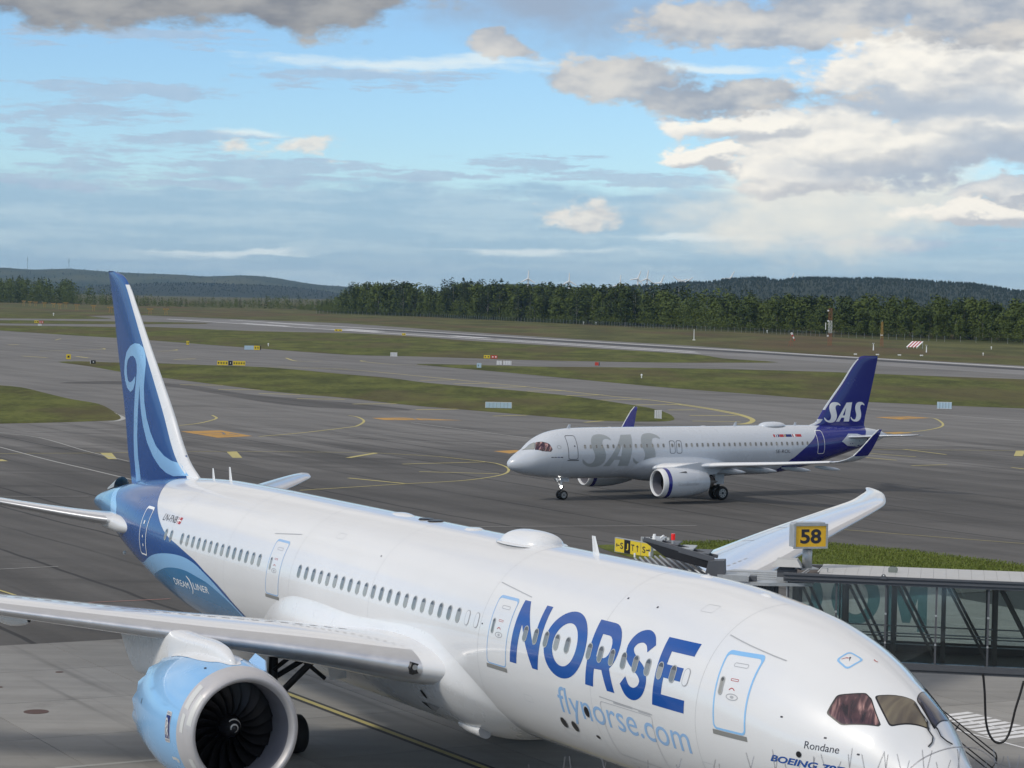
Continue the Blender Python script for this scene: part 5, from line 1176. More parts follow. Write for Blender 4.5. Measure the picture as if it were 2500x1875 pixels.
for i, c_ in enumerate(('ink', 'ink', 'flagblue', 'ink')): drape('painted_mark', [([(3.05 + i * .26, -.22), (3.25 + i * .26, -.22), (3.25 + i * .26, -.16), (3.05 + i * .26, -.16)], [])], SA(.006), c_, nb, .3, .2)
drape('painted_mark', [(ellipse(3.75, .62, .18, .15, 20), [ellipse(3.75, .62, .13, .11, 20)[::-1]])], SA(.006), 'sasgrey', nb, .3, .2)
XA1, XA2, PA = 6.0424, 15.739, .5334
for x in [XA1 + i * PA for i in range(15)] + [XA2 + i * PA for i in range(24)]: window(x, .63, SA, 'pane', nb, .23, .34)
# doors and over-wing exits
def ddoor(x0, x1, z0, z1, edge, skew=0., wn=True, lower=False):
    mp = lambda off: (lambda a, b_: SA(off)(a + skew * (b_ - z0), b_))
    d = drape('door', [(rrect(x0, x1, z0, z1, .16), [rrect(x0 + .045, x1 - .045, z0 + .045, z1 - .045, .13)[::-1]])], mp(.008), edge, nb, .3, .2)
    if wn: drape('door_window', [(ellipse((x0 + x1) / 2 + .18, (z0 + z1) / 2 + .12, .06, .06, 12), [])], mp(.010), 'ink', d, .3, .2)
    if lower: drape('sill_plate', [(rrect(x0 - .08, x1 + .08, z0 - .10, z0 - .03, .03), [])], mp(.010), 'dgrey', d, .3, .2)
    return d
ddoor(4.52, 5.40, -.38, 1.52, 'dgrey', -.03, lower=True); ddoor(29.14, 29.92, -.30, 1.68, 'tgl', -.02)
for x in (14.36, 15.02):
    d = ddoor(x - .27, x + .27, -.04, 1.02, 'dgrey', 0, False); window(x, .63, SA, 'pane', d, .23, .34)
# cockpit glazing
def npane(pts, m_, fr_=1.06):
    pts = [(x, float(na.phi(x, z, -1))) for x, z in pts]; P = [np.array(p) for p in pts]; c0 = sum(P) / len(P); out = []
    for i in range(len(P)):
        a, b_, c_ = P[i - 1], P[i], P[(i + 1) % len(P)]
        for t in np.linspace(0, 1, 4): q0 = b_ + (a - b_) * .12; q1 = b_ + (c_ - b_) * .12; out.append(tuple((1 - t) ** 2 * q0 + 2 * t * (1 - t) * b_ + t * t * q1))
    fr = drape('cockpit_window', [([tuple(c0 + (np.array(p) - c0) * fr_) for p in out], [])], na.at(.005), 'black', nb, .1, R(5)); drape('pane', [(out, [])], na.at(.012), m_, fr, .1, R(5))
M['glassb'] = mat('cockpit_glass_painted_sky', (.30, .31, .29), .08, coat=.8)  # sky reflection put into this pane's lighter base colour
npane([(1.20, .295), (1.80, .73), (2.12, .93), (1.86, .42)], 'glassb', 1.08); npane([(2.18, .93), (2.68, .98), (2.46, .30), (1.92, .41)], 'glassp', 1.10); npane([(2.73, .98), (3.03, .84), (3.17, .46), (3.03, .28), (2.52, .29)], 'glassp', 1.08)
for pts in ([(1.24, 1.9), (1.80, 1.72), (2.12, 1.2), (1.86, .9)],): pass
# roof
blade('blade_antenna', 5.35, .36, .38, nb, ZA + 1.97, .6, 'pearl'); blade('blade_antenna', 21.6, .36, .36, nb, ZA + 2.04, .6, 'pearl'); blade('blade_antenna', 27.8, .30, .36, nb, ZA + 2.02, .5, 'pearl')
blob('satellite_dome', 24.3, 26.9, .75, .38, ZA + 2.0, 'pearl', nb, 2.6); blob('roof_antenna', 18.2, 19.0, .2, .08, ZA + 2.03, 'pearl', nb); blob('roof_antenna', 9.2, 9.7, .15, .06, ZA + 2.04, 'pearl', nb)
fairing(na, 10.2, 22.5, [(10.2, -1.9), (10.5, -1.0), (11.0, -.6), (11.6, -.38), (12.75, -.2), (15.1, -.2), (18.5, -.45), (20.5, -1.0), (22.5, -1.95)], .34, 'pearl', nb, nxx=60, npp=26)
# wings with blended tips
WA = [(1.6, 12.2, 2.52, 6.6, .14, 3), (2.2, 12.6, 2.58, 6.2, .14, 2.8), (6.4, 14.8, 3.02, 3.9, .12, 2), (12, 17.7, 3.50, 2.65, .11, 1), (16.2, 19.9, 3.90, 1.65, .10, .5)]
TIP = [(-16.2, 19.9, 3.90, 1.65), (-16.55, 20.2, 3.97, 1.62), (-16.9, 20.65, 4.15, 1.55), (-17.2, 21.15, 4.45, 1.42), (-17.4, 21.5, 4.85, 1.25), (-17.6, 22.0, 5.45, .98), (-17.78, 22.55, 6.1, .66), (-17.88, 23.0, 6.52, .34)]
for sd_ in (-1, 1):
    L_ = Lift(WA, side=sd_); wg = L_.mesh('wing', 'pearl', nb, ny=26, n=26)
    L_.mesh('slat', 'white', wg, ys=list(np.linspace(6.6, 16.0, 20)), n=60, sel=lambda a, t_: a < .16 if t_ >= 0 else a < .04, off=.03); L_.mesh('slat', 'white', wg, ys=list(np.linspace(2.3, 5.2, 8)), n=60, sel=lambda a, t_: a < .13 if t_ >= 0 else a < .04, off=.03)
    # tip fence lofted along its own curve
    V, F = [], []; ax_, ay_, ac_ = airfoil(16, 0); k = len(ax_)
    for i, (y, x, z, c_) in enumerate(TIP):
        a = TIP[max(i - 1, 0)]; b2 = TIP[min(i + 1, len(TIP) - 1)]; d = np.array([0, b2[0] - a[0], b2[2] - a[2]]); d /= np.linalg.norm(d); n_ = np.array([0, d[2], -d[1]])
        for f0, t_ in zip(ax_, ay_): p = np.array([x + f0 * c_, y, z]) + n_ * t_ * c_ * .10; V.append((p[0], p[1] * -sd_, p[2]))
    for i in range(len(TIP) - 1):
        for j in range(k): F.append((i * k + j, i * k + (j + 1) % k, (i + 1) * k + (j + 1) % k, (i + 1) * k + j))
    F.append(tuple(range((len(TIP) - 1) * k, len(TIP) * k)))
    fm = [1 if (f[0] // k) >= 3 else 0 for f in F]
    tip = mk('wing_tip_fence', V, F, None, wg, smooth=True, mats=['pearl', 'royal'], fmat=fm)
    bm = bmesh.new(); bm.from_mesh(tip.data); bmesh.ops.recalc_face_normals(bm, faces=bm.faces[:]); bm.to_mesh(tip.data); bm.free()
    # white leading edge strip
    b_ = B()
    for i in range(3, len(TIP) - 1):
        y, x, z, c_ = TIP[i]; y2, x2, z2, c2 = TIP[i + 1]; b_.bar((x + .02, y * -sd_, z), (x2 + .02, y2 * -sd_, z2), .05, 8, .035)
    b_.build('tip_leading_edge', 'white', wg)
    for y in (4.6, 8.2, 11.4, 14.2):
        xl = float(L_.f[0](y)); ch = float(L_.f[2](y)); zl = float(L_.f[1](y)); V, F = [], []; nn = 12; r0 = .30 - .010 * y
        for i in range(13):
            t = i / 12; x = xl + ch * .40 + t * (ch * .60 + 1.25); r_ = r0 * math.sin(math.pi * min(1, t * .96 + .04)) ** .6
            for j in range(nn): a = 2 * math.pi * j / nn; V.append((x, sd_ * (y + .6 * r_ * math.cos(a)), zl - .30 - .28 * t + r_ * math.sin(a)))
        for i in range(12):
            for j in range(nn): F.append((i * nn + j, i * nn + (j + 1) % nn, (i + 1) * nn + (j + 1) % nn, (i + 1) * nn + j))
        mk('flap_track_fairing', V, F, 'pearl', wg, smooth=True)
tipn = [o for o in C.objects if o.name.startswith('wing_tip_fence') and o.parent and o.parent.parent is nb]
# small lettering on the far tip
# engines
for sd_ in (-1, 1):
    yc, zc_, e0 = 5.75 * sd_, 1.66, 10.45
    e_ = engine(nb, yc, zc_, [(e0, 1.02), (e0 + .02, 1.05), (e0 + .08, 1.09), (e0 + .2, 1.135), (e0 + .38, 1.17), (e0 + .5, 1.185), (e0 + 1.0, 1.22), (e0 + 1.8, 1.225), (e0 + 2.8, 1.16), (e0 + 3.8, .98), (e0 + 4.6, .80)], 5,
        [(e0, 1.02), (e0 + .05, .985), (e0 + .2, .945), (e0 + .5, .93), (e0 + .8, .93), (e0 + 1.2, .93)], e0 + .95, .92, .27, 18, [(e0 + 4.2, .62), (e0 + 5.0, .50), (e0 + 5.2, .46)], [(e0 + 4.8, .34), (e0 + 5.3, .24), (e0 + 5.85, .02)], 'pearl', 'white', seg=48, ring=[(e0 + .42, 1.176), (e0 + .5, 1.186), (e0 + .74, 1.206)], sd=sd_)
    b_ = B(); b_.prism([(e0 + 1.2, 2.82), (e0 + 2.2, 3.0), (e0 + 3.9, 3.25), (e0 + 6.6, 3.05), (e0 + 5.6, 2.3), (e0 + 4.4, 2.2), (e0 + 2.6, 2.5)], 1, yc - .18, yc + .18); b_.build('pylon', 'pearl', e_)
    if sd_ < 0:
        npf = pchip([(e0 + .5, 1.185), (e0 + 1.0, 1.22), (e0 + 1.8, 1.225), (e0 + 2.8, 1.16), (e0 + 3.8, .98), (e0 + 4.6, .80)])
        def nmap(off):
            def f(x, th):
                x = np.asarray(x, float); r_ = npf(x) + off; dr = (npf(x + 1e-3) - npf(x - 1e-3)) / 2e-3; th = math.pi - th
                n_ = np.stack([-dr, np.cos(th), np.sin(th)], -1); n_ /= np.linalg.norm(n_, axis=-1, keepdims=True)
                return np.stack([x, yc + r_ * np.cos(th), zc_ + r_ * np.sin(th)], -1), n_
            return f
        drape('engine_lettering', None, nmap(.006), 'line', e_, .3, R(5), bm=fit_text('Scandinavian', e0 + 1.25, e0 + 3.3, R(-8), R(6)))
        drape('nacelle_strake', [([(e0 + 1.5, R(44)), (e0 + 2.3, R(53)), (e0 + 2.3, R(43))], [])], nmap(.01), 'dgrey', e_, .3, R(5))
# tailplane, fin
SA_ = [(.6, 32.0, 4.75, 3.6, .10, 0), (1.2, 32.6, 4.8, 3.2, .10, 0), (4, 34.6, 5.05, 2.2, .09, 0), (6.1, 36.0, 5.22, 1.25, .09, 0), (6.22, 36.3, 5.24, .8, .08, 0)]
for sd_ in (-1, 1): Lift(SA_, side=sd_, camber=0).mesh('tailplane', 'pearl', nb, ny=16, n=20)
for sd_ in (-1, 1):
    drape('tailplane_panel', [(smooth_poly([(31.9, ZA * 0 + .72), (32.8, 1.35), (33.9, 1.32), (35.0, 1.05), (35.1, .55), (34.2, .20), (32.6, .32)], 1, True), [])], na.side(.009, sd_), 'pearl', nb, .3, .2)
FA = [(5.4, 28.6, 0, 7.0, .04, 0), (5.70, 29.2, 0, 6.2, .06, 0), (6.0, 30.1, 0, 5.3, .08, 0), (6.5, 30.5, 0, 4.98, .09, 0), (7.16, 30.95, 0, 4.70, .09, 0), (9.4, 32.8, 0, 3.4, .09, 0), (11.5, 34.52, 0, 2.15, .09, 0), (11.72, 34.85, 0, 1.82, .07, 0), (11.78, 35.2, 0, 1.4, .04, 0)]
F2 = Lift(FA, vertical=True, camber=0)
fin2 = F2.mesh('fin', 'royal', nb, ys=[5.4, 5.7, 5.85, 6.0, 6.25, 6.5] + list(np.linspace(7, 11.5, 18)) + [11.6, 11.72, 11.78], n=28)
F2.mesh('leading_edge', 'pearl', fin2, ys=list(np.linspace(7.1, 11.5, 14)), n=60, sel=lambda a, t_: a < .035, off=.008)
F2.mesh('dorsal_fillet', 'pearl', fin2, ys=[5.68, 5.75, 5.85, 6.0, 6.15, 6.3], n=60, sel=lambda a, t_: a < .09, off=.008)
sas(F2.top(.008, -1), 'tgl', fin2, ((30.95, 32.60, 6.0, 7.76), (32.17, 33.90, 6.08, 7.74), (33.80, 35.30, 6.06, 7.77)), .25)
# landing gear with lit lamps
b_ = B(); b_.bar((5.07, 0, .38), (5.0, 0, 1.9), .085, 12).bar((5.05, 0, 1.0), (4.2, 0, 1.85), .05, 8).bar((5.07, -.3, .38), (5.07, .3, .38), .05, 8).box(4.9, 5.12, -.22, .22, .95, 1.12)
ng = b_.build('nose_gear', 'steel', nb, True)
for dy_ in (-.25, .25): wheel(ng, 5.07, dy_, .38, .38, .22)
for dy_, z in ((-.17, 1.04), (-.1, 1.62)):
    b_ = B(); b_.bar((4.94, dy_, z), (4.86, dy_, z), .10 if z < 1.2 else .07, 14); b_.build('taxi_lamp', 'lamp', ng)
    b_ = B(); b_.bar((5.02, dy_, z), (4.93, dy_, z), .07, 14, .12); b_.build('lamp_housing', 'steel', ng)
for sd_ in (-1, 1):
    b_ = B(); b_.box(4.7, 5.5, sd_ * .35 - .02, sd_ * .35 + .02, 1.45, 1.75); b_.build('gear_door', 'pearl', ng)
for sd_ in (-1, 1):
    y0 = 3.8 * sd_; b_ = B(); b_.bar((17.71, y0, .58), (17.6, y0, 3.0), .13, 12).bar((17.65, y0, 1.3), (17.4, y0 - 1.7 * sd_, 2.6), .08, 8).bar((17.71, y0 - .6, .58), (17.71, y0 + .6, .58), .07, 10)
    mg = b_.build('main_gear', 'dsteel', nb, True)
    for dy_ in (-.46, .46): wheel(mg, 17.71, y0 + dy_, .58, .58, .42)
    b_ = B(); b_.prism([(17.2, 1.3), (18.0, 1.3), (18.1, 2.7), (17.1, 2.7)], 1, y0 + .30 * sd_ - .02, y0 + .30 * sd_ + .02); b_.build('gear_door', 'pearl', mg)
V, F = lathe([(37.3, .22), (37.75, .18)], 20, 0, 0, ZA + 1.12); mk('exhaust_pipe', V, [tuple(reversed(f)) for f in F], 'steel', nb, smooth=True)
# ------------------------------------------------------------------ boarding bridge at the far side of the wide-body
BR = (8.77, 73.5); BA = -.1815
jb = thing('boarding_bridge', 'glazed grey boarding bridge reaching the far side of the large airliner', 'boarding bridge', (*BR, .6), BA)
def jd(o): o.location.z = -.6; return o
GT, GB, RZ = 7.51, 5.12, 7.77
XM = [0, 1.5, 3.03, 4.57, 6.155, 7.72, 9.28, 10.84, 12.4]
def plate(name, x0, x1, y, z0, z1, m_, t_=.02): b_ = B(); b_.box(x0, x1, y, y + t_, z0, z1); return jd(b_.build(name, m_, jb))
for y in (0.03, 2.75):
    for a, b_ in zip(XM[:-1], XM[1:]): plate('glass_pane', a + .035, b_ - .035, y, GB, GT, 'bglass')
for x in XM:
    for y in (0., 2.72):
        o = plate('mullion', x - .03, x + .03, y - .03, GB, GT, 'dgrey', .07)
        if y == 0.:
            for z in (5.72, 6.62): b_ = B(); b_.bar((x, -.03, z), (x, -.07, z), .035, 10); b_.build('glass_clamp', 'alu', o)
plate('edge_trim', -.06, -.02, -.06, GB, GT + .05, 'alu', .05)
# inner frame: posts, diagonals, rails
for i, (a, b_) in enumerate(zip(XM[:-1], XM[1:])):
    for y in (.35, 2.45):
        q = B(); q.box(a + .16, a + .30, y, y + .12, GB, GT); jd(q.build('frame_post', 'brownpost', jb))
        q = B(); q.beam((a + .34, y + .06, GT - .02), (b_ - .02, y + .06, GB + .12), .07, .09); jd(q.build('diagonal_brace', 'brownpost', jb))
for z in (5.62, 5.95):
    for y in (.55, 2.3): q = B(); q.bar((0, y, z), (12.4, y, z), .022, 8); jd(q.build('hand_rail', 'steel', jb))
q = B(); q.box(-.1, 12.5, .12, 2.68, 4.95, 5.10); jd(q.build('bridge_floor', 'floorl', jb))
q = B(); q.box(-.1, 12.5, 2.58, 2.66, 5.10, 5.42); jd(q.build('kick_panel', 'floorc', jb))
q = B(); q.box(-.15, 12.5, -.12, .10, 4.84, 5.11).box(-.15, 12.5, -.17, -.12, 4.93, 5.02).box(-.15, 12.5, 2.70, 2.92, 4.84, 5.11); jd(q.build('floor_beam', 'dgrey', jb))
q = B(); q.box(-.15, 12.5, -.10, .10, GT, GT + .09).box(-.15, 12.5, -.16, .06, GT + .09, GT + .15).box(-.15, 12.5, -.10, .10, GT + .15, RZ - .03).box(-.15, 7.2, -.15, .0, RZ - .05, RZ + .01).box(-.15, 12.5, 2.70, 2.92, GT, RZ - .02); jd(q.build('roof_fascia', 'dgrey', jb))
q = B(); q.box(-.1, 12.5, .02, 2.8, GT + .02, GT + .10); jd(q.build('ceiling', 'floorc', jb))
x = .95
while x < 12.3:
    q = B(); q.prism([(-.13, RZ), (.25, RZ + .035), (2.6, RZ + .035), (2.9, RZ), (2.9, RZ - .03), (-.13, RZ - .03)], 0, x, x + .385); jd(q.build('roof_panel', 'roofw', jb)); x += .39
q = B(); q.prism([(2.82, RZ - .06), (3.06, RZ - .06), (3.0, RZ + .06), (2.96, RZ + .10), (2.92, RZ + .10), (2.88, RZ + .06)], 1, -.20, -.16); jd(q.build('lifting_lug', 'dgrey', jb)); q = B(); q.bar((2.94, -.21, RZ + .06), (2.94, -.205, RZ + .06), .022, 10); jd(q.build('lug_eye', 'tgl', jb))
q = B(); q.prism([(3.06, RZ + .04), (3.34, RZ + .04), (3.36, RZ + .16), (3.28, RZ + .25), (3.16, RZ + .26), (3.05, RZ + .17)], 1, .9, .93); jd(q.build('clear_shield', 'mesh', jb))
# teal film lettering on the far glazing
def gl_text(name, pts_list): 
    for outer, holes in pts_list:
        bm = flat_mesh([(outer, holes)]); bm.verts.index_update(); vs = [(v.co.x, 2.70, v.co.y) for v in bm.verts]; fs = [[v.index for v in f.verts] for f in bm.faces]; bm.free(); jd(mk(name, vs, fs, 'gletter', jb))
gl_text('glass_letter', [(ellipse(2.0, 6.75, .78, .86, 40), [ellipse(2.0, 6.75, .40, .55, 32)[::-1]])])
gl_text('glass_letter', [([(2.98, 5.72), (2.98, 7.5), (3.42, 7.5), (3.62, 6.6), (3.82, 7.5), (4.28, 7.5), (4.28, 5.72), (3.98, 5.72), (3.98, 6.8), (3.74, 6.0), (3.50, 6.0), (3.30, 6.8), (3.30, 5.72)], [])])
gl_text('glass_letter', [(ellipse(.15, 6.75, .80, .86, 24, -math.pi / 2, math.pi / 2) + ellipse(.15, 6.75, .42, .55, 24, -math.pi / 2, math.pi / 2)[::-1], [])])
# rotunda and cab
V, F = [], []; nr = 60
for i in range(nr + 1):
    a = -2.25 + 2.9 * i / nr; r_ = 1.95 + (.035 if i % 2 else 0)
    for z in (4.7, 7.33): V.append((-1.0 + r_ * math.sin(a * .62) * .9, 1.95 - r_ * math.cos(a * .62), z))
    if i: F.append((2 * i - 2, 2 * i, 2 * i + 1, 2 * i - 1))
jd(mk('corrugated_wall', V, F, 'dgrey', jb))
q = B(); q.prism([(-2.35, -.15), (-1.6, -.28), (-.6, -.28), (.05, -.1), (.75, .1), (.75, 3.0), (-.4, 3.2), (-2.0, 3.1), (-2.5, 2.0)], 2, 7.36, 7.46); jd(q.build('rotunda_roof', 'alu', jb))
for y in (.6, 1.2, 1.8, 2.4): q = B(); q.beam((-2.2, y, 7.475), (-.2, y, 7.475), .05, .03); jd(q.build('roof_seam', 'alu', jb))
q = B(); q.prism([(-2.2, 7.47), (-1.22, 7.47), (-1.22, 7.62), (-1.30, 7.66), (-2.2, 7.66)], 1, -.32, .55); jd(q.build('roof_box', 'alu', jb))
q = B(); q.box(-1.25, -1.0, -.05, .25, 7.47, 7.62); jd(q.build('roof_box', 'dgrey', jb))
q = B(); q.box(-.42, .22, .55, 1.15, 7.46, 7.56); cw = jd(q.build('roof_vent', 'alu', jb))
q = B(); q.box(-.40, .20, .58, 1.12, 7.56, 7.80); q.build('vent_base', 'dgrey', cw); q = B(); q.box(-.34, .14, .64, 1.06, 7.80, 7.93); q.build('vent_neck', 'dgrey', cw)
q = B(); r0, r1 = (-.56, .36, .42, 1.28), (-.42, .22, .56, 1.14)
q.add([(r0[0], r0[2], 7.90), (r0[1], r0[2], 7.90), (r0[1], r0[3], 7.90), (r0[0], r0[3], 7.90), (r1[0], r1[2], 8.12), (r1[1], r1[2], 8.12), (r1[1], r1[3], 8.12), (r1[0], r1[3], 8.12)], [(3, 2, 1, 0), (4, 5, 6, 7), (0, 1, 5, 4), (1, 2, 6, 5), (2, 3, 7, 6), (3, 0, 4, 7)]); q.build('vent_cowl', 'roofw', cw)
q = B(); q.bar((.25, .3, 7.62), (.6, .5, 7.86), .03, 8); jd(q.build('cable_conduit', 'steel', jb)); q = B(); q.bar((.3, .15, 7.60), (.62, .35, 7.82), .02, 8); jd(q.build('cable_conduit', 'steel', jb)); q = B(); q.bar((.9, .2, 7.8), (1.02, .2, 7.95), .02, 8).bar((1.02, .2, 7.95), (1.2, .2, 7.95), .02, 8).bar((1.2, .2, 7.95), (1.2, .2, 7.82), .02, 8); jd(q.build('cable_conduit', 'steel', jb))
q = B(); q.box(-2.6, -1.2, -.3, 2.6, 4.8, 7.05); jd(q.build('cab_wall', 'dgrey', jb)); q = B(); q.box(-2.3, -1.5, -.5, .6, 7.06, 7.2); jd(q.build('cab_roof', 'dgrey', jb))
q = B(); q.prism([(-2.62, 7.55), (-2.50, 8.06), (-2.0, 8.10), (-1.98, 7.65), (-1.72, 7.25), (-2.1, 7.1)], 1, -.25, .35); jd(q.build('cab_bracket', 'dgrey', jb))
# folding canopy: dark bellows with pale hoops
bel = B(); bel.add([(-5.2, 2.0, 7.75), (-3.6, 2.2, 7.9), (-2.35, -.3, 7.55), (-4.0, -1.1, 7.2), (-4.0, -1.1, 5.0), (-2.35, -.3, 5.0)], [(0, 1, 2, 3), (3, 2, 5, 4)]); jd(bel.build('canopy_bellows', 'black', jb))
for i in range(10):
    t = i / 9; a = Vector((-5.1 + 1.45 * t, 1.9 + .15 * t, 7.83 + .17 * t)); b_ = Vector((-3.95 + 1.5 * t, -1.02 + .70 * t, 7.33 + .30 * t))
    q = B(); m_ = b_ + Vector((.08, -.05, -.02)); q.bar(a, b_, .032, 8).bar(b_, m_ + Vector((.02, 0, -.06)), .032, 8).bar(m_ + Vector((.02, 0, -.06)), m_ + Vector((.03, -.02, -1.6)), .032, 8); jd(q.build('canopy_hoop', 'alu', jb, True))
    if i % 3 == 0: q = B(); q.bar(a + Vector((0, 0, .03)), a + Vector((0, 0, .16)), .035, 8); jd(q.build('hoop_stud', 'tgl', jb))
q = B(); q.beam((-4.62, .25, 8.62), (-2.35, .05, 8.08), .10, .16).beam((-4.5, .95, 8.60), (-2.3, .8, 8.10), .10, .10); jd(q.build('canopy_beam', 'dgrey', jb))
q = B(); q.prism([(-4.6, 8.58), (-2.4, 8.03), (-2.4, 7.75), (-3.9, 8.1)], 1, .10, .14); jd(q.build('canopy_side_plate', 'black', jb))
for i, x in enumerate((-4.5, -4.0, -3.5, -3.0)): q = B(); z = 8.66 - .24 * (x + 4.62); q.box(x, x + .46, .3, 1.6, z - .07, z - .03); jd(q.build('canopy_top_panel', 'dgrey' if i % 2 else 'alu', jb))
q = B(); q.bar((-3.72, .6, 8.48), (-3.72, .6, 8.60), .05, 12); bc = jd(q.build('beacon_base', 'alu', jb)); q = B(); q.bar((-3.72, .6, 8.60), (-3.72, .6, 8.80), .065, 14); q.build('beacon', 'redglass', bc)
q = B(); q.bar((-4.3, .45, 8.62), (-4.3, .45, 8.78), .07, 12, .045); jd(q.build('camera_housing', 'tgl', jb)); q = B(); q.bar((-4.1, .5, 8.66), (-4.0, .45, 8.74), .035, 8); jd(q.build('camera_housing', 'tgl', jb))
q = B(); q.box(8.6, 9.4, .6, 2.2, .62, 4.84); jd(q.build('support_column', 'alu', jb))
# service stair rails below the bridge
st = thing('service_stair', 'thin black stair railings below the boarding bridge, right of the cockpit', 'stair', (13.0, 70.4, .6), 0)
for P in [[(-0.435, 0.5, 3.893), (1.734, 0.5, 2.211), (1.857, 0.5, 2.115), (1.894, 0.5, 1.992), (1.881, 0.5, 1.795)], [(-0.262, 0.5, 3.613), (1.758, 0.5, 2.051), (1.857, 0.5, 1.967), (1.857, 0.5, 1.795), (1.66, 0.5, 1.569)], [(0.057, -0.3, 3.014), (1.397, -0.3, 1.981), (1.921, -0.3, 1.577)], [(0.215, -0.3, 2.737), (1.372, -0.3, 1.847), (1.86, -0.3, 1.467)]]:
    q = B(); [q.bar(a, b_, .021, 8) for a, b_ in zip(P[:-1], P[1:])]; q.build('stair_rail', 'cable', st)
for a, b_ in [((0.736, 0.5, 2.98), (0.313, -0.3, 2.727)), ((0.686, 0.5, 2.88), (0.288, -0.3, 2.666))]: q = B(); q.bar(a, b_, .018, 8); q.build('rail_bracket', 'cable', st)
for x, y, z in [(0.23, 0.1, 1.683), (0.524, 0.1, 1.444), (0.818, 0.1, 1.204), (1.112, 0.1, 0.965), (1.406, 0.1, 0.726), (1.699, 0.1, 0.487), (1.993, 0.1, 0.248)]: q = B(); q.box(x - .12, x + .12, y - .42, y + .42, z - .03, z); q.build('stair_tread', 'alu', st)
for a, b_ in [((0.023, -0.35, 1.708), (1.971, -0.35, 0.104)), ((0.191, 0.55, 1.53), (2.163, 0.55, -0.095))]: q = B(); q.beam(a, b_, .05, .18); q.build('stringer', 'dgrey', st)
# hanging power cable
Pm = smooth_poly([(-0.335, 0, 4.317), (-0.31, 0, 4.192), (-0.26, 0, 3.729), (-0.235, 0, 3.316), (-0.209, 0, 2.94), (-0.147, 0, 2.615), (-0.059, 0, 2.404), (0.054, 0, 2.255), (0.167, 0, 2.188), (0.292, 0, 2.197), (0.405, 0, 2.275), (0.506, 0, 2.44), (0.581, 0, 2.68), (0.644, 0, 2.982), (0.706, 0, 3.272), (0.832, 0, 3.713), (0.932, 0, 4.117)], 4)
o = tube('power_cable', Pm, .036, 'cable', None); o.location = (15.0, 72.2, .6); tag(o, 'thick black cable hanging in a loop below the boarding bridge', 'cable')
# gate number sign on the bridge roof
gs = thing('gate_sign', 'yellow stand sign reading 58 on a grey post above the bridge', 'sign', (9.48, 74.6, RZ), R(17))
q = B(); q.bar((0, 0, 0), (0, 0, .78), .155, 22); q.build('sign_post', 'alu', gs, True); q = B(); q.box(-.30, .30, -.25, .25, 0, .05); q.build('base_plate', 'alu', gs)
q = B(); q.prism([(-.54, .72), (.54, .72), (.54, 1.42), (-.54, 1.42)], 1, -.22, .22); q.prism([(-.54, 1.42), (.54, 1.42), (.5, 1.50), (-.5, 1.50)], 1, -.20, .20); q.prism([(-.58, .68), (.58, .68), (.58, .74), (-.58, .74)], 1, -.26, -.20); q.prism([(-.58, 1.40), (.58, 1.40), (.58, 1.46), (-.58, 1.46)], 1, -.26, -.20).prism([(-.58, .68), (-.52, .68), (-.52, 1.46), (-.58, 1.46)], 1, -.262, -.202).prism([(.52, .68), (.58, .68), (.58, 1.46), (.52, 1.46)], 1, -.262, -.202)
cabn = q.build('sign_cabinet', 'alu', gs)
q = B(); q.box(-.52, .52, -.232, -.222, .74, 1.40); q.build('sign_face', 'osign', gs)
bm = fit_text('58', -.36, .36, .84, 1.30, bold=.03); bm.verts.index_update(); mk('sign_numerals', [(v.co.x, -.238, v.co.y) for v in bm.verts], [[v.index for v in f.verts] for f in bm.faces], 'ink', gs); bm.free()

# ------------------------------------------------------------------ taxiway signs
def txt_face(parent, body, x0, x1, z0, z1, y, m_, **k):
    bm = fit_text(body, x0, x1, z0, z1, **k); bm.verts.index_update(); o = mk('sign_lettering', [(v.co.x, y, v.co.y) for v in bm.verts], [[v.index for v in f.verts] for f in bm.faces], m_, parent); bm.free(); return o
def arrow(parent, x, z, L, dirv_, y, m_):
    d = np.array(dirv_, float); n_ = np.array([-d[1], d[0]]); c0 = np.array([x, z]); w_ = L * .09
    pts = [c0 - d * L / 2 + n_ * w_, c0 + d * L * .3 + n_ * w_, c0 + d * L * .12 + n_ * L * .26, c0 + d * L * .28 + n_ * L * .30, c0 + d * L / 2, c0 + d * L * .28 - n_ * L * .30, c0 + d * L * .12 - n_ * L * .26, c0 + d * L * .3 - n_ * w_, c0 - d * L / 2 - n_ * w_]
    bm = flat_mesh([([tuple(p) for p in pts], [])]); bm.verts.index_update(); mk('sign_arrow', [(v.co.x, y, v.co.y) for v in bm.verts], [[v.index for v in f.verts] for f in bm.faces], m_, parent); bm.free()
A_ = np.array([6.605, 146.844]); B_ = np.array([8.70, 143.45]); ln = float(np.linalg.norm(B_ - A_))
ts = thing('taxiway_sign', 'yellow and black sign row reading S J T S behind the airliner roof', 'sign', (*A_, .45), math.atan2(B_[1] - A_[1], B_[0] - A_[0]))
q = B(); q.box(0, ln, .0, .16, .0, .93); q.build('sign_body', 'alu', ts)
for a, b_ in ((.02, .27), (.275, .435), (.44, .72), (.735, .99)):
    q = B(); q.box(a * ln, b_ * ln, -.015, -.002, .06, .88); q.build('sign_panel', 'black' if a == .275 else 'ysign', ts)
txt_face(ts, 'S', .165 * ln, .245 * ln, .27, .67, -.02, 'ink', bold=.02); arrow(ts, .095 * ln, .47, .40, (-1, 0), -.02, 'ink'); txt_face(ts, 'J', .325 * ln, .385 * ln, .25, .67, -.02, 'ysign', bold=.02)
txt_face(ts, 'T', .465 * ln, .55 * ln, .27, .67, -.02, 'ink', bold=.02); arrow(ts, .635 * ln, .47, .42, (0, 1), -.02, 'ink'); txt_face(ts, 'S', .77 * ln, .85 * ln, .27, .67, -.02, 'ink', bold=.02); arrow(ts, .92 * ln, .47, .40, (1, 0), -.02, 'ink')
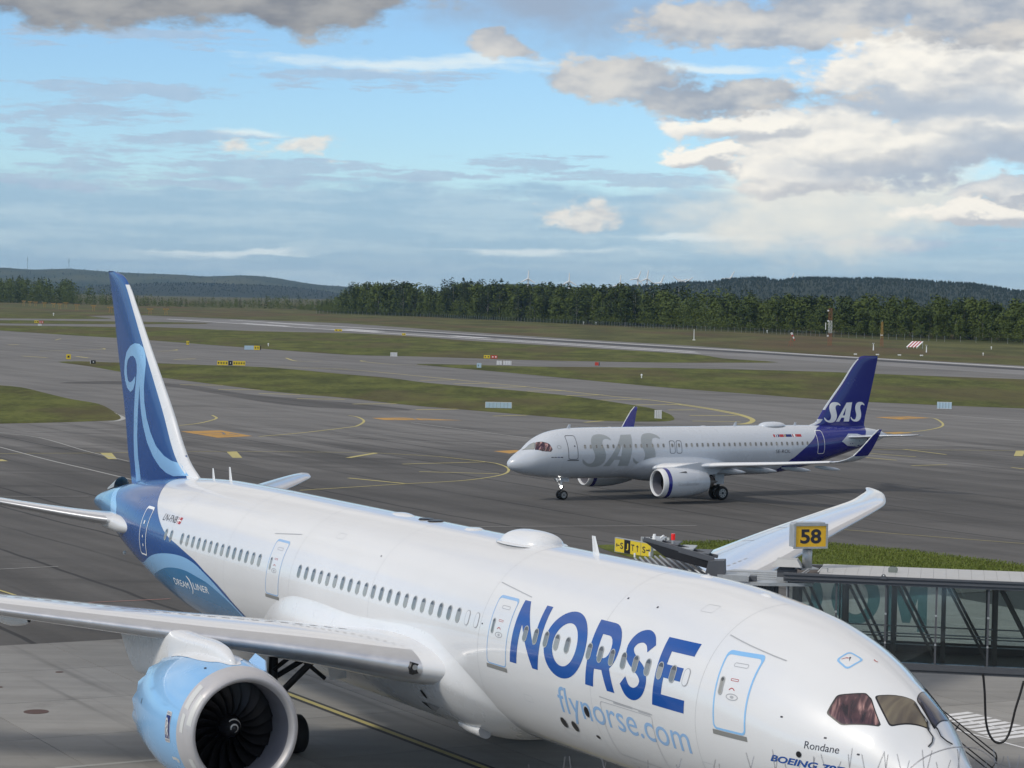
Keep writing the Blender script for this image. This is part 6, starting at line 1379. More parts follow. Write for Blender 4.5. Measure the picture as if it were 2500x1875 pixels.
for f_ in (.12, .5, .88): q = B(); q.box(f_ * ln - .04, f_ * ln + .04, .04, .12, -.06, .0); q.build('sign_leg', 'dgrey', ts)
bs = thing('sign_board', 'grey back of a board standing behind the yellow sign row', 'sign', (8.28, 147.5, .43), R(-6))
q = B(); q.box(0, 1.78, 0, .10, .02, .93); q.build('board', 'wsign', bs)
for x in (.04, .42, 1.52): q = B(); q.box(x, x + .07, -.04, -.002, .02, .92); q.build('board_rib', 'dgrey' if x > .1 else 'alu', bs)
q = B(); q.box(.2, .3, .02, .08, -.08, .02).box(1.4, 1.5, .02, .08, -.08, .02); q.build('board_leg', 'dgrey', bs)
SL = {0: 'yellow sign, left of two beside the far runway end', 1: 'red sign beside the yellow one near the far runway end', 2: 'pale back of a board below the red and yellow signs', 3: 'upright yellow marker sign at the tip of the middle verge', 4: 'small black sign with a pale figure left of the tail fin', 5: 'square yellow marker on the verge right of the tail fin', 6: 'long sign, grey left half and yellow right half, on the far verge', 7: 'long yellow sign with a black panel in its middle', 8: 'wide yellow plate beside the runway edge', 9: 'small yellow plate beside the runway, right of the wide one', 10: 'white barred board on the verge beyond the taxiway', 11: 'yellow and red sign beyond the taxiway', 12: 'pair of white panels beside the far taxiway', 13: 'single grey cabinet beside the tip of the right verge', 14: 'long pale blue board on the middle verge', 15: 'white barred board at the rounded tip of the middle verge', 16: 'pale grey barred board right of the dark blue tail', 17: 'small red box on the right verge'}
for i, (kd, x, y, w_, h_) in enumerate(SIGNS):
    z0 = .12 if i not in (8, 9) else .05
    s_ = thing('taxiway_sign' if kd not in ('back', 'barred', 'panels', 'box', 'bluelong', 'barred_big', 'panels2') else 'board', SL[i], 'sign' if kd not in ('box',) else 'cabinet', (x, y, float(gh(y))), math.atan2(-x, y) * 0 - math.atan2(x, y), 'boards and signs along the taxiways')
    hw_ = w_ / 2
    def panel(a, b_, m_, t_=.2, nm='sign_panel', zz=None): q = B(); q.box(a, b_, -.1, t_ - .1, z0 if zz is None else zz[0], z0 + h_ if zz is None else zz[1]); return q.build(nm, m_, s_)
    legs = B()
    for f_ in (-.6, .6): legs.box(f_ * hw_ - .05, f_ * hw_ + .05, -.04, .04, 0, z0 + .05)
    legs.build('sign_leg', 'dgrey', s_)
    def marks(a, b_, n_, m_='ink'):
        for j in range(n_):
            xx = a + (b_ - a) * (j + .5) / n_; q = B(); d_ = (b_ - a) / n_ * .22; q.box(xx - d_, xx + d_, -.112, -.102, z0 + h_ * .3, z0 + h_ * .7); q.build('sign_mark', m_, s_)
    if kd in ('yellow', 'yellow_tall'): panel(-hw_, hw_, 'ysign'); marks(-hw_, hw_, 2 if kd == 'yellow' else 1)
    elif kd == 'red': panel(-hw_, hw_, 'rsign'); marks(-hw_, hw_, 2, 'tgl')
    elif kd == 'black': panel(-hw_, hw_, 'black'); marks(-hw_ * .4, hw_ * .6, 1, 'wsign'); panel(-hw_ - .12, -hw_ - .01, 'wsign', .1)
    elif kd == 'grey_yellow': panel(-hw_, .14 * hw_, 'bluesign'); panel(.16 * hw_, .86 * hw_, 'ysign'); panel(.87 * hw_, hw_, 'black'); marks(.2 * hw_, .8 * hw_, 2)
    elif kd == 'yellow_black': panel(-hw_, -.24 * hw_, 'ysign'); panel(-.20 * hw_, .08 * hw_, 'black'); panel(.12 * hw_, hw_, 'ysign'); marks(-hw_, -.24 * hw_, 4); marks(-.1 * hw_, 0, 1, 'wsign'); marks(.12 * hw_, hw_, 5)
    elif kd == 'yellow_red': panel(-hw_, -.08 * hw_, 'ysign'); panel(.05 * hw_, hw_, 'rsign'); marks(-hw_, -.1 * hw_, 2); marks(.1 * hw_, hw_, 2, 'tgl')
    elif kd in ('barred', 'barred_big', 'panels2'):
        n_ = 4 if kd == 'barred_big' else 5
        for j in range(n_): a = -hw_ + w_ * j / n_; panel(a + .02, a + w_ / n_ - .03, 'wsign' if kd != 'panels2' else 'bluesign'); 
        panel(-hw_, hw_, 'dgrey', .08, 'board_back', (z0 + .03, z0 + h_ - .03)).location.y = .12; panel(-hw_, hw_, 'wsign', .1, 'board_rail', (z0 + h_, z0 + h_ + .05)); panel(-hw_, hw_, 'wsign', .1, 'board_rail', (z0 - .05, z0))
    elif kd == 'panels':
        for a, b_ in ((-1, -.68), (-.64, -.30), (-.12, .16), (.2, .5), (.54, .82), (.86, 1)): panel(a * hw_, b_ * hw_, 'wsign')
    elif kd == 'box': panel(-hw_, hw_, 'bluesign', .7, 'cabinet_body'); panel(-hw_ * .5, -hw_ * .25, 'ink', .1, 'cabinet_slot', (z0 + .3, z0 + .7)).location.y = -.01
    elif kd == 'bluelong':
        for j in range(7): a = -hw_ + w_ * j / 7; panel(a + .015, a + w_ / 7 - .015, 'bluesign')
        panel(-hw_, hw_, 'wsign', .12, 'board_rail', (z0 + h_, z0 + h_ + .05)); panel(-hw_ - .06, -hw_, 'wsign', .2, 'board_post'); panel(hw_, hw_ + .06, 'wsign', .2, 'board_post')
    elif kd == 'redbox': panel(-hw_, hw_ * .5, 'rsign', .6, 'box_body'); panel(.55 * hw_, hw_, 'dgrey', .6, 'box_door')
    elif kd == 'back': panel(-hw_, hw_, 'wsign')
# posts, lamps and small markers on the verges
for i, (x, y) in enumerate([(-275.8, 1414.6), (-74.6, 719.6), (27.0, 491.6), (45.4, 1518.9), (53.0, 1508.8), (136.6, 1267.7), (185.0, 1301.4), (184.2, 907.4), (157.5, 789.1)]):
    lab = ['white marker left of the tail fin near the runway', 'thin pale marker post right of the long grey and yellow sign', 'white marker post on the right verge above the small airliner', 'white box by the fence, left of two', 'white box by the fence, right of two', 'white lamp by the fence left of the windsock', 'white marker by the fence left of the lattice mast', 'white marker on the grass at the far right edge', 'low white marker right of the striped board'][i]
    o = thing('marker_post', lab, 'marker', (x, y, 0), 0, 'markers on the verges'); k = max(1., y / 700)
    q = B(); q.bar((0, 0, 0), (0, 0, .55 * k), .10 * k, 8); q.build('post', 'tgl', o); q = B(); q.bar((0, 0, .55 * k), (0, 0, .85 * k), .22 * k, 10, .14 * k); q.build('cap', 'tgl', o)
# ------------------------------------------------------------------ trees
def leaf_mat(name, a, b_, lum=1.):
    m = bpy.data.materials.new(name); m.use_nodes = True; t = NT(m.node_tree); b = m.node_tree.nodes['Principled BSDF']
    g_ = t.n.new('ShaderNodeNewGeometry'); rnd = t.n.new('ShaderNodeObjectInfo').outputs['Random']
    isl = g_.outputs['Random Per Island']; pn = t.noise(g_.outputs['Position'], .06, 3, .5)
    k = t.m('ADD', t.m('MULTIPLY', isl, .30), t.m('ADD', t.m('MULTIPLY', rnd, .50), t.m('MULTIPLY', pn, .40)))
    t.put(b.inputs['Base Color'], t.mix(t.ramp(k, .2, .95), (*a, 1), (*b_, 1))); b.inputs['Roughness'].default_value = .75; b.inputs['Specular IOR Level'].default_value = .2
    return m
M['leaf'] = leaf_mat('broadleaf_foliage', (.020, .036, .007), (.088, .118, .024)); M['spruce'] = leaf_mat('spruce_foliage', (.007, .015, .006), (.024, .040, .014))
M['bark'] = mat('tree_bark', (.07, .055, .045), .9, var=.3, vscale=1); M['birchbark'] = mat('pale_birch_bark', (.30, .29, .27), .8, var=.3, vscale=2)
M['bush'] = leaf_mat('shrub_foliage', (.040, .060, .012), (.105, .135, .032))
def leafy(rng, kind, n_, h):
    """leaf quads of a crown of height h, with the normals of the clump they belong to"""
    V, F, N = [], [], []
    def quad(c_, nrm, s_, sn):
        nrm = Vector(nrm).normalized(); u = nrm.orthogonal().normalized(); a = rng.uniform(0, 6.28); v = nrm.cross(u); u, v = u * math.cos(a) + v * math.sin(a), v * math.cos(a) - u * math.sin(a)
        o = len(V); k1, k2 = s_ * rng.uniform(.6, 1.2), s_ * rng.uniform(.5, 1.)
        V.extend([c_ - u * k1, c_ - v * k2 * .8, c_ + u * k1, c_ + v * k2 * .9]); F.append((o, o + 1, o + 2, o + 3)); N.extend([tuple(Vector(sn).normalized())] * 4)
    if kind == 'spruce':
        for i in range(n_):
            t = rng.random() ** .75; z = h * (.06 + .94 * (1 - t)) ; r_ = h * .17 * (t ** .85) * rng.uniform(.55, 1.05) + .1; a = rng.uniform(0, 6.28)
            quad(Vector((r_ * math.cos(a), r_ * math.sin(a), z - r_ * .25)), (math.cos(a) * .6, math.sin(a) * .6, .8), h * .030 + .012 * h * t, (math.cos(a), math.sin(a), .45))
    else:
        lobes = [(Vector((rng.uniform(-.20, .20) * h * .6, rng.uniform(-.20, .20) * h * .6, h * rng.uniform(.16, .84))), h * rng.uniform(.10, .18)) for _ in range(11)] + [(Vector((0, 0, h * .62)), h * .20), (Vector((0, 0, h * .84)), h * .12), (Vector((0, 0, h * .36)), h * .20), (Vector((0, 0, h * .18)), h * .17)]
        for i in range(n_):
            c_, r_ = lobes[rng.randrange(len(lobes))]; d = Vector((rng.gauss(0, 1), rng.gauss(0, 1), rng.gauss(0, 1) + .25)).normalized()
            rr = r_ * rng.uniform(.6, 1.05); p = c_ + Vector((d.x * rr, d.y * rr, d.z * rr * 1.1))
            quad(p, d + Vector((rng.uniform(-.5, .5), rng.uniform(-.5, .5), rng.uniform(-.2, .6))), h * .036, d + Vector((0, 0, .25)))
    return V, F, N
def tree_proto(seed, kind):
    rng = random.Random(seed); V, F, N = leafy(rng, kind, 700 if kind != 'spruce' else 520, 1.)
    V = [Vector(v) for v in V]
    me = bpy.data.meshes.new('crown'); me.from_pydata([tuple(v) for v in V], [], F); me.materials.append(M['spruce' if kind == 'spruce' else 'leaf']); me.polygons.foreach_set('use_smooth', [True] * len(me.polygons)); me.update(); me.normals_split_custom_set_from_vertices(N)
    b_ = B(); b_.bar((0, 0, -.01), (0, 0, .9 if kind == 'spruce' else .7), .016, 7, .004)
    for i in range(4): a = rng.uniform(0, 6.28); z = rng.uniform(.25, .5); b_.bar((0, 0, z), (.14 * math.cos(a), .14 * math.sin(a), z + .2), .006, 5, .002)
    tm = bpy.data.meshes.new('trunk'); tm.from_pydata([tuple(v) for v in b_.v], [], b_.f); tm.materials.append(M['bark' if seed % 3 else 'birchbark']); tm.update()
    return kind, me, tm
protos = [tree_proto(s, k) for s, k in ((1, 'leaf'), (2, 'leaf'), (3, 'leaf'), (4, 'leaf'), (5, 'leaf'), (11, 'spruce'), (12, 'spruce'))]
EDGE = [(-660,2950,27),(-594,2646,27),(-520,2570,24),(-480,2535,15),(-437,2500,10),(-336,2449,10),(-262,2432,14),(-215,2400,11),(-175,2240,20),(-142,2032,27),(-68,1873,27),(-5,1688,26),(56,1517,25),(100,1440,20),(138,1342,21),(173,1270,21),(209,1188,21),(240,1106,19),(262,1050,19),(300,960,19)]
E3 = smooth_poly(EDGE, 12); rng = random.Random(7)
seg = []; tot = 0
for a, b_ in zip(E3[:-1], E3[1:]): L_ = math.hypot(b_[0] - a[0], b_[1] - a[1]); seg.append((tot, L_, a, b_)); tot += L_
def along(s):
    for t0_, L_, a, b_ in seg:
        if s <= t0_ + L_: f_ = (s - t0_) / L_; return tuple(a[i] + (b_[i] - a[i]) * f_ for i in range(3)) + ((b_[0] - a[0]) / L_, (b_[1] - a[1]) / L_)
    return (*seg[-1][3], .4, -.9)
spots = []
for row, off in enumerate((4, 11, 19, 30, 45, 66, 95)):
    s = rng.uniform(0, 5)
    while s < tot:
        x, y, h, dx_, dy_ = along(s); nx_, ny_ = -dy_, dx_              # normal away from the runway
        if nx_ < 0: nx_, ny_ = -nx_, -ny_
        h2 = h * rng.uniform(.62, 1.08) * (.72 if row == 0 else .95 if row == 1 else 1.04); o_ = off + rng.uniform(-3, 3)
        kind = 'spruce' if rng.random() < (.22 if x < 70 else .04) else 'leaf'
        if kind == 'spruce': h2 *= 1.10
        spots.append((x + nx_ * o_, y + ny_ * o_, h2, kind, row)); s += rng.uniform(4.5, 8.5) * (1 + .12 * row)
spots.sort(key=lambda p: p[1] * (1 + .12 * p[4]) / p[2])
ZONES = ((270, 'at the far left end of the forest'), (650, 'right of the tail fin, low in the distance'), (850, 'where the forest rises left of centre'), (1050, 'left of the leftmost wind turbine'), (1250, 'below the two leftmost wind turbines'), (1450, 'in mid-forest, left of the right hill'), (1650, 'at the left foot of the right hill'), (1830, 'behind the white pole and the windsock'), (1960, 'between windsock and lattice mast'), (2080, 'behind the red and white lattice mast'), (2200, 'behind the orange mast'), (2330, 'behind the striped board'), (9999, 'at the right end of the forest'))
def zone(x, y):
    a = x / y * 5755 + 1250                        # bearing seen from the terrace, in steps of its picture
    return next(t for lim, t in ZONES if a < lim)
near, rest = spots[:280], spots[280:]
for x, y, h, kind, row in near:
    kd, me, tm = rng.choice([p for p in protos if p[0] == kind])
    nm = 'spruce_tree' if kind == 'spruce' else 'broadleaf_tree'
    lab = ('tall ' if h > 23 else 'low ' if h < 17 else '') + ('dark pointed spruce ' if kind == 'spruce' else 'round leafy tree ') + ('on the forest edge ' if row == 0 else 'behind the forest edge ' if row < 3 else 'deep in the forest ') + zone(x, y)
    o = thing(nm, lab, 'tree', (x, y, -.1), rng.uniform(0, 6.28), ('spruces ' if kind == 'spruce' else 'leafy trees ') + zone(x, y))
    k = rng.uniform(.85, 1.25); o.scale = (h * k, h * k * rng.uniform(.85, 1.15), h)
    link(bpy.data.objects.new('crown', me), o); link(bpy.data.objects.new('trunk', tm), o)
V, F, fm, NN = [], [], [], []
for x, y, h, kind, row in rest:
    v, f, nn_ = leafy(rng, kind, 150 if y < 2100 else 90, h); o_ = len(V); ww = rng.uniform(.9, 1.3)
    V += [(x + p[0] * ww * 1.1, y + p[1] * ww * 1.1, p[2]) for p in v]; F += [tuple(i + o_ for i in q) for q in f]; fm += [1 if kind == 'spruce' else 0] * len(f); NN += nn_
fo = mk('forest', V, F, None, mats=['leaf', 'spruce'], fmat=fm, normals=NN); fo['kind'] = 'stuff'; fo['label'] = 'dense mixed forest behind the first trees beyond the runway'; fo['category'] = 'forest'
V, F, NN = [], [], []; s = 0
while s < tot:
    x, y, h, dx_, dy_ = along(s); nx_, ny_ = (-dy_, dx_) if -dy_ > 0 else (dy_, -dx_)
    for _ in range(2):
        hb = rng.uniform(3.0, 8.0); ox, oy = x + nx_ * rng.uniform(-9, 2), y + ny_ * rng.uniform(-9, 2); v, f, nn_ = leafy(rng, 'leaf', 60, hb); o_ = len(V); NN += nn_
        V += [(ox + p[0] * 2.2, oy + p[1] * 2.2, p[2] * 1.05 - hb * .18) for p in v]; F += [tuple(i + o_ for i in q) for q in f]
    s += rng.uniform(3.5, 7)
ug = mk('undergrowth', V, F, 'bush', normals=NN); ug['kind'] = 'stuff'; ug['label'] = 'low green shrubs along the foot of the forest'; ug['category'] = 'shrubs'
# ------------------------------------------------------------------ hills with woods
def hill(name, prof, D, depth, m_, trees=0, th=12, seed=0, lab=None):
    pf = pchip(prof); x0, x1 = prof[0][0], prof[-1][0]; xs_ = np.linspace(x0, x1, 90); rg = random.Random(seed); fr = [-1, -.75, -.5, -.3, -.15, -.05, 0, .1, .4, 1]
    V, F = [], []
    for j, f_ in enumerate(fr):
        for x in xs_:
            z = float(pf(x)); zz = z * (1 - abs(f_) ** 1.6) - 4 * abs(f_)
            V.append((x * (1 + f_ * depth / D), D + f_ * depth, max(zz, -4)))
    n_ = len(xs_)
    F = [(j * n_ + i, j * n_ + i + 1, (j + 1) * n_ + i + 1, (j + 1) * n_ + i) for j in range(len(fr) - 1) for i in range(n_ - 1)]
    o = mk(name, V, F, m_, smooth=True); o['kind'] = 'structure'
    if trees:
        V, F = [], []
        for _ in range(trees):
            f_ = -rg.random() ** 1.3 * .9; x = rg.uniform(x0, x1); z = float(pf(x)) * (1 - abs(f_) ** 1.6) - 4 * abs(f_); h = th * rg.uniform(.6, 1.3); r_ = h * rg.uniform(.22, .42); bx, by = x * (1 + f_ * depth / D), D + f_ * depth; a0 = rg.uniform(0, 6); q = len(V)
            V += [(bx + r_ * math.cos(a0 + k * 1.2566), by + r_ * math.sin(a0 + k * 1.2566), z - 1 + h * rg.uniform(.05, .35)) for k in range(5)] + [(bx + r_ * .25 * rg.uniform(-1, 1), by, z + h)]
            F += [(q + k, q + (k + 1) % 5, q + 5) for k in range(5)]
        t_ = mk('hill_forest', V, F, 'hillwood'); t_['kind'] = 'stuff'; t_['label'] = lab; t_['category'] = 'forest'
    return o
M['hillwood'] = leaf_mat('distant_wood', (.012, .022, .011), (.019, .030, .015)); M['hillg'] = grass_mat('distant_hill_ground', (.028, .042, .022), (.060, .075, .036), (.095, .10, .05), .0012, .9)
hill('hill', [(105,24),(175,36),(227,41),(261,46),(331,50),(356,55),(426,58),(471,65),(513,69),(551,70),(579,65),(617,70),(652,73),(739,72),(809,74),(878,72),(931,69),(1001,67),(1070,58),(1124,51),(1228,42),(1600,30)], 5200, 900, 'hillwood', 9000, 5, 3, 'dark conifer woods covering the long hill on the right')
hill('hill', [(-2600,0),(-1965,2),(-1680,6),(-1510,30),(-1396,37),(-1225,46),(-1111,47),(-997,45),(-827,40),(-713,31),(-627,18),(-500,0)], 8500, 900, 'hillwood', 2500, 5, 4, 'dark woods on the low middle hill at the left')
hill('hill', [(-4200,110),(-2975,122),(-2724,123),(-2556,116),(-2364,123),(-2154,113),(-1970,107),(-1803,105),(-1635,98),(-1417,107),(-1300,101),(-1132,77),(-1006,63),(-878,58),(-626,34),(-300,5)], 12500, 2600, 'hillg', 900, 6, 5, 'scattered woods on the pale far hill at the left')
hill('hill', [(-700,10),(-440,29),(-256,63),(-176,69),(-72,84),(41,88),(154,79),(282,79),(443,72),(900,50)], 12000, 1500, 'hillg')
# ------------------------------------------------------------------ wind turbines and masts on the skyline
for i, ((x, zt), rot) in enumerate(zip([(78,170),(304,161),(585,154),(682,182),(733,183),(809,162),(913,169),(948,167),(1190,192),(1249,178),(1524,187)], (.05, .0, .05, .35, .12, .4, 1.2, .9, .5, 1.0, .4))):
    zt = 16.2 + (zt - 16.2) * 7 / 13; hub = zt - 25; o = thing('wind_turbine', ['leftmost white wind turbine on the skyline', 'second white wind turbine from the left', 'third white wind turbine from the left', 'fourth wind turbine, its blade leaning right', 'fifth wind turbine, close beside a leaning one', 'sixth wind turbine from the left', 'seventh wind turbine, left of a close pair', 'eighth wind turbine, right of a close pair', 'ninth wind turbine, only a blade above the right hill', 'tenth wind turbine, a tip just above the right hill', 'rightmost wind turbine, a blade above the right hill'][i], 'wind turbine', (x * 7 / 13, 7000, 0), 0, 'wind turbines on the skyline')
    q = B(); q.bar((0, 0, 0), (0, 0, hub), 3.4, 10, 2.6); q.build('tower', 'tgl', o); q = B(); q.box(-1.4, 1.4, -3.2, 2.6, hub - 1, hub + 1.6); q.build('nacelle', 'tgl', o)
    for b3 in range(3): a = rot + b3 * 2.0944; q = B(); q.bar((0, -4, hub), (25 * math.sin(a), -4, hub + 25 * math.cos(a)), 2.6, 6, 1.3); q.build('blade', 'tgl', o)
for i, (x, z) in enumerate(((-2578, 180), (-2359, 177))):
    o = thing('radio_mast', ['thin radio mast on the far left hill', 'thinner radio mast on the far hill, right of another'][i], 'mast', (x, 12500, 100)); q = B(); q.bar((0, 0, 0), (0, 0, z - 100), 1.1, 6, .7); q.build('mast_tube', 'dgrey', o); q = B(); q.bar((0, 0, (z - 100) * .75), (0, 0, z - 101), 1.5, 6); q.build('antenna', 'dgrey', o)
# ------------------------------------------------------------------ airfield equipment beyond the runway
def lattice(name, label, x, y, h, w0, w1, cols, cat='mast'):
    o = thing(name, label, cat, (x, y, 0), .3); n_ = 9; pts = [(-1, -1), (1, -1), (1, 1), (-1, 1)]
    for k in range(n_):
        z0, z1 = h * k / n_, h * (k + 1) / n_; a, b_ = w0 + (w1 - w0) * k / n_, w0 + (w1 - w0) * (k + 1) / n_; q = B()
        for j in range(4):
            p, p2 = pts[j], pts[(j + 1) % 4]; q.bar((p[0] * a / 2, p[1] * a / 2, z0), (p[0] * b_ / 2, p[1] * b_ / 2, z1), .055, 5); q.bar((p[0] * a / 2, p[1] * a / 2, z0), (p2[0] * b_ / 2, p2[1] * b_ / 2, z1), .028, 4); q.bar((p[0] * b_ / 2, p[1] * b_ / 2, z1), (p2[0] * b_ / 2, p2[1] * b_ / 2, z1), .025, 4)
        q.build('lattice_bay', cols(k / n_), o)
    return o
m1 = lattice('lattice_mast', 'tall red and white lattice mast on the grass beyond the runway', 123.6, 919.6, 14.6, 1.15, .95, lambda t: 'tgl' if .3 < t < .62 else 'orange')
for z, dx_ in ((13.6, -1.0), (9.6, -.9), (3.8, -.9)): q = B(); q.bar((-.5, 0, z), (dx_, 0, z), .06, 5).bar((dx_, -.1, z), (dx_, .1, z), .35, 10); q.build('dish', 'tgl', m1)
q = B(); q.bar((-1.9, 0, 6.2), (-1.9, 0, 9.0), .13, 6).bar((-1.9, 0, 8.4), (-.5, 0, 8.4), .04, 4); q.build('rod_antenna', 'tgl', m1)
m2 = lattice('lattice_mast', 'shorter orange lattice mast with a white lamp in its middle', 144.4, 923.1, 9.7, .95, .45, lambda t: 'amber' if t > .25 else 'orange'); q = B(); q.bar((0, 0, 4.3), (0, 0, 4.6), .5, 10); q.build('obstruction_lamp', 'tgl', m2); q = B(); q.bar((0, 0, 9.7), (0, 0, 10.3), .08, 5); q.build('tip_rod', 'steel', m2)
o = thing('striped_board', 'tilted red and white striped panel on the grass right of the masts', 'board', (153.5, 897, 0), 0)
for i in range(7):
    q = B(); x0 = -4.1 + i * .62; q.add([(x0, -1.6, .55), (x0 + .6, -1.6, .55), (x0 + 3.5, 2.6, 2.65), (x0 + 2.9, 2.6, 2.65), (x0, -1.6, .45), (x0 + .6, -1.6, .45), (x0 + 3.5, 2.6, 2.55), (x0 + 2.9, 2.6, 2.55)], [(0, 1, 2, 3), (7, 6, 5, 4), (0, 4, 5, 1), (2, 6, 7, 3), (0, 3, 7, 4), (1, 5, 6, 2)]); q.build('stripe_panel', 'tgl' if i % 2 == 0 else 'red', o)
for x, y, z in ((-3.6, -1.4, .5), (.0, -1.4, .5), (-.6, 2.4, 2.5), (2.8, 2.4, 2.5)): q = B(); q.bar((x, y, 0), (x, y, z), .12, 6); q.build('leg', 'tgl', o)
o = thing('windsock', 'small red and white windsock on a pole beyond the runway', 'windsock', (105.3, 893, 0)); q = B(); q.bar((0, 0, 0), (0, 0, 5.2), .10, 6, .06); q.build('pole', 'orange', o)
for i in range(4): q = B(); q.bar((.1 + i * .35, 0, 5.1 - i * .75), (.1 + (i + 1) * .35, 0, 5.1 - (i + 1) * .75), .42 - i * .06, 10, .36 - i * .06); q.build('sock_ring', 'tgl' if i % 2 == 0 else 'rsign', o)
q = B(); q.box(-1.0, 1.0, -.05, .05, 1.6, 1.7).bar((-.9, 0, 0), (0, 0, 3), .05, 5).bar((.9, 0, 0), (0, 0, 3), .05, 5); q.build('pole_brace', 'orange', o)
for i, (x, y) in enumerate(((109.5, 753.1), (116.6, 753.5), (123.7, 753.9), (130.8, 754.2))):
    o = thing('approach_slope_light', ['leftmost', 'second', 'third', 'rightmost'][i] + ' of four low white lamps in a row beside the runway', 'lamp', (x, y, 0), 0, 'row of low runway lamps'); q = B(); q.box(-.45, .45, -.5, .5, .25, .55); q.build('lamp_box', 'tgl', o); q = B(); q.bar((-.3, 0, 0), (-.3, 0, .3), .05, 5).bar((.3, 0, 0), (.3, 0, .3), .05, 5); q.build('leg', 'steel', o)
for i, (x, y) in enumerate(((128.8, 841.9), (144.6, 823.9))):
    o = thing('field_lamp', ['white lamp on a post left of the orange mast', 'white lamp on a post right of the striped board'][i], 'lamp', (x, y, 0)); q = B(); q.bar((0, 0, 0), (0, 0, 2.2), .22, 8, .14); q.build('post', 'tgl', o); q = B(); q.bar((0, 0, 2.2), (0, 0, 2.6), .18, 10, .50); q.build('lamp_head', 'tgl', o)
o = thing('white_pole', 'slim white pole on the grass above the dark blue tip', 'pole', (75.3, 980.7, 0)); q = B(); q.bar((0, 0, 0), (0, 0, 4.6), .16, 7, .12); q.build('pole', 'tgl', o); q = B(); q.bar((-.6, 0, .2), (.6, 0, .2), .15, 6); q.build('foot', 'tgl', o)
for i, (x, y) in enumerate(((-442,2128),(-439,2141),(-437,2156),(-401,2016),(-397,2036),(-361,1877),(-388,2044),(-334,1804),(-318,1786),(-281,1644),(-249,1616),(-236,1602))):
    o = thing('approach_light_stand', ['leftmost', 'second', 'third', 'fourth', 'fifth', 'sixth', 'seventh', 'eighth', 'ninth', 'tenth', 'eleventh', 'rightmost'][i] + ' of the yellow approach light frames at the far left', 'light stand', (x, y, 0), rng.uniform(-.5, .5), 'yellow approach light frames'); h = rng.uniform(3.2, 4.6)
    q = B(); [q.bar((dx_, 0, 0), (dx_ * .8, 0, h), .13, 5) for dx_ in (-.8, .8)]; q.bar((-.8, 0, h * .5), (.75, 0, h), .09, 4); q.build('frame', 'amber', o)
    q = B(); q.bar((-2.0, 0, h), (2.0, 0, h), .16, 5); q.build('cross_bar', 'amber', o)
    for dx_ in (-1.8, -.9, 0, .9, 1.8): q = B(); q.bar((dx_, 0, h), (dx_, 0, h + .7), .22, 6); q.build('lamp', 'amber', o)
# perimeter fence
FN = smooth_poly([(-164.2,1967.3),(-134.5,1919.5),(-66.3,1816.6),(-4.9,1642.1),(55.1,1479.6),(91.7,1340),(128.3,1251.4),(157.9,1160.4),(192.5,1091.4),(226.3,1043.8),(260,995)], 6)
fe = thing('perimeter_fence', 'long mesh fence in front of the forest beyond the runway', 'fence', (0, 1600, 0)); V, F = [], []
for i, (x, y) in enumerate(FN):
    V += [(x, y - 1600, 0), (x, y - 1600, 2.5)]
    if i: F.append((2 * i - 2, 2 * i, 2 * i + 1, 2 * i - 1))
mk('fence_mesh', V, F, 'mesh', fe)
q = B()
for a, b_ in zip(FN[:-1], FN[1:]):
    L_ = math.hypot(b_[0] - a[0], b_[1] - a[1])
    for j in range(int(L_ / 5)): t = j / int(L_ / 5); q.bar((a[0] + (b_[0] - a[0]) * t, a[1] + (b_[1] - a[1]) * t - 1600, 0), (a[0] + (b_[0] - a[0]) * t, a[1] + (b_[1] - a[1]) * t - 1600, 2.75), .06, 4)
fp = q.build('fence_posts', 'alu', fe); fp['kind'] = 'stuff'
# grass blades on the nearest verge
from mathutils.geometry import intersect_point_tri_2d
pg = np.array(GRASS['near_right']); V, F = [], []
def inside(x, y, P):
    c_ = False; j = len(P) - 1
    for i in range(len(P)):
        if (P[i][1] > y) != (P[j][1] > y) and x < (P[j][0] - P[i][0]) * (y - P[i][1]) / (P[j][1] - P[i][1]) + P[i][0]: c_ = not c_
        j = i
    return c_
rg = random.Random(5); lo, hi = pg.min(0), pg.max(0); n_ = 0
while n_ < 26000:
    x, y = rg.uniform(lo[0], min(hi[0], 36)), rg.uniform(lo[1], hi[1])
    if not inside(x, y, pg) or x < 9.5 + rg.uniform(0, 2): continue
    z = float(gh(y)) + .11; h = rg.uniform(.05, .16) * rg.uniform(.6, 1.3); a = rg.uniform(0, 6.28); w_ = rg.uniform(.02, .045); o_ = len(V)
    V += [(x - w_ * math.cos(a), y - w_ * math.sin(a), z), (x + w_ * math.cos(a), y + w_ * math.sin(a), z), (x + rg.uniform(-.1, .1), y + rg.uniform(-.1, .1), z + h)]; F.append((o_, o_ + 1, o_ + 2)); n_ += 1
M['blade_g'] = leaf_mat('grass_blade', (.060, .085, .016), (.15, .19, .04))
gt = mk('grass', V, F, 'blade_g'); gt['kind'] = 'stuff'; gt['label'] = 'long green grass on the verge behind the boarding bridge'; gt['category'] = 'grass'
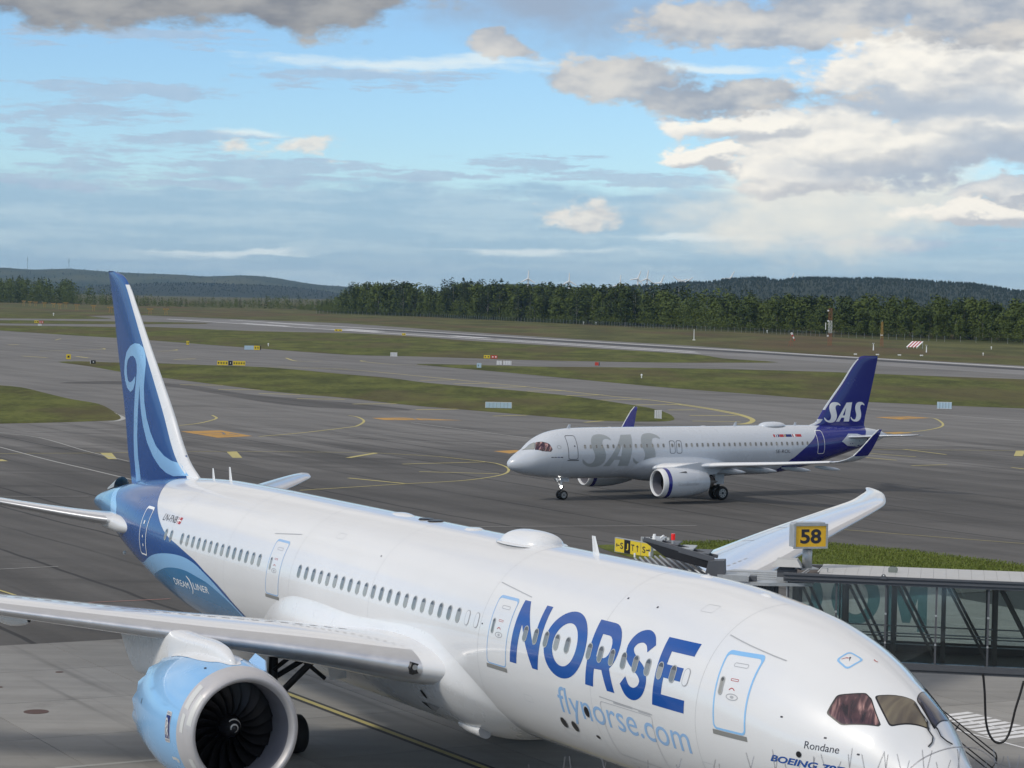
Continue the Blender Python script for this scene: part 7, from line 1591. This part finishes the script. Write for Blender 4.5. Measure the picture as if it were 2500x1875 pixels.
# ------------------------------------------------------------------ bird spikes on the ledge in front
rg = random.Random(9)
for i in range(7):
    x0 = .06 + i * .145; zb = 15.192 + i * .0045; o = thing('bird_spike_strip', ['leftmost strip of thin steel bird spikes along the bottom edge', 'second strip of bird spikes from the left', 'third strip of bird spikes from the left', 'middle strip of thin steel bird spikes', 'bird spikes in front of the cockpit windows', 'bird spikes in front of the white nose', 'rightmost strip of bird spikes in front of the cable'][i], 'bird spikes', (x0, 4.6, zb), 0, 'bird spike strips on the ledge')
    q = B(); q.box(0, .14, -.02, .02, -.008, 0); q.build('spike_base', 'alu', o)
    for j in range(8 if i > 2 else 4):
        x = .012 + j * .0175 * (1 if i > 2 else 2); ln_ = rg.uniform(.090, .116) * (1 if i > 2 else .93); a = (-.26, .16, -.10, .27)[j % 4] + rg.uniform(-.05, .05); dy_ = rg.uniform(-.25, .25)
        q = B(); q.bar((x, 0, 0), (x + math.sin(a) * ln_, dy_ * ln_, math.cos(a) * ln_), .0008, 6, .0006); q.build('spike', 'spike', o)
o = thing('bent_wire', 'thin grey wire bent in an arch in front of the airliner nose', 'wire', (.80, 4.62, 15.215))
W_ = smooth_poly([(-.045, 0, 0), (-.02, 0, .045), (.02, 0, .085), (.07, 0, .108), (.115, 0, .112), (.15, 0, .100), (.195, 0, .055), (.21, 0, 0)], 5); tube('wire', W_, .0010, 'spike', o, 6)
led = B(); led.box(-.4, 1.4, 4.5, 5.2, 14.8, 15.10); lo_ = led.build('roof_ledge', 'alu'); lo_['kind'] = 'structure'
# ------------------------------------------------------------------ air
#HAZE
hz = B(); hz.box(-27000, 27000, -600, 16200, -6, 205); ho = mk('haze', hz.v, hz.f, 'tgl'); ho['kind'] = 'stuff'; ho['label'] = 'thin bluish haze in the distance'; ho['category'] = 'haze'
hm = bpy.data.materials.new('haze_air'); hm.use_nodes = True; ht = NT(hm.node_tree); ht.n.clear(); pv = ht.n.new('ShaderNodeVolumePrincipled'); pv.inputs['Color'].default_value = (.42, .68, 1, 1); pv.inputs['Density'].default_value = 3.0e-5; pv.inputs['Anisotropy'].default_value = .2
ou = ht.n.new('ShaderNodeOutputMaterial'); ht.l.new(pv.outputs[0], ou.inputs['Volume']); ho.data.materials.clear(); ho.data.materials.append(hm)
